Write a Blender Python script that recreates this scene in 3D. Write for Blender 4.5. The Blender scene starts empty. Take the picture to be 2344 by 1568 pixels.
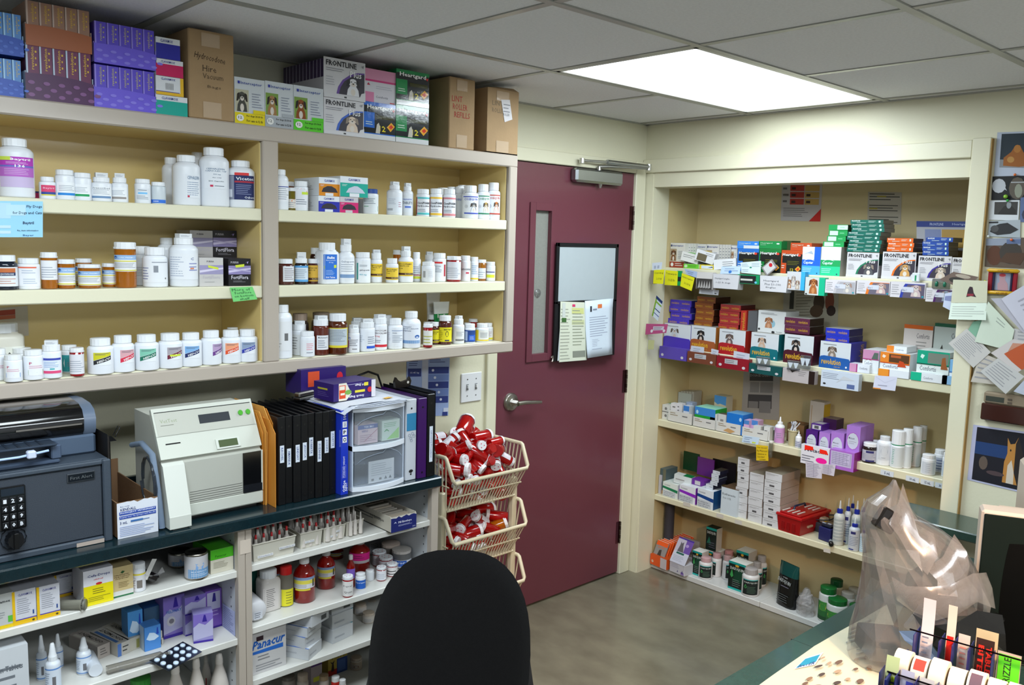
import bpy,math,random
import numpy as np
from mathutils import Vector,Matrix,Euler
random.seed(7)
S = bpy.context.scene
COL = S.collection
# ------------------------------------------------------------ camera, world, lights, exposure
FPX,CAM = 1962.26,np.array([-3.4516,-2.7556,1.7215])
YAW,PIT,ROL = 0.82,-0.1203,0.027
def _rot():
    f = np.array([math.cos(YAW)*math.cos(PIT),math.sin(YAW)*math.cos(PIT),math.sin(PIT)])
    r = np.cross(f,[0,0,1]); r /= np.linalg.norm(r); u = np.cross(r,f)
    c,s = math.cos(ROL),math.sin(ROL)
    return np.array([c*r+s*u,-s*r+c*u,f])
ROT = _rot()
cam = bpy.data.cameras.new('camera'); camo = bpy.data.objects.new('camera',cam); COL.objects.link(camo)
m = Matrix.Identity(4)
for i in range(3):
    m[i][0],m[i][1],m[i][2],m[i][3] = ROT[0][i],ROT[1][i],-ROT[2][i],CAM[i]
camo.matrix_world = m
cam.sensor_width = 36.0; cam.lens = FPX/2344*36; cam.clip_start = .02; cam.clip_end = 50
S.camera = camo
S.view_settings.view_transform = 'Standard'; S.view_settings.look = 'None'
S.view_settings.gamma = 1.0; S.view_settings.use_curve_mapping = False
S.view_settings.exposure = -0.08
W = bpy.data.worlds.new('world'); S.world = W; W.use_nodes = True
W.node_tree.nodes['Background'].inputs[0].default_value = (.5,.55,.6,1)
W.node_tree.nodes['Background'].inputs[1].default_value = .15
CEIL = 2.3017
def area(name,loc,size,energy,col,rot=(0,0,0),spread=180):
    l = bpy.data.lights.new(name,'AREA'); l.shape = 'RECTANGLE'; l.size,l.size_y = size; l.energy = energy; l.color = col; l.spread = math.radians(spread)
    o = bpy.data.objects.new(name,l); COL.objects.link(o); o.location = loc; o.rotation_euler = rot; return o
area('troffer_light',(-.80,-.90,CEIL-.02),(.90,.55),25,(.82,.93,1.0))
area('troffer_light_behind',(-3.11,-1.51,CEIL-.02),(1.16,.55),40,(.84,.94,1.0))
area('troffer_light_far',(-2.2,-3.3,CEIL-.02),(1.16,.55),54,(.86,.94,1.0))
def spot(name,loc,to,energy,col,angle,blend=.5,rad=.04):
    l = bpy.data.lights.new(name,'SPOT'); l.energy = energy; l.color = col; l.spot_size = math.radians(angle); l.spot_blend = blend; l.shadow_soft_size = rad
    o = bpy.data.objects.new(name,l); COL.objects.link(o); o.location = loc
    o.rotation_euler = (Vector(to)-Vector(loc)).to_track_quat('-Z','Y').to_euler(); return o
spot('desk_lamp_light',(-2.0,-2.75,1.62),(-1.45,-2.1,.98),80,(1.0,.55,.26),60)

# ------------------------------------------------------------ pixel rays onto real planes
def ray(u,v): return ROT.T @ np.array([(u-1172)/FPX,-(v-784)/FPX,1.])
def onX(u,v,c): d = ray(u,v); return CAM+d*(c-CAM[0])/d[0]
def onY(u,v,c): d = ray(u,v); return CAM+d*(c-CAM[1])/d[1]
def onZ(u,v,c): d = ray(u,v); return CAM+d*(c-CAM[2])/d[2]
def proj(p):
    d = ROT @ (np.array(p,float)-CAM); return 1172+FPX*d[0]/d[2],784-FPX*d[1]/d[2],d[2]

# ------------------------------------------------------------ colours and materials
_cc = {}
def lin(h):
    if isinstance(h,tuple): return h
    if h not in _cc:
        s = h.lstrip('#')
        if len(s) == 3: s = ''.join(c*2 for c in s)
        v = [int(s[i:i+2],16)/255 for i in (0,2,4)]
        _cc[h] = tuple(x/12.92 if x <= .04045 else ((x+.055)/1.055)**2.4 for x in v)
    return _cc[h]
def lift(h,k=1.3):
    # pale card stock: undo the shade it was matched in
    c = lin(h); return tuple(min(.84,v*k) for v in c) if min(c) > .25 else c
MATS = {}
def mat(name,rough=.5,metal=0.,trans=0.,coat=0.,bump=0.,bscale=300.,mottle=.0,mscale=8.,alpha=1.,spec=.5,emit=0.,sheen=0.,stretch=None,ior=1.45):
    if name in MATS: return MATS[name]
    m = bpy.data.materials.new(name); m.use_nodes = True; nt = m.node_tree; N,L = nt.nodes,nt.links
    b = N['Principled BSDF']
    at = N.new('ShaderNodeAttribute'); at.attribute_name = 'Col'
    tc = N.new('ShaderNodeTexCoord'); src = tc.outputs['Object']
    if stretch:
        mp = N.new('ShaderNodeMapping'); mp.inputs['Scale'].default_value = stretch; L.new(src,mp.inputs[0]); src = mp.outputs[0]
    no = N.new('ShaderNodeTexNoise'); no.inputs['Scale'].default_value = mscale; no.inputs['Detail'].default_value = 6; L.new(src,no.inputs['Vector'])
    mr = N.new('ShaderNodeMapRange'); mr.inputs[1].default_value = .3; mr.inputs[2].default_value = .7; mr.inputs[3].default_value = 1-mottle; mr.inputs[4].default_value = 1+mottle*.6
    L.new(no.outputs[0],mr.inputs[0])
    vm = N.new('ShaderNodeVectorMath'); vm.operation = 'SCALE'; L.new(at.outputs['Color'],vm.inputs[0]); L.new(mr.outputs[0],vm.inputs['Scale'])
    L.new(vm.outputs[0],b.inputs['Base Color'])
    b.inputs['Roughness'].default_value = rough; b.inputs['Metallic'].default_value = metal
    b.inputs['Transmission Weight'].default_value = trans; b.inputs['Coat Weight'].default_value = coat; b.inputs['Coat Roughness'].default_value = .08
    b.inputs['Alpha'].default_value = alpha; b.inputs['Specular IOR Level'].default_value = spec; b.inputs['IOR'].default_value = ior
    if sheen: b.inputs['Sheen Weight'].default_value = sheen
    if emit: L.new(at.outputs['Color'],b.inputs['Emission Color']); b.inputs['Emission Strength'].default_value = emit
    if bump:
        n2 = N.new('ShaderNodeTexNoise'); n2.inputs['Scale'].default_value = bscale; n2.inputs['Detail'].default_value = 3; L.new(src,n2.inputs['Vector'])
        bp = N.new('ShaderNodeBump'); bp.inputs['Strength'].default_value = bump; bp.inputs['Distance'].default_value = .002
        L.new(n2.outputs[0],bp.inputs['Height']); L.new(bp.outputs[0],b.inputs['Normal'])
    MATS[name] = m; return m
WALLM = mat('painted_wall',.42,bump=.25,bscale=90,mottle=.03,mscale=2.5)
PAINT = mat('satin_paint',.33,bump=.12,bscale=60,mottle=.02,mscale=5,coat=.15)
FRAMEP = mat('gloss_paint',.28,bump=.12,bscale=40,mottle=.02,mscale=5,coat=.35)
CEILM = mat('ceiling_tile',.9,bump=.6,bscale=260,mottle=.05,mscale=120)
PLAST = mat('plastic',.32,mottle=.01)
GLOSS = mat('gloss_plastic',.12,mottle=.01,coat=.4)
MATTE = mat('matte_plastic',.6,bump=.1,bscale=500,mottle=.02)
PAPER = mat('paper',.65,mottle=.015,mscale=30)
CARD = mat('coated_card',.38,mottle=.015,mscale=30)
KRAFT = mat('corrugated_card',.8,bump=.25,bscale=120,mottle=.07,mscale=14)
FILM = mat('shrink_film_card',.12,bump=.35,bscale=35,coat=.6,mottle=.01)
METAL = mat('brushed_metal',.3,metal=1.,bump=.05,bscale=200)
LAMI = mat('laminate',.2,bump=.05,bscale=300,mottle=.12,mscale=60,coat=.2)
SAFEM = mat('textured_steel_paint',.45,bump=.5,bscale=700,mottle=.05,mscale=300)
FABR = mat('black_fabric',.95,bump=.8,bscale=900,mottle=.3,mscale=400,sheen=.06,spec=.2)
VIALM = mat('translucent_plastic',.12,trans=.55,coat=.5)
CLEARM = mat('clear_plastic',.12,trans=.85,coat=.3,ior=1.2)
MILKY = mat('milky_plastic',.35,trans=.2,coat=.2)
DRAWM = mat('drawer_plastic',.13,trans=.84,coat=.3,ior=1.08)
DARKM = mat('dark_screen',.55,spec=.12,mottle=.02)
FROST = mat('frosted_plastic',.45,trans=.7,ior=1.15)
GLASSM = mat('amber_glass',.06,trans=.45,coat=.6)
FLOORM = mat('sealed_concrete',.26,bump=.2,bscale=45,mottle=.24,mscale=8,coat=.15,stretch=(1,.6,1))
LAMPM = mat('lamp_diffuser',.5,emit=3.5)
def bagmat(name,a,col,tr):
    m = bpy.data.materials.new(name); m.use_nodes = True; nt = m.node_tree; N,L = nt.nodes,nt.links
    N.remove(N['Principled BSDF']); out = N['Material Output']
    t = N.new('ShaderNodeBsdfTransparent'); g = N.new('ShaderNodeBsdfGlossy'); g.inputs['Roughness'].default_value = .16; g.inputs['Color'].default_value = (.9,.9,.92,1)
    d = N.new('ShaderNodeBsdfDiffuse'); d.inputs['Color'].default_value = (*col,1); tl = N.new('ShaderNodeBsdfTranslucent'); tl.inputs['Color'].default_value = (*col,1)
    m1 = N.new('ShaderNodeMixShader'); m1.inputs[0].default_value = .4; L.new(d.outputs[0],m1.inputs[1]); L.new(tl.outputs[0],m1.inputs[2])
    fr = N.new('ShaderNodeLayerWeight'); fr.inputs[0].default_value = .35
    m2 = N.new('ShaderNodeMixShader'); L.new(fr.outputs['Facing'],m2.inputs[0]); L.new(m1.outputs[0],m2.inputs[1]); L.new(g.outputs[0],m2.inputs[2])
    no = N.new('ShaderNodeTexNoise'); no.inputs['Scale'].default_value = 9; mr = N.new('ShaderNodeMapRange'); mr.inputs[3].default_value = tr-.12; mr.inputs[4].default_value = tr+.12
    L.new(no.outputs[0],mr.inputs[0])
    m3 = N.new('ShaderNodeMixShader'); L.new(mr.outputs[0],m3.inputs[0]); L.new(m2.outputs[0],m3.inputs[1]); L.new(t.outputs[0],m3.inputs[2])
    L.new(m3.outputs[0],out.inputs[0]); MATS[name] = m; return m
BAGM = bagmat('thin_poly_bag',.5,(.31,.285,.27),.45)
BAGC = bagmat('clear_poly_bag',.5,(.75,.74,.76),.55)

# ------------------------------------------------------------ mesh builder
class MB:
    def __init__(s,T=None): s.V = []; s.F = []; s.C = []; s.S = []; s.T = T
    def add(s,vs,fs,col,smooth=False):
        k = len(s.V)
        if s.T is not None: vs = [s.T @ Vector(v) for v in vs]
        s.V.extend(tuple(v) for v in vs)
        c = lin(col)
        for f in fs: s.F.append(tuple(i+k for i in f)); s.C.append(c); s.S.append(smooth)
    def box(s,x0,x1,y0,y1,z0,z1,col,front=None,top=None,side=None):
        v = [(x0,y0,z0),(x1,y0,z0),(x1,y1,z0),(x0,y1,z0),(x0,y0,z1),(x1,y0,z1),(x1,y1,z1),(x0,y1,z1)]
        s.add(v,[(0,1,5,4)],front or col); s.add(v,[(4,5,6,7)],top or col)
        s.add(v,[(1,2,6,5),(3,0,4,7)],side or col); s.add(v,[(3,2,1,0),(2,3,7,6)],col)
    def bbox(s,x0,x1,y0,y1,z0,z1,col,b=.002):
        # box with small bevelled edges
        xs,ys,zs = (x0,x1),(y0,y1),(z0,z1); V = []; idx = {}
        for i in (0,1):
            for j in (0,1):
                for k in (0,1):
                    for a in range(3):
                        p = [xs[i],ys[j],zs[k]]
                        for q,e in enumerate((i,j,k)):
                            if q != a: p[q] += b*(1 if e == 0 else -1)
                        idx[i,j,k,a] = len(V); V.append(tuple(p))
        F = []
        for a in range(3):
            for e in (0,1):
                o = [q for q in range(3) if q != a]
                q4 = []
                for (m_,n_) in ((0,0),(1,0),(1,1),(0,1)):
                    ijk = [0,0,0]; ijk[a] = e; ijk[o[0]] = m_; ijk[o[1]] = n_
                    q4.append(tuple(ijk))
                F.append([idx[t+(a2,)] for t,a2 in [(t,a) for t in q4]])
        # face of axis a uses vertices pulled in on the other two axes -> index a keeps own axis
        for a in range(3):
            o = [q for q in range(3) if q != a]
            for m_ in (0,1):
                for n_ in (0,1):
                    lo = [0,0,0]; lo[o[0]] = m_; lo[o[1]] = n_; hi = list(lo); hi[a] = 1
                    F.append([idx[tuple(lo)+(o[0],)],idx[tuple(hi)+(o[0],)],idx[tuple(hi)+(o[1],)],idx[tuple(lo)+(o[1],)]])
        for i in (0,1):
            for j in (0,1):
                for k in (0,1): F.append([idx[i,j,k,0],idx[i,j,k,1],idx[i,j,k,2]])
        c = Vector(((x0+x1)/2,(y0+y1)/2,(z0+z1)/2)); G = []
        for f in F:
            p = [Vector(V[i]) for i in f]; n = (p[1]-p[0]).cross(p[2]-p[0]); ce = sum(p,Vector())/len(p)
            G.append(tuple(f) if n.dot(ce-c) > 0 else tuple(reversed(f)))
        s.add(V,G,col)
    def prism(s,pts,y0,y1,col,side=None):
        # polygon in xz extruded along y
        n = len(pts); v = [(p[0],y0,p[1]) for p in pts]+[(p[0],y1,p[1]) for p in pts]
        s.add(v,[tuple(range(n)),tuple(range(2*n-1,n-1,-1))],col)
        s.add(v,[(i,i+n,(i+1) % n+n,(i+1) % n) for i in range(n)],side or col)
    def lathe(s,chunks,col,seg=20,sq=0.,rib=0.,smooth=True,cx=0,cy=0,sy=1.):
        # chunks: lists of (r, z); each chunk is smooth inside, edges between chunks stay sharp
        for ch in chunks:
            vs = []; fs = []
            for (r,z) in ch:
                for k in range(seg):
                    a = 2*math.pi*k/seg; rr = r
                    if sq: rr = r*min(1/max(abs(math.cos(a)),abs(math.sin(a)),.001),1+sq)
                    if rib and k % 2: rr = r*(1-rib)
                    vs.append((cx+rr*math.cos(a),cy+rr*math.sin(a)*sy,z))
            for i in range(len(ch)-1):
                for k in range(seg):
                    a,b = i*seg+k,i*seg+(k+1) % seg
                    fs.append((a,b,b+seg,a+seg))
            s.add(vs,fs,col,smooth and not rib)
    def disc(s,r,z,col,seg=20,up=True,cx=0,cy=0,sq=0.,sy=1.):
        vs = []
        for k in range(seg):
            a = 2*math.pi*k/seg; rr = r
            if sq: rr = r*min(1/max(abs(math.cos(a)),abs(math.sin(a)),.001),1+sq)
            vs.append((cx+rr*math.cos(a),cy+rr*math.sin(a)*sy,z))
        s.add(vs,[tuple(range(seg)) if up else tuple(range(seg-1,-1,-1))],col)
    def tube(s,pts,r,col,seg=6,cap=True):
        pts = [Vector(p) for p in pts]; vs = []; fs = []
        up = None
        for i,p in enumerate(pts):
            t = (pts[min(i+1,len(pts)-1)]-pts[max(i-1,0)]).normalized()
            if up is None: up = t.orthogonal().normalized()
            up = (up-t*up.dot(t)).normalized(); q = t.cross(up); rr = r[i] if isinstance(r,(list,tuple)) else r
            for k in range(seg):
                a = 2*math.pi*k/seg; vs.append(p+up*math.cos(a)*rr+q*math.sin(a)*rr)
        for i in range(len(pts)-1):
            for k in range(seg):
                a,b = i*seg+k,i*seg+(k+1) % seg; fs.append((a,b,b+seg,a+seg))
        s.add(vs,fs,col,True)
        if cap: s.add(vs[:seg],[tuple(range(seg-1,-1,-1))],col); s.add(vs[-seg:],[tuple(range(seg))],col)
    def obj(s,name,m,parent=None,loc=None,rz=0,rot=None):
        me = bpy.data.meshes.new(name); me.from_pydata(s.V,[],s.F)
        n = len(s.F); cnt = np.fromiter((len(f) for f in s.F),int,n)
        cols = np.ones((int(cnt.sum()),4),np.float32)
        if n: cols[:,:3] = np.repeat(np.array(s.C,np.float32).reshape(n,3),cnt,0)
        at = me.color_attributes.new('Col','FLOAT_COLOR','CORNER'); at.data.foreach_set('color',cols.ravel())
        me.polygons.foreach_set('use_smooth',s.S); me.materials.append(m); me.update()
        o = bpy.data.objects.new(name,me); COL.objects.link(o)
        if parent is not None: o.parent = parent
        if loc is not None: o.location = tuple(float(x) for x in loc)
        o.rotation_euler = rot if rot is not None else (0,0,rz)
        return o
# ------------------------------------------------------------ flat print (lettering, colour blocks)
_txt = {}
def text_geo(st,bold=0.,shear=0.):
    k = (st,bold,shear)
    if k in _txt: return _txt[k]
    c = bpy.data.curves.new('lettering_curve','FONT'); c.body = st; c.resolution_u = 1; c.offset = bold; c.shear = shear; c.size = 1
    o = bpy.data.objects.new('lettering_curve',c); COL.objects.link(o)
    dg = bpy.context.evaluated_depsgraph_get(); me = o.evaluated_get(dg).to_mesh()
    V = [(v.co.x,v.co.y) for v in me.vertices]; F = [tuple(p.vertices) for p in me.polygons]
    o.evaluated_get(dg).to_mesh_clear(); bpy.data.objects.remove(o); bpy.data.curves.remove(c)
    if V:
        a = np.array(V); lo,hi = a.min(0),a.max(0); a = (a-lo)/np.maximum(hi-lo,1e-6); V = [tuple(x) for x in a]
        asp = float((hi-lo)[0]/max((hi-lo)[1],1e-6))
    else: asp = 1
    _txt[k] = (V,F,asp); return _txt[k]
def paint(mb,design,mapf,ncol=1,o0=.0003,step=.0001):
    # design items in unit coordinates: r rect, q slanted band, t text, l fine print lines, c disc, p polygon
    off = o0
    for it in design:
        off += step; k = it[0]
        if k == 'r' or k == 'q':
            if k == 'r': _,x0,ya,x1,yb,col = it; ya2,yb2 = ya,yb
            else: _,x0,x1,ya,yb,ya2,yb2,col = it
            n = max(1,math.ceil(ncol*abs(x1-x0))); vs = []; fs = []
            for i in range(n+1):
                t = i/n; x = x0+(x1-x0)*t
                vs += [mapf(x,ya+(ya2-ya)*t,off),mapf(x,yb+(yb2-yb)*t,off)]
            fs = [(2*i,2*i+2,2*i+3,2*i+1) for i in range(n)]
            mb.add(vs,fs,col,ncol > 1)
        elif k == 't':
            _,x0,y,x1,h,st,col = it[:7]; bold = it[7] if len(it) > 7 else .012; rot = it[8] if len(it) > 8 else 0; sk = it[9] if len(it) > 9 else 0
            V,F,asp = text_geo(st,bold,.3 if sk else 0.)
            if not V: continue
            if rot == 0: vs = [mapf(x0+a*(x1-x0),y+b*h+sk*a,off) for a,b in V]
            elif rot == 90: vs = [mapf(x0+(1-b)*(x1-x0),y+a*h,off) for a,b in V]
            elif rot == -90: vs = [mapf(x0+b*(x1-x0),y+(1-a)*h,off) for a,b in V]
            elif rot == 180: vs = [mapf(x1-a*(x1-x0),y+(1-b)*h,off) for a,b in V]
            mb.add(vs,F,col)
        elif k == 'l':
            _,x0,y0,x1,y1,n,col = it
            rnd = random.Random(int(x0*997+y0*131+n))
            for i in range(n):
                yy = y1-(i+.5)*(y1-y0)/n; hh = (y1-y0)/n*.15; xe = x1-(x1-x0)*rnd.random()*.35
                vs = [mapf(x0,yy-hh,off),mapf(xe,yy-hh,off),mapf(xe,yy+hh,off),mapf(x0,yy+hh,off)]
                if ncol > 1:
                    m_ = max(1,math.ceil(ncol*abs(xe-x0))); vs = []
                    for j_ in range(m_+1): xx = x0+(xe-x0)*j_/m_; vs += [mapf(xx,yy-hh,off),mapf(xx,yy+hh,off)]
                    mb.add(vs,[(2*j_,2*j_+2,2*j_+3,2*j_+1) for j_ in range(m_)],col)
                else: mb.add(vs,[(0,1,2,3)],col)
        elif k == 'c':
            _,cx,cy,rx,ry,col = it
            mb.add([mapf(cx+rx*math.cos(a*math.pi/6),cy+ry*math.sin(a*math.pi/6),off) for a in range(12)],[tuple(range(12))],col)
        elif k == 'p':
            _,pts,col = it; mb.add([mapf(x,y,off) for x,y in pts],[tuple(range(len(pts)))],col)
def pup(cx,y0,s,h,col,ear,muz='#d8cfc4'):
    # a seated dog: body, chest, head, two ears, muzzle, eyes and nose
    X = lambda k: cx+k*s; Y = lambda k: y0+k*h
    return [('p',[(X(-.42),Y(0)),(X(-.36),Y(.34)),(X(-.2),Y(.56)),(X(.2),Y(.56)),(X(.36),Y(.34)),(X(.42),Y(0))],col),('c',cx,Y(.2),s*.16,h*.2,muz),('c',cx,Y(.74),s*.3,h*.24,col),
            ('p',[(X(-.22),Y(.94)),(X(-.4),Y(.86)),(X(-.46),Y(.5)),(X(-.32),Y(.52)),(X(-.2),Y(.74))],ear),('p',[(X(.22),Y(.94)),(X(.4),Y(.86)),(X(.46),Y(.5)),(X(.32),Y(.52)),(X(.2),Y(.74))],ear),
            ('c',cx,Y(.64),s*.15,h*.11,muz),('c',X(-.12),Y(.79),s*.04,h*.035,'#161414'),('c',X(.12),Y(.79),s*.04,h*.035,'#161414'),('c',cx,Y(.68),s*.06,h*.035,'#161414')]
def fm(w,y,h,x0=None,z0=0):      # front face (-y) of a box centred on x
    a = -w/2 if x0 is None else x0
    return lambda u,v,o: (a+u*w,y-o,z0+v*h)
def tm(w,d,z,y0=0):               # top face,v runs to the back
    return lambda u,v,o: (-w/2+u*w,y0+v*d,z+o)
def lm(x,d,h,y0=0,z0=0):         # face towards -x,u runs from back to front
    return lambda u,v,o: (x-o,y0+d-u*d,z0+v*h)
def rm(x,d,h,y0=0,z0=0):         # face towards +x
    return lambda u,v,o: (x+o,y0+u*d,z0+v*h)
# ------------------------------------------------------------ things
REG = []
_names = {}
def tag(o,label,cat,group=None,order=None):
    o['label'] = label; o['category'] = cat
    if group: o['group'] = group
    REG.append((o,order)); return o
def thing(name,label,cat,loc,rz=0,group=None,order=None,rot=None):
    o = bpy.data.objects.new(name,None); COL.objects.link(o); o.empty_display_size = .05
    o.location = tuple(float(x) for x in loc); o.rotation_euler = rot if rot is not None else (0,0,rz)
    return tag(o,label,cat,group,order)
def struct(name,mb,m,parent=None):
    o = mb.obj(name,m,parent)
    if parent is None: o['kind'] = 'structure'
    return o
ORD = 'first second third fourth fifth sixth seventh eighth ninth tenth eleventh twelfth'.split()
def finish_labels():
    by = {}
    for o,order in REG:
        if order is None: continue
        by.setdefault(o['label'],[]).append((order,o))
    for lab,v in by.items():
        if len(v) < 2: continue
        v.sort(key=lambda t: t[0])
        if len(v) > 12:
            for _,o in v: o['group'] = o.get('group') or lab
            continue
        for i,(_,o) in enumerate(v):
            w = lab.split()
            o['label'] = ' '.join(w[:12])+', '+ORD[i]+' from door'

# ------------------------------------------------------------ the room
CREAM,FRAMEC,TAN = '#dedac0','#b3a89c','#e2c886'
JY,OY2 = -.0589,-1.537            # alcove opening along the wall
DX0,DX1,DH = -.977,-.0902,2.055   # door leaf
b = MB(); b.box(-5.6,.7,-4.6,.3,-.05,0,'#7c7664'); struct('floor',b,FLOORM)
b = MB(); b.box(-5.6,.7,-4.6,.3,CEIL+.03,CEIL+.06,'#8c8c88'); struct('ceiling',b,CEILM)
# door wall (y = 0) with the door opening
b = MB()
fw = .07
b.box(-5.6,DX0-.012,0,.12,0,CEIL+.03,CREAM); b.box(DX0-.012,DX1+.012,0,.12,DH+.012,CEIL+.03,CREAM); b.box(DX1+.012,.5,0,.12,0,CEIL+.03,CREAM)
struct('wall_back',b,WALLM)
# shelf wall (x = 0) with the alcove opening
AX0,AX1 = .12,.385; AZ1 = 2.0
b = MB()
b.box(0,AX0,JY,0,0,CEIL+.03,CREAM); b.box(0,AX0,OY2,JY,AZ1+.05,CEIL+.03,CREAM); b.box(0,AX0,-4.6,OY2,0,CEIL+.03,CREAM)
struct('wall_right',b,WALLM)
b = MB()
b.box(AX1,AX1+.03,-1.75,.0,0,2.2,'#cbb98a'); b.box(AX0,AX1,JY,JY+.03,0,2.2,'#cbb98a'); b.box(AX0,AX1,OY2-.22,OY2-.19,0,2.2,'#cbb98a'); b.box(AX0,AX1,OY2-.22,JY+.03,2.2,2.23,'#cbb98a')
struct('wall_alcove',b,WALLM)
b = MB(); b.box(-5.7,-5.6,-4.6,.12,0,CEIL+.03,'#dcdde0'); struct('wall_left',b,WALLM)
b = MB(); b.box(-5.6,.12,-4.7,-4.6,0,CEIL+.03,'#dcdde0'); struct('wall_front',b,WALLM)
# alcove casing: side stiles, head with recessed fascia
b = MB()
b.box(-.006,.0,JY-.0,-.006,0,2.13,CREAM); b.bbox(-.022,0,OY2-.065,OY2,0,2.135,CREAM,.003)
b.bbox(-.02,0,OY2,-.002,2.065,2.13,CREAM,.003); b.box(-.002,AX0,OY2,JY,1.995,2.065,CREAM)
b.box(.0,AX0,JY-.006,JY,0,2.06,CREAM)
b.box(0,AX0,OY2,OY2+.004,0,2.06,CREAM)
struct('trim_1',b,PAINT)
b = MB(); b.box(-.0212,-.0005,OY2-.0675,OY2-.065,0,2.13,'#b08a4e'); struct('trim_2',b,KRAFT)
# ceiling grid: tees and lay-in tiles
T = .61; GA,GB = .5937,.0661
gx = [-GB-T*k for k in range(0,10)]; gy = [-GA-T*k for k in range(0,8)]
tee = MB()
LR_ = [(1,0,1),(5,1,2),(3,4,5)]   # tee index in x hidden by a light,between two y tees
for k_,x in enumerate(gx):
    hid = [r_ for r_ in LR_ if r_[0] == k_]
    if not hid: tee.box(x-.012,x+.012,-4.6,0,CEIL-.002,CEIL+.004,'#a3a39d')
    else:
        _,a_,b_ = hid[0]; tee.box(x-.012,x+.012,gy[a_],0,CEIL-.002,CEIL+.004,'#a3a39d'); tee.box(x-.012,x+.012,-4.6,gy[b_],CEIL-.002,CEIL+.004,'#a3a39d')
for y in gy: tee.box(-5.6,0,y-.012,y+.012,CEIL-.003,CEIL+.003,'#a3a39d')
tee.box(-5.6,0,-.02,0,CEIL-.004,CEIL+.003,'#a3a39d'); tee.box(-.02,0,-4.6,0,CEIL-.004,CEIL+.003,'#a3a39d')
ce = bpy.data.objects['ceiling']
tee.obj('ceiling_grid',PAINT,ce)
LIGHTS = [(0,0),(4,1),(2,4)]
lc = set()
for (i,j) in LIGHTS: lc |= {(i+1,j),(i,j) if i else (1,j),(i+1,j)}
skip = {(0+1,0+1),(1+1,0+1)}     # cells by index below
xs = [0]+gx+[-5.6]; ys = [0]+gy+[-4.6]
lightcells = {(1,1),(2,1),(5,2),(6,2),(3,5),(4,5)}
tmesh = {}
for i in range(len(xs)-1):
    for j in range(len(ys)-1):
        if (i,j) in lightcells: continue
        w_,d_ = xs[i]-xs[i+1],ys[j]-ys[j+1]
        if w_ < .03 or d_ < .03: continue
        k = (round(w_,3),round(d_,3))
        if k not in tmesh:
            q = MB(); hw,hd = w_/2-.011,d_/2-.011
            q.bbox(-hw,hw,-hd,hd,.0,.018,'#e4e4e8',.003)
            tmesh[k] = o = q.obj('ceiling_tile',CEILM,ce)
        else: o = tmesh[k].copy(); COL.objects.link(o); o.parent = ce
        o.location = ((xs[i]+xs[i+1])/2,(ys[j]+ys[j+1])/2,CEIL+.001)
def troffer(x0,x1,y0,y1,label):
    o = thing('ceiling_light',label,'ceiling light',((x0+x1)/2,(y0+y1)/2,CEIL))
    w_,d_ = (x1-x0)/2,(y1-y0)/2
    q = MB(); q.box(-w_,-w_+.018,-d_,d_,-.002,.02,'#c8c8c4'); q.box(w_-.018,w_,-d_,d_,-.002,.02,'#c8c8c4'); q.box(-w_,w_,-d_,-d_+.018,-.002,.02,'#c8c8c4'); q.box(-w_,w_,d_-.018,d_,-.002,.02,'#c8c8c4')
    q.obj('frame',PAINT,o)
    q = MB(); q.box(-w_+.018,w_-.018,-d_+.018,d_-.018,.004,.01,'#f2fbff'); q.obj('diffuser',LAMPM,o)
troffer(gx[2]+.01,gx[0]-.01,gy[1]+.01,gy[0]-.01,'long glowing fluorescent ceiling panel above the shelf alcove')
troffer(gx[6]+.01,gx[4]-.01,gy[2]+.01,gy[1]-.01,'fluorescent ceiling panel over the counter with the safe')
troffer(gx[4]+.01,gx[2]-.01,gy[5]+.01,gy[4]-.01,'fluorescent ceiling panel over the far end of room')
# door, frame, hardware
BURG = '#6a3742'
d = bpy.data.objects.new('door_1',None); COL.objects.link(d); d['kind'] = 'structure'
q = MB(); y0,y1 = -.004,.04
wx0,wx1,wz0,wz1 = -.765,-.665,1.205,1.85
q.box(DX0,wx0,y0,y1,.012,DH,BURG); q.box(wx1,DX1,y0,y1,.012,DH,BURG); q.box(wx0,wx1,y0,y1,.012,wz0,BURG); q.box(wx0,wx1,y0,y1,wz1,DH,BURG)
q.obj('door_panel',PAINT,d)
q = MB()
for (a,b_,c,e) in ((-.800,wx0,1.17,1.885),(wx1,-.630,1.17,1.885),(wx0,wx1,1.17,wz0),(wx0,wx1,wz1,1.885)): q.bbox(a,b_,-.012,-.0041,c,e,BURG,.0015)
for s_ in (-.79,-.64):
    for z_ in (1.25,1.53,1.8): q.lathe([[(.003,0),(.003,.001)]],'#8a5a66',8)
q.obj('vision_frame',PAINT,d)
q = MB(); q.box(wx0,wx1,.012,.018,wz0,wz1,'#8c8d86'); q.obj('wired_glass',mat('wired_glass',.3,bump=.8,bscale=140,mottle=.05,mscale=80),d)
q = MB(T=Matrix.Translation((-.72,.011,1.48)) @ Matrix.Rotation(math.radians(90),4,'X')); q.lathe([[(.003,0),(.02,.001),(.019,.003),(.004,.004),(.004,.012),(.0,.012)]],'#d9dcd8',14); q.obj('suction_cup',CLEARM,d)
q = MB(T=Matrix.Translation((-.885,-.004,1.0)) @ Matrix.Rotation(math.radians(90),4,'X'))
q.lathe([[(.042,0),(.042,.006),(.036,.013)],[(.036,.013),(.02,.015),(.013,.018),(.013,.05),(0,.05)]],'#b5b2aa',24)
q.T = None; q.tube([(-.885,-.055,1.0),(-.85,-.06,1.002),(-.80,-.062,.998),(-.745,-.058,.992)],[.011,.010,.009,.008],'#b5b2aa',8)
h = q.obj('door_handle',METAL,d)
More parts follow.
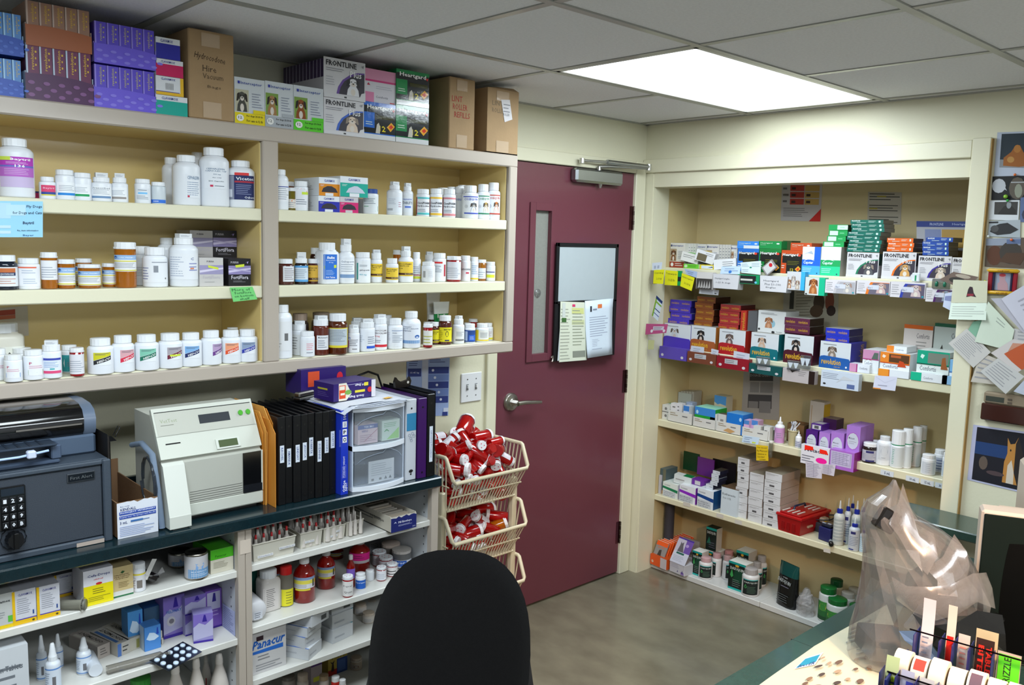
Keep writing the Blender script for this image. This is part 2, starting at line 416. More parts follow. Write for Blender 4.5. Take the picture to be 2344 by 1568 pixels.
for z_ in (1.84,1.02,.225):
    q = MB()
    for k in range(5): q.lathe([[(.0065,k*.0235),(.0065,k*.0235+.022)]],'#6b6258' if k % 2 else '#8b8276',10)
    q.disc(.0065,.1165,'#8b8276',10); q.box(-.028,-.005,.004,.006,0,.115,'#6a4048'); q.box(.005,.012,.004,.006,0,.115,'#8b8276')
    q.obj('hinge',METAL,d,loc=(DX1+.006,-.010,z_-.058))
q = MB()   # frame boards
q.bbox(DX0-.06,DX0-.003,-.018,.05,0,DH+.012,CREAM,.003); q.bbox(DX1+.003,DX1+.078,-.018,.05,0,DH+.062,CREAM,.003); q.bbox(DX0-.06,DX1+.0025,-.0175,.05,DH+.004,DH+.061,CREAM,.003)
q.obj('door_frame',PAINT,d)
q = MB(); q.box(DX0-.01,DX1+.01,.045,.05,0,DH+.01,'#241418'); q.obj('door_backing',MATTE,d)  # dark sheet across the full opening behind the leaf
# door closer
cl = thing('door_closer','silver hydraulic door closer with folding arm at top of maroon door','door closer',(-.385,-.004,2.02))
q = MB(); q.bbox(-.165,.165,-.045,0,-.032,.032,'#9fa3a6',.010); q.obj('body',METAL,cl)
q = MB(); q.tube([(.02,-.022,-.03),(.02,-.022,-.05)],[.012,.006],'#c5c5c2',10); q.tube([(.0,-.03,.03),(.0,-.03,.048)],[.012,.01],'#9a9a98',10); q.obj('valve',METAL,cl)
q = MB(); q.tube([(0,-.03,.047),(.05,-.05,.052),(.30,-.085,.058)],[.008,.007,.006],'#a9a9a6',8); q.obj('arm',METAL,cl)
q = MB(); q.tube([(-.125,-.04,.066),(.02,-.06,.069)],.006,'#b9b9b6',8); q.tube([(.02,-.06,.069),(.30,-.085,.066)],.012,'#a5a7a8',8); q.tube([(-.13,-.04,.053),(-.13,-.04,.075)],.013,'#c9c9c6',10); q.tube([(.30,-.085,.05),(.30,-.085,.08)],.013,'#c9c9c6',10); q.obj('link',METAL,cl)
# white board with papers on the door
wb = thing('whiteboard','black framed dry-erase board hung on the maroon door','whiteboard',(-.43,-.020,1.165))
q = MB(); q.box(-.205,.205,-.004,.012,0,.54,'#17181a'); q.obj('backing',MATTE,wb)
q = MB()
for a in ((-.215,-.197,0,.545),(.197,.215,0,.545),(-.215,.215,.527,.545),(-.215,.215,.265,.277)): q.bbox(a[0],a[1],-.012,.0,a[2],a[3],'#141517',.002)
q.obj('frame',PLAST,wb)
q = MB(); q.box(-.196,.196,-.007,-.004,.278,.526,'#b0babe'); q.obj('writing_surface',CARD,wb)
q = MB(); q.tube([(-.228,-.006,.02),(-.215,-.006,.028),(-.215,-.006,.005),(-.222,-.006,.0)],.005,'#c9c5bd',6); q.obj('clip',METAL,wb)
# light switch
sw = thing('light_switch','white double light switch plate beside the maroon door','light switch',(-1.115,-.001,1.092))
q = MB(); q.bbox(-.057,.057,-.006,0,-.066,.060,'#e3e4e6',.003); q.obj('plate',PLAST,sw)
for x in (-.024,.024):
    q = MB(); q.box(x-.006,x+.006,-.0075,-.006,-.013,.013,'#8f9294'); q.prism([(x-.004,-.004),(x+.004,-.004),(x+.004,.008),(x-.004,.008)],-.016,-.0075,'#e8e8e8'); q.obj('toggle',PLAST,sw)
    for z_ in (.033,-.038):
        q = MB(T=Matrix.Translation((x,-.006,z_)) @ Matrix.Rotation(math.radians(90),4,'X')); q.lathe([[(.003,0),(.003,.001),(0,.001)]],'#77787a',8); q.obj('screw',METAL,sw)

# ------------------------------------------------------------ generic boxes and bottles
WHT = '#e4e8ee'
def place(side,l,r,top,zb,c):
    fn = onY if side == 'A' else onX
    mid = (l+r)/2; P = fn(mid,top,c)
    for _ in range(3):
        vb = proj((P[0],P[1],zb))[1]; P = fn(mid,(top+vb)/2,c)
    dep = proj((P[0],P[1],zb))[2]; zt = fn(mid,top,c)[2]
    return P,dep,zt
def clampx(side,x,y,hw,z_):
    # keep a thing between the side panels of the bay it stands in
    if side == 'B': return x,min(max(y,OY2-.183+hw),JY-.004-hw)
    if z_ > 2.0 or z_ < .25: return x,y
    bays = [(UX0,XD1-.005),(XD2+.001,XRI-.006)] if z_ > 1.0 else [(-3.52,-2.4235),(-2.3825,-1.737)]
    if .9 < z_ < 1.2: return x,y
    for a,b_ in bays:
        if x < b_+.04 or b_ > -1.8: return (min(max(x,a+hw),b_-hw) if b_-a > 2*hw else x),y
    return x,y
RZ = {'A': 0.0,'B': -math.pi/2}
def carton(side,l,r,top,zb,c,depth,label,col,f=(),s=(),t=(),sc=None,tc=None,m=None,name='medicine_box',cat='box',dr=0,group=None,bev=0,h=None,loc=None,w=None,parent=None,lab=True):
    if side == 'B': col = lift(col); sc = sc and lift(sc); tc = tc and lift(tc)
    if loc is None:
        fn = onY if side == 'A' else onX
        P,dep,zt = place(side,l,r,top,zb,c)
        vm = (top+proj((P[0],P[1],zb))[1])/2
        a,b2 = fn(l,vm,c),fn(r,vm,c)
        w = abs((b2-a)[0 if side == 'A' else 1]); h = h or zt-zb
        cx = (a+b2)/2
        xx,yy = clampx(side,cx[0],cx[1],w/2,zb) if not (side == 'B' and c < AX0) else cx[:2]
        loc = (xx,c,zb) if side == 'A' else (c,yy,zb)
    mb = MB(); h = max(h,.004)
    e = .0
    if bev: mb.bbox(-w/2,w/2,0,depth,0,h,col,bev)
    else: mb.box(-w/2,w/2,0,depth,e,h,col,None,tc,sc)
    paint(mb,f,fm(w,0,h)); paint(mb,t,tm(w,depth,h))
    paint(mb,s,lm(-w/2,depth,h) if side == 'A' else rm(w/2,depth,h))
    o = mb.obj(name,m or CARD,parent,loc=loc,rz=RZ[side]+math.radians(dr))
    if parent is None:
        tag(o,label,cat,group,(-loc[0] if side == 'A' else -loc[1]+10) if lab else None)
    o['wdh'] = (float(w),float(depth),float(h))
    return o
STY = {  # shoulder start,neck z,cap radius,cap start,square
    'pill': (.70,.79,.80,.80,0),'round': (.74,.86,.66,.865,0),'ved': (.70,.79,.76,.80,0),'tall': (.66,.80,.66,.83,0),
    'wide': (.76,.82,.90,.825,0),'vial': (.84,.85,1.08,.85,0),'jar': (.70,.80,.86,.82,0),'big': (.66,.80,.60,.86,0),
    'tub': (.80,.84,.96,.84,0),'aero': (.60,.61,1.0,.62,0),'sq': (.70,.80,.82,.81,.26),'nozzle': (.62,.72,.55,.72,0),
}
def bottle(side,l,r,top,zb,c,sty,label,lab=None,body=WHT,cap='#e9ecf0',name='pill_bottle',cat='bottle',m=None,cm=None,group=None,leaf=0,la=0,loc=None,D=None,H=None,fill=None,ring=None,seg=22,rot=None,order=1,smiley=0):
    if loc is None:
        P,dep,zt = place(side,l,r,top,zb,c)
        D = (r-l)*dep/FPX; H = zt-zb
        sl = (CAM[2]-zt)/math.hypot(P[0]-CAM[0],P[1]-CAM[1])
        if sl > 0: H -= D*.38*sl
        xx,yy = clampx(side,P[0],P[1],D/2,zb)
        loc = (xx,yy,zb)
    sh,ne,cr,cz,sq = STY[sty]; R = D/2
    if cr > 1: R = R/cr
    loc = tuple(float(x) for x in loc)
    root = thing(name,label,cat,loc,0,group,((-loc[0] if side == 'A' else -loc[1]+10) if order else None),rot)
    h = lambda k: k*H
    mb = MB()
    nk = min(cr*.92,.95)*R
    sc_ = [(R,h(.03)),(R,h(sh)),(R*.985,h(sh+(ne-sh)*.3)),((R+nk)/2*1.04,h(sh+(ne-sh)*.75)),(nk,h(ne))]
    mb.lathe([[(0,0),(R*.92,0)],[(R*.92,0),(R*.985,h(.01))]+sc_+[(nk,h(cz+.02))]],body,seg,sq)
    if fill: mb.lathe([[(R*.93,h(.03)),(R*.93,h(fill[0]))]],fill[1],seg,sq); mb.disc(R*.93,h(fill[0]),fill[1],seg,True,sq=sq)
    mb.obj('body',m or PLAST,root)
    mb = MB(); CR = cr*R
    if sty == 'nozzle':
        mb.lathe([[(CR,h(.70)),(CR,h(.80))],[(CR,h(.80)),(CR*.5,h(.82))]],ring or cap,16,rib=.03)
        mb.lathe([[(CR*.45,h(.81)),(CR*.3,h(.93)),(CR*.16,h(1)),(0,h(1))]],cap,10)
    elif sty == 'vial':
        mb.lathe([[(CR*.98,h(cz)),(CR,h(cz+.01)),(CR,h(cz+.045))],[(CR*.93,h(cz+.045)),(CR*.93,h(.985)),(CR*.88,h(1))]],cap,28,rib=.025); mb.disc(CR*.89,h(.999),cap,28)
        if smiley:
            for k in range(5): a = k*1.256; mb.add([(CR*(.5*math.cos(a)+.09*math.cos(b_*1.05)),CR*(.5*math.sin(a)+.09*math.sin(b_*1.05)),H+.0004) for b_ in range(6)],[tuple(range(6))],'#c02040')
    else:
        mb.lathe([[(CR,h(cz)),(CR,h(.985))]],cap,32,sq*.0,rib=.022)
        mb.lathe([[(CR,h(.985)),(CR*.94,h(1)),(0,h(1))]],cap,32)
        if ring: mb.lathe([[(CR*1.01,h(cz-.012)),(CR*1.01,h(cz+.012))]],ring,20)
    mb.obj('cap',cm or PLAST,root)
    wx,wy = loc[0],loc[1]
    ang = math.atan2(CAM[1]-wy,CAM[0]-wx)+math.radians(la)
    if lab:
        z0,z1,wd,base,des = lab
        mb = MB(); RR = R*(1.004 if not sq else 1.0)
        def mp(u,v,o):
            a = ang+math.radians(wd)*(u-.5); rr = RR+.0002+o
            if sq: rr *= min(1/max(abs(math.cos(a)),abs(math.sin(a))),1+sq)
            return (rr*math.cos(a),rr*math.sin(a),h(z0+(z1-z0)*v))
        paint(mb,[('r',0,0,1,1,base)]+list(des),mp,ncol=max(2,wd/12),o0=0,step=.00012)
        mb.obj('label',PAPER,root)
    if leaf:
        mb = MB(); mb.box(-CR*.7,CR*.75,-CR*.5,CR*.5,H+.0002,H+.008+.004*leaf,'#d6d9dc'); paint(mb,[('l',.1,.2,.9,.8,3,'#8a8f98')],fm(CR*1.4,-CR*.5,.01,-CR*.7,H))
        mb.obj('leaflet',PAPER,root,rz=random.uniform(-.4,.4))
    return root
G1 = '#7a8290'
# label recipes: (z0, z1, degrees, base, design)
def Lband(col,txt='',z0=.12,z1=.62,w=130,base='#eef1f5',tcol='#ffffff',title='',tit=G1):
    d = [('l',.12,.35,.9,.8,4,'#9aa3b0'),('r',.05,.06,.95,.24,col)]
    if txt: d.append(('t',.3,.10,.7,.10,txt,tcol))
    if title: d = d[:1]+d[1:]+[('r',.1,.8,.9,.99,base),('t',.12,.82,.88,.13,title,tit)]
    return (z0,z1,w,base,d)
def Lplain(z0=.12,z1=.62,w=120,base='#e9ecf1',n=6,col='#98a0ad',title=None,tc='#3a4458',extra=()):
    d = [('l',.1,.08,.9,.7,n,col)]
    if title: d.append(('t',.1,.78,.9,.14,title,tc))
    return (z0,z1,w,base,d+list(extra))
def Lcol(base,z0=.1,z1=.62,w=140,title='',tc='#fff',extra=(),lc='#dddddd',n=4):
    d = [('l',.12,.1,.88,.55,n,lc)]
    if title: d.append(('t',.12,.68,.88,.2,title,tc))
    return (z0,z1,w,base,d+list(extra))
def Lved(c1,c2,hi=None):
    d = [('q',0,1,.38,1.0,.75,1.0,c1),('q',0,1,.03,.36,.42,.74,c2),('p',[(.15,.17),(.95,.52),(.95,.66),(.15,.31)],c2),
         ('t',.2,.14,.95,.18,'VEDCO','#f2f2f2',.02,0,.33),('l',.1,.78,.9,.96,2,'#55606e')]
    if hi: d.append(('r',.15,.28,.85,.42,hi))
    return (.26,.62,78,'#e6e9ee',d)
def Lrx(z0=.12,z1=.72):
    return (z0,z1,150,'#e8e9ec',[('r',0,.72,1,1,'#8fb4de'),('c',.12,.86,.07,.09,'#2b55a8'),('t',.25,.80,.9,.1,'CLINIC PHARMACY','#e8eef6'),('r',0,.60,1,.66,'#d8cf3a'),('l',.08,.2,.92,.55,4,'#8f959f'),('r',0,.04,1,.1,'#d8cf3a')])
def Lyel(base='#e8c53c',z0=.12,z1=.62,title='METOCLOPRAMIDE',cut='#4a2416'):
    return (z0,z1,140,base,[('t',.1,.78,.85,.10,title,'#302818'),('t',.1,.64,.7,.10,'TABLETS, USP','#302818'),('t',.1,.48,.35,.10,'10 mg','#302818'),('r',0,.08,1,.22,cut),('t',.45,.11,.95,.08,'Qualitest','#e8d8a0')])

# ------------------------------------------------------------ wall shelf unit with two bays
UX0,UX1 = -3.45,-1.1576; XD1,XD2,XRI = -2.214,-2.162,-1.1996
ZT,ZTI,ZBI,ZB = 2.0391,1.994,1.3214,1.2789
SH1,SH2 = 1.792,1.557
u = thing('shelf_unit','wide cream wall shelf unit with two open bays holding medicine bottles','shelf',(UX1,0,ZB))
off = (-UX1,0,-ZB)
def upart(n,m,*boxes):
    q = MB(T=Matrix.Translation(off))
    for bx in boxes: q.bbox(*bx[:6],bx[6],bx[7] if len(bx) > 7 else .002)
    return q.obj(n,m,u)
upart('back_panel',PAINT,(UX0,UX1-.002,-.006,-.001,ZB,ZT-.001,TAN,.001))
upart('top_panel',FRAMEP,(UX0,UX1-.001,-.285,-.006,ZTI+.022,ZT,FRAMEC))
upart('top_panel',PAINT,(XD2,XRI,-.284,-.0065,ZTI,ZTI+.02,TAN,.001),(UX0,XD1,-.284,-.0065,ZTI,ZTI+.02,TAN,.001))
upart('bottom_panel',PAINT,(UX0,UX1-.001,-.285,-.006,ZB+.001,ZBI,CREAM))
upart('side_panel',PAINT,(XRI+.001,UX1-.0005,-.285,-.006,ZBI,ZTI+.021,FRAMEC))
upart('divider',PAINT,(XD1+.001,XD2-.001,-.285,-.0065,ZBI,ZTI,CREAM))
for (a,b_) in ((UX0,XD1),(XD2,XRI)):
    for z in (SH1,SH2): upart('shelf',PAINT,(a+.001,b_-.001,-.297,-.0066,z-.037,z,CREAM,.003))
q = MB(T=Matrix.Translation(off))
for bx in ((UX0,UX1,ZTI,ZT),(UX0,UX1,ZB,ZBI-.002)): q.bbox(bx[0],bx[1],-.305,-.286,bx[2],bx[3],FRAMEC,.004)
for bx in ((XD1,XD2),(XRI,UX1)): q.bbox(bx[0],bx[1],-.3045,-.2865,ZBI-.003,ZTI+.003,FRAMEC,.004)
q.obj('face_frame',FRAMEP,u)
for (la_,lb_) in ((XRI-.004,XRI),(XD1-.003,XD1+.0005)): q = MB(T=Matrix.Translation(off)); q.box(la_,lb_,-.2855,-.007,ZBI,ZTI,TAN); q.obj('side_liner',PAINT,u)

# ---- left bay, upper shelf
z = SH1+.0005; FR = -.25
def bA(l,r,top,sty,label,lab=None,c=FR,**k): return bottle('A',l,r,top,k.pop('z',z),c,sty,label,lab,**k)
def cA(l,r,top,c,depth,label,col,**k): return carton('A',l,r,top,k.pop('z',z),c,depth,label,col,**k)
bA(-3,73,318,'round','large white bottle with a magenta label marked 136',(.17,.68,120,'#c9b8dc',[('r',0,.72,1,1,'#b43cb8'),('r',0,.66,1,.72,'#6c6cc0'),('r',0,.35,1,.66,'#b868c4'),('t',.3,.86,.85,.10,'Baytril','#fff',.02),('l',.2,.76,.85,.84,2,'#e8c8ee'),('t',.42,.66,.68,.09,'136','#fff',.02),('l',.15,.4,.9,.62,4,'#d9b6e4'),('r',0,.88,.32,1.0,'#c8dc50')]),la=8)
cA(74,92,438,-.2,.06,'small pink carton with a blue corner behind the magenta-label bottle','#d03a78',f=[('r',0,.8,1,1,'#3a4a98')])
bA(91,126,405,'pill','small white bottle with a pink and navy label',(.15,.62,110,'#d8456f',[('r',0,0,1,.12,'#d8cf4a'),('r',0,.12,1,.35,'#2f4a94'),('t',.15,.6,.85,.2,'Baytril','#f0c0d8')]),la=10)
bA(128,169,389,'wide','white pill bottle with a bright blue band low on its label',Lband('#2a86d4',z1=.58),la=14)
bA(169,208,396,'wide','white pill bottle with a green band low on its label',Lband('#1f9a5c',z1=.58),la=-14)
bA(210,254,406,'pill','squat white bottle with slate band, folded leaflet on cap',Lband('#6d8fb6',z0=.1,z1=.6,title='Prescribed',),leaf=1)
bA(256,292,407,'pill','squat white bottle with grey-brown band, folded leaflet on cap',Lband('#96908e',z0=.1,z1=.6),leaf=1,la=-12)
bA(309,344,410,'wide','short white bottle with a small sky blue stripe on its label',(.1,.6,110,'#dfe4ea',[('r',.2,.55,.8,.7,'#7cc0ee'),('l',.1,.1,.9,.45,3,G1),('l',.2,.8,.8,.95,1,G1)]))
bA(346,379,417,'wide','frosted short bottle with a blue strip along its base',(.05,.2,130,'#2f6ed0',[('t',.2,.3,.5,.4,'1000','#fff')]),body='#c9d2d8')
bA(372,410,361,'round','large plain white bottle standing behind the taller ones',c=-.14)
bA(396,457,356,'round','large white capsule bottle with its printing turned aside',Lplain(.15,.62,70,'#e4e8ee',7,'#8fa0b8','CEPHALEXIN','#5a7a9a',[('r',.1,.02,.22,.1,'#c03050')]),la=32)
bA(434,470,349,'round','plain white bottle hidden behind the two tallest bottles',c=-.1)
bA(456,523,339,'round','tallest white capsule bottle with grey-blue printing',(.3,.68,95,'#e4e8ee',[('t',.1,.84,.85,.07,'CEPHALEXIN','#4a6a8c'),('t',.05,.74,.95,.07,'CAPSULES, USP','#4a6a8c'),('t',.38,.6,.66,.06,'500 mg','#4a6a8c'),('t',.35,.46,.7,.05,'Rx only','#5a6a7c'),('t',.2,.3,.8,.06,'500 Capsules','#3a4a5c'),('r',.25,.08,.37,.17,'#c83058'),('l',.42,.08,.85,.17,1,G1)]),la=10)
bA(526,588,369,'round','white bottle with a navy and red label and red tag',(.17,.68,130,'#1e2a5e',[('r',0,0,.28,.98,'#8d93a6'),('t',.34,.8,.95,.13,'Viceton','#e8eaf2',.02),('r',.3,.7,1,.77,'#a8283c'),('l',.34,.2,.9,.64,6,'#8c94b8'),('t',.6,.05,.98,.1,'Osborn','#e0e4ee'),('r',.03,.1,.22,.42,'#d8dce6'),('r',.3,1.0,.75,1.11,'#d8383a')]),la=2)
# ---- left bay, middle shelf
z = SH2+.0005
bA(-14,37,583,'jar','navy glass jar with a white lid and orange-topped label',(.1,.66,140,'#dfe3e8',[('r',.2,.72,.8,.94,'#c06a38'),('r',.2,.55,.8,.72,'#28365c'),('t',.28,.58,.72,.1,'LEVOTHYROXINE','#dfe3e8'),('l',.2,.1,.8,.45,3,'#c08a78')]),body='#141c2c',m=GLOSS,la=10,name='medicine_jar',cat='jar')
bA(42,89,590,'wide','white bottle with a thin orange stripe around it',(.1,.76,140,'#e6e8ee',[('r',.0,.88,.8,.95,'#e0684a'),('l',.25,.6,.8,.82,2,'#a8b6cc'),('l',.3,.1,.8,.4,3,'#a8b6cc')]))
AMB = '#c87818'
def amber(l,r,top,label,rx=True,c=FR,fill=.25,la=0,zf=(.12,.72)):
    bA(l,r,top,'vial',label,Lrx(*zf) if rx else Lplain(.25,.78,150,'#e4e5ea',5),c,body='#d07c14',m=VIALM,name='amber_vial',cat='vial',fill=(fill,'#d8a818'),la=la)
amber(94,131,577,'slim tall amber vial with a plain white label',False,fill=.22)
amber(132,171,593,'amber vial with a blue-headed pharmacy label beside the slim tall one',la=12)
amber(173,210,591,'amber vial standing behind the wide amber vial',c=-.16)
amber(179,230,604,'short wide amber vial with a blue-headed pharmacy label')
amber(234,270,602,'small amber vial tucked beside the tallest amber vial',c=-.22)
amber(262,312,554,'tallest amber vial full of yellow tablets',fill=.33,zf=(.36,.72),c=-.255)
bA(305,347,563,'pill','white bottle behind, beside the tallest amber vial',Lplain(.2,.6,100),c=-.17)
bA(328,382,565,'pill','white bottle showing a barcode on its label',(.12,.68,140,'#e6e9ee',[('l',0,.1,.3,.7,5,'#7880a8'),('r',.45,.45,.6,.75,'#8a8f98'),('l',.4,.85,1,.95,1,G1),('c',.86,.18,.03,.04,'#777')]))
bA(361,402,544,'round','tall plain bottle behind the barcode bottle',c=-.14)
bA(389,452,544,'round','largest bottle of the middle shelf, white with faint small print',(.15,.68,140,'#e6e9ee',[('l',.05,.1,.5,.9,9,'#a9b2c4'),('t',.7,.75,.8,.1,'C','#3a4a8c'),('l',.65,.3,.95,.68,3,'#8a90c0'),('r',.68,.4,.8,.46,'#d88a6a')]),leaf=1,la=0)
FFD = [('r',0,.42,1,.74,'#8d83b4'),('q',0,1,.48,.56,.6,.66,'#cfc6e4'),('q',0,1,.62,.66,.5,.54,'#b9b0d4'),('t',.12,.24,.88,.14,'FortiFlora','#d4d0dc',.015),('l',.2,.12,.8,.2,2,'#8a8890'),('t',.1,.82,.45,.08,'PURINA','#b8b4bc'),('p',[(.74,.84),(.9,.9),(.84,.8),(.82,.88)],'#b09cd8')]
FFL = [('r',0,.42,1,.74,'#9a94b8'),('q',0,1,.48,.56,.6,.66,'#d6d0e6'),('t',.14,.26,.86,.12,'FortiFlora','#b9b4bc'),('l',.2,.12,.8,.18,1,'#a0a0a0'),('t',.3,.84,.6,.06,'PURINA','#44424a')]
HB = .0165
for (nm,c1,dd,l,r) in (('grey probiotic carton','#bdb9b8',FFL,435,487),('black probiotic carton','#1d1b20',FFD,488,542)):
    zz = onY((l+r)/2,588,-.13)[2]
    o = cA(l,r,592,-.13,.105,nm+' underneath in the rear stack',c1,f=dd,s=[('l',.2,.2,.8,.8,6,'#77747c')])
    zt = o.location[2]+o['wdh'][2]
    cA(l,r,528,-.13,.105,nm+' on top of the rear stack',c1,f=dd,z=zt+.0005,h=onY((l+r)/2,528,-.13)[2]-zt)
YT = [('p',[(.35,.74),(.78,.66),(.8,.58),(.36,.66)],'#d2e040')]
cA(457,511,590,-.278,.105,'grey probiotic carton with a yellow sticker in the front row','#c4c1bf',f=FFL+YT,s=[('l',.2,.2,.8,.8,6,'#8a8a90')])
cA(523,574,592,-.278,.105,'black probiotic carton with a yellow sticker in the front row','#19171c',f=FFD+[('p',[(.3,.76),(.7,.8),(.7,.7),(.32,.67)],'#d2e040')],s=[('l',.15,.3,.6,.9,7,'#8a8890'),('r',.25,.08,.6,.25,'#c9c9c9')])
# ---- left bay, bottom shelf
z = ZBI+.0005; c0 = -.255
bA(-35,45,735,'sq','large square white jug with yellow and teal label at the rear',(.08,.55,160,'#dfe0d6',[('t',.15,.6,.85,.16,'FENBADYL','#2a2a28',.01),('r',0,0,1,.3,'#3f9a8c'),('r',.86,.0,1,1,'#d8b030')]),c=-.12,body='#d5d2c6',la=15)
def Lp(col): return (.15,.62,100,'#e8eaef',[('t',.12,.8,.28,.18,'P','#b83a5a',.02),('l',.1,.5,.9,.75,2,'#d08aa0'),('p',[(.05,.05),(.95,.05),(.95,.42),(.5,.22),(.05,.42)],col)])
bA(-26,14,796,'wide','white bottle with a dark blue crescent on its label',Lp('#2a6ab0'),la=10,c=-.235)
bA(11,49,810,'wide','white bottle with a mid blue crescent on its label',Lp('#2f7ec4'),c=-.28)
bA(30,72,794,'wide','white bottle half hidden behind the crescent-label bottles',Lp('#5a8a5a'),c=-.17)
bA(54,97,798,'wide','white bottle with an olive green crescent on its label',Lp('#5c8a48'),la=18,c=-.27)
bA(98,139,787,'wide','white bottle with a pink-footed label and foil scraps on top',(.14,.62,120,'#dfe6f0',[('r',0,.86,1,1,'#3a48a8'),('r',0,.03,1,.2,'#dc4c7c'),('l',.1,.4,.9,.8,4,'#7ea0d0'),('r',.4,.28,.62,.36,'#3aa8b0')]),leaf=1,c=-.27)
bA(141,176,788,'wide','white bottle with a teal ring label behind the red vial',(.05,.66,150,'#dfe6e8',[('r',0,.0,.5,1,'#2f9aa0'),('c',.62,.5,.4,.48,'#dfe6e8'),('l',.4,.3,.9,.6,3,G1)]),c=-.2)
RED = '#c01220'
def redv(l,r,top,label,c=FR,la=0,lab=None,**k):
    return bA(l,r,top,'vial',label,lab or Lplain(.08,.78,170,'#dcdce2',6),c,body=RED,m=VIALM,name='red_vial',cat='vial',la=la,smiley=1,**k)
redv(160,192,794,'red vial wrapped in a white label, white ribbed cap',c=-.275)
VD = [(202,258,771,'#ccc820','#26262a',None,'lemon yellow and black'),(257,306,765,'#d8a4ac','#d42848',None,'pink and crimson'),(309,362,763,'#7fc4ac','#167058',None,'mint and dark green'),(363,416,760,'#a8a0a8','#6e2038','#cfe040','grey and maroon, lime sticker'),(413,461,759,'#7fb0e0','#1c2a62',None,'sky blue and navy'),(460,506,754,'#b49ac0','#6a3a88',None,'purple, turned mostly away'),(506,551,753,'#f0a078','#e05428',None,'orange'),(552,597,751,'#8a9cb8','#2c3aa0',None,'slate and royal blue')]
for i,(l,r,t,c1,c2,hi,nm) in enumerate(VD):
    bA(l,r,t,'ved','white tablet bottle with slanted label in '+nm,Lved(c1,c2,hi),c=-.262,la=(48 if i == 5 else (26 if i in (1,3) else 8)))
bA(535,566,747,'ved','white bottle in the rear corner behind the slate-label one',c=-.14)
# ---- right bay, upper shelf
z = 1.7925
bA(619,656,388,'round','white bottle cut off by the divider post on the upper shelf',Lplain(.2,.7,140,extra=[('r',.1,.72,.9,.76,'#3a4a9a')]),c=-.262,la=20)
bA(655,679,430,'vial','green-and-amber vial with a white and orange label',Lplain(.1,.5,150,'#e6e0d8',3,extra=[('c',.7,.8,.2,.2,'#e07830')]),body='#9a8a18',m=VIALM,c=-.24)
bA(650,674,416,'vial','pink-tinged vial standing behind the green-and-amber vial',body='#c08878',m=VIALM,c=-.14)
bA(673,705,415,'wide','white bottle with an orange oval and a lime flag sticker',(.1,.72,140,'#e6e8ee',[('c',.5,.86,.42,.18,'#e8683a'),('r',.55,.72,1.0,.86,'#c8e040'),('l',.2,.15,.9,.5,3,G1)]))
def Lclav(col,base='#dfe3ea'):
    return dict(f=[('r',0,0,1,.66,col),('t',.25,.76,.75,.14,'CLAVAMOX','#2c3a9c',.02),('p',[(.12,.2),(.2,.42),(.4,.54),(.6,.54),(.8,.42),(.9,.2)],'#33303a'),('r',.3,0,.68,.16,base),('l',.06,.5,.25,.62,2,'#e0d8e8')])
CL = [(730,778,446,407,'#d8881c','orange'),(729,777,485,448,'#2830a8','royal blue'),(779,842,450,406,'#15a896','turquoise'),(778,820,485,450,'#d02470','magenta')]
o1 = cA(729,777,449,-.285,.15,'white drug carton with royal blue front band, below the orange one',WHT,**Lclav('#2830a8'),s=[('l',.2,.3,.8,.9,6,'#b0b4be')])
o2 = cA(778,820,451,-.285,.15,'white drug carton with magenta front band, below the turquoise one','#c9c4c8',**Lclav('#d02470','#c9c4c8'))
zt = z+o1['wdh'][2]+.001
cA(730,778,407,-.28,.16,'white drug carton with orange front band, stacked on top',WHT,z=zt,**Lclav('#d8881c'),s=[('l',.2,.3,.8,.9,6,'#b0b4be')])
cA(779,842,405,-.285,.16,'white drug carton with turquoise front band, stacked on top',WHT,z=max(zt,z+o2['wdh'][2]+.001),f=[('r',0,0,1,.68,'#15a896'),('t',.28,.78,.72,.13,'CLAVAMOX','#2c3a9c',.02),('p',[(.2,.2),(.3,.42),(.5,.54),(.62,.54),(.8,.38),(.9,.2)],'#c9cfe0'),('r',.33,0,.68,.18,WHT),('l',.06,.5,.25,.62,2,'#e0f0e8')])
cA(820,834,455,-.2,.1,'plain grey drug carton wedged beside the magenta one','#8f8f92',s=[('l',.2,.2,.8,.8,8,'#555')])
bA(831,866,433,'wide','white bottle with a royal blue cap and green triangle',(.08,.7,140,'#e0e6ea',[('l',.1,.5,.8,.9,4,'#5a6a78'),('p',[(.75,.05),(.95,.05),(.95,.4)],'#1f8a58'),('l',.1,.3,.5,.42,1,'#4aa070')]),cap='#2a4a94')
bA(885,921,424,'round','smooth white bottle with folded paper taped over its cap',(.1,.6,120,'#e2e8f0',[('l',.1,.5,.6,.9,4,'#b0b8c8'),('l',.75,.3,1,.7,3,'#b06a78'),('r',.02,.1,.4,.25,'#a9adb4')]),leaf=1)
bA(919,946,427,'round','white bottle with blue lettering and barcode on its cap',(.12,.62,120,'#e2e8f0',[('t',.1,.82,.9,.1,'TERBINAFINE','#3a58b8'),('t',.1,.55,.95,.18,'TABLETS','#2a3a5a'),('r',.3,.3,.8,.42,'#5a78d0')]),leaf=1,c=-.235)
for l,r,t,c1,nm in ((953,983,433,'#5cc0c4','turquoise'),(983,1012,432,'#ecc040','yellow'),(1013,1043,433,'#d88a90','pale pink')):
    bA(l,r,t,'wide','white bottle with dark red side bar and %s edging' % nm,(.06,.7,150,'#e6e8ee',[('r',0,0,.12,1,'#9a2434'),('r',.14,.9,1,1,c1),('r',.14,0,1,.12,c1),('t',.16,.6,.95,.13,'ClomiPHARM','#20242c',.02),('t',.16,.42,.95,.13,'Hydrochlor','#20242c'),('l',.18,.16,.8,.34,2,G1)]),c=-.26)
for l,r,t in ((1000,1026,430),(1022,1046,428),(1046,1070,424)):
    bA(l,r,t,'wide','white bottle in the rear row behind the red-bar bottles',c=-.17)
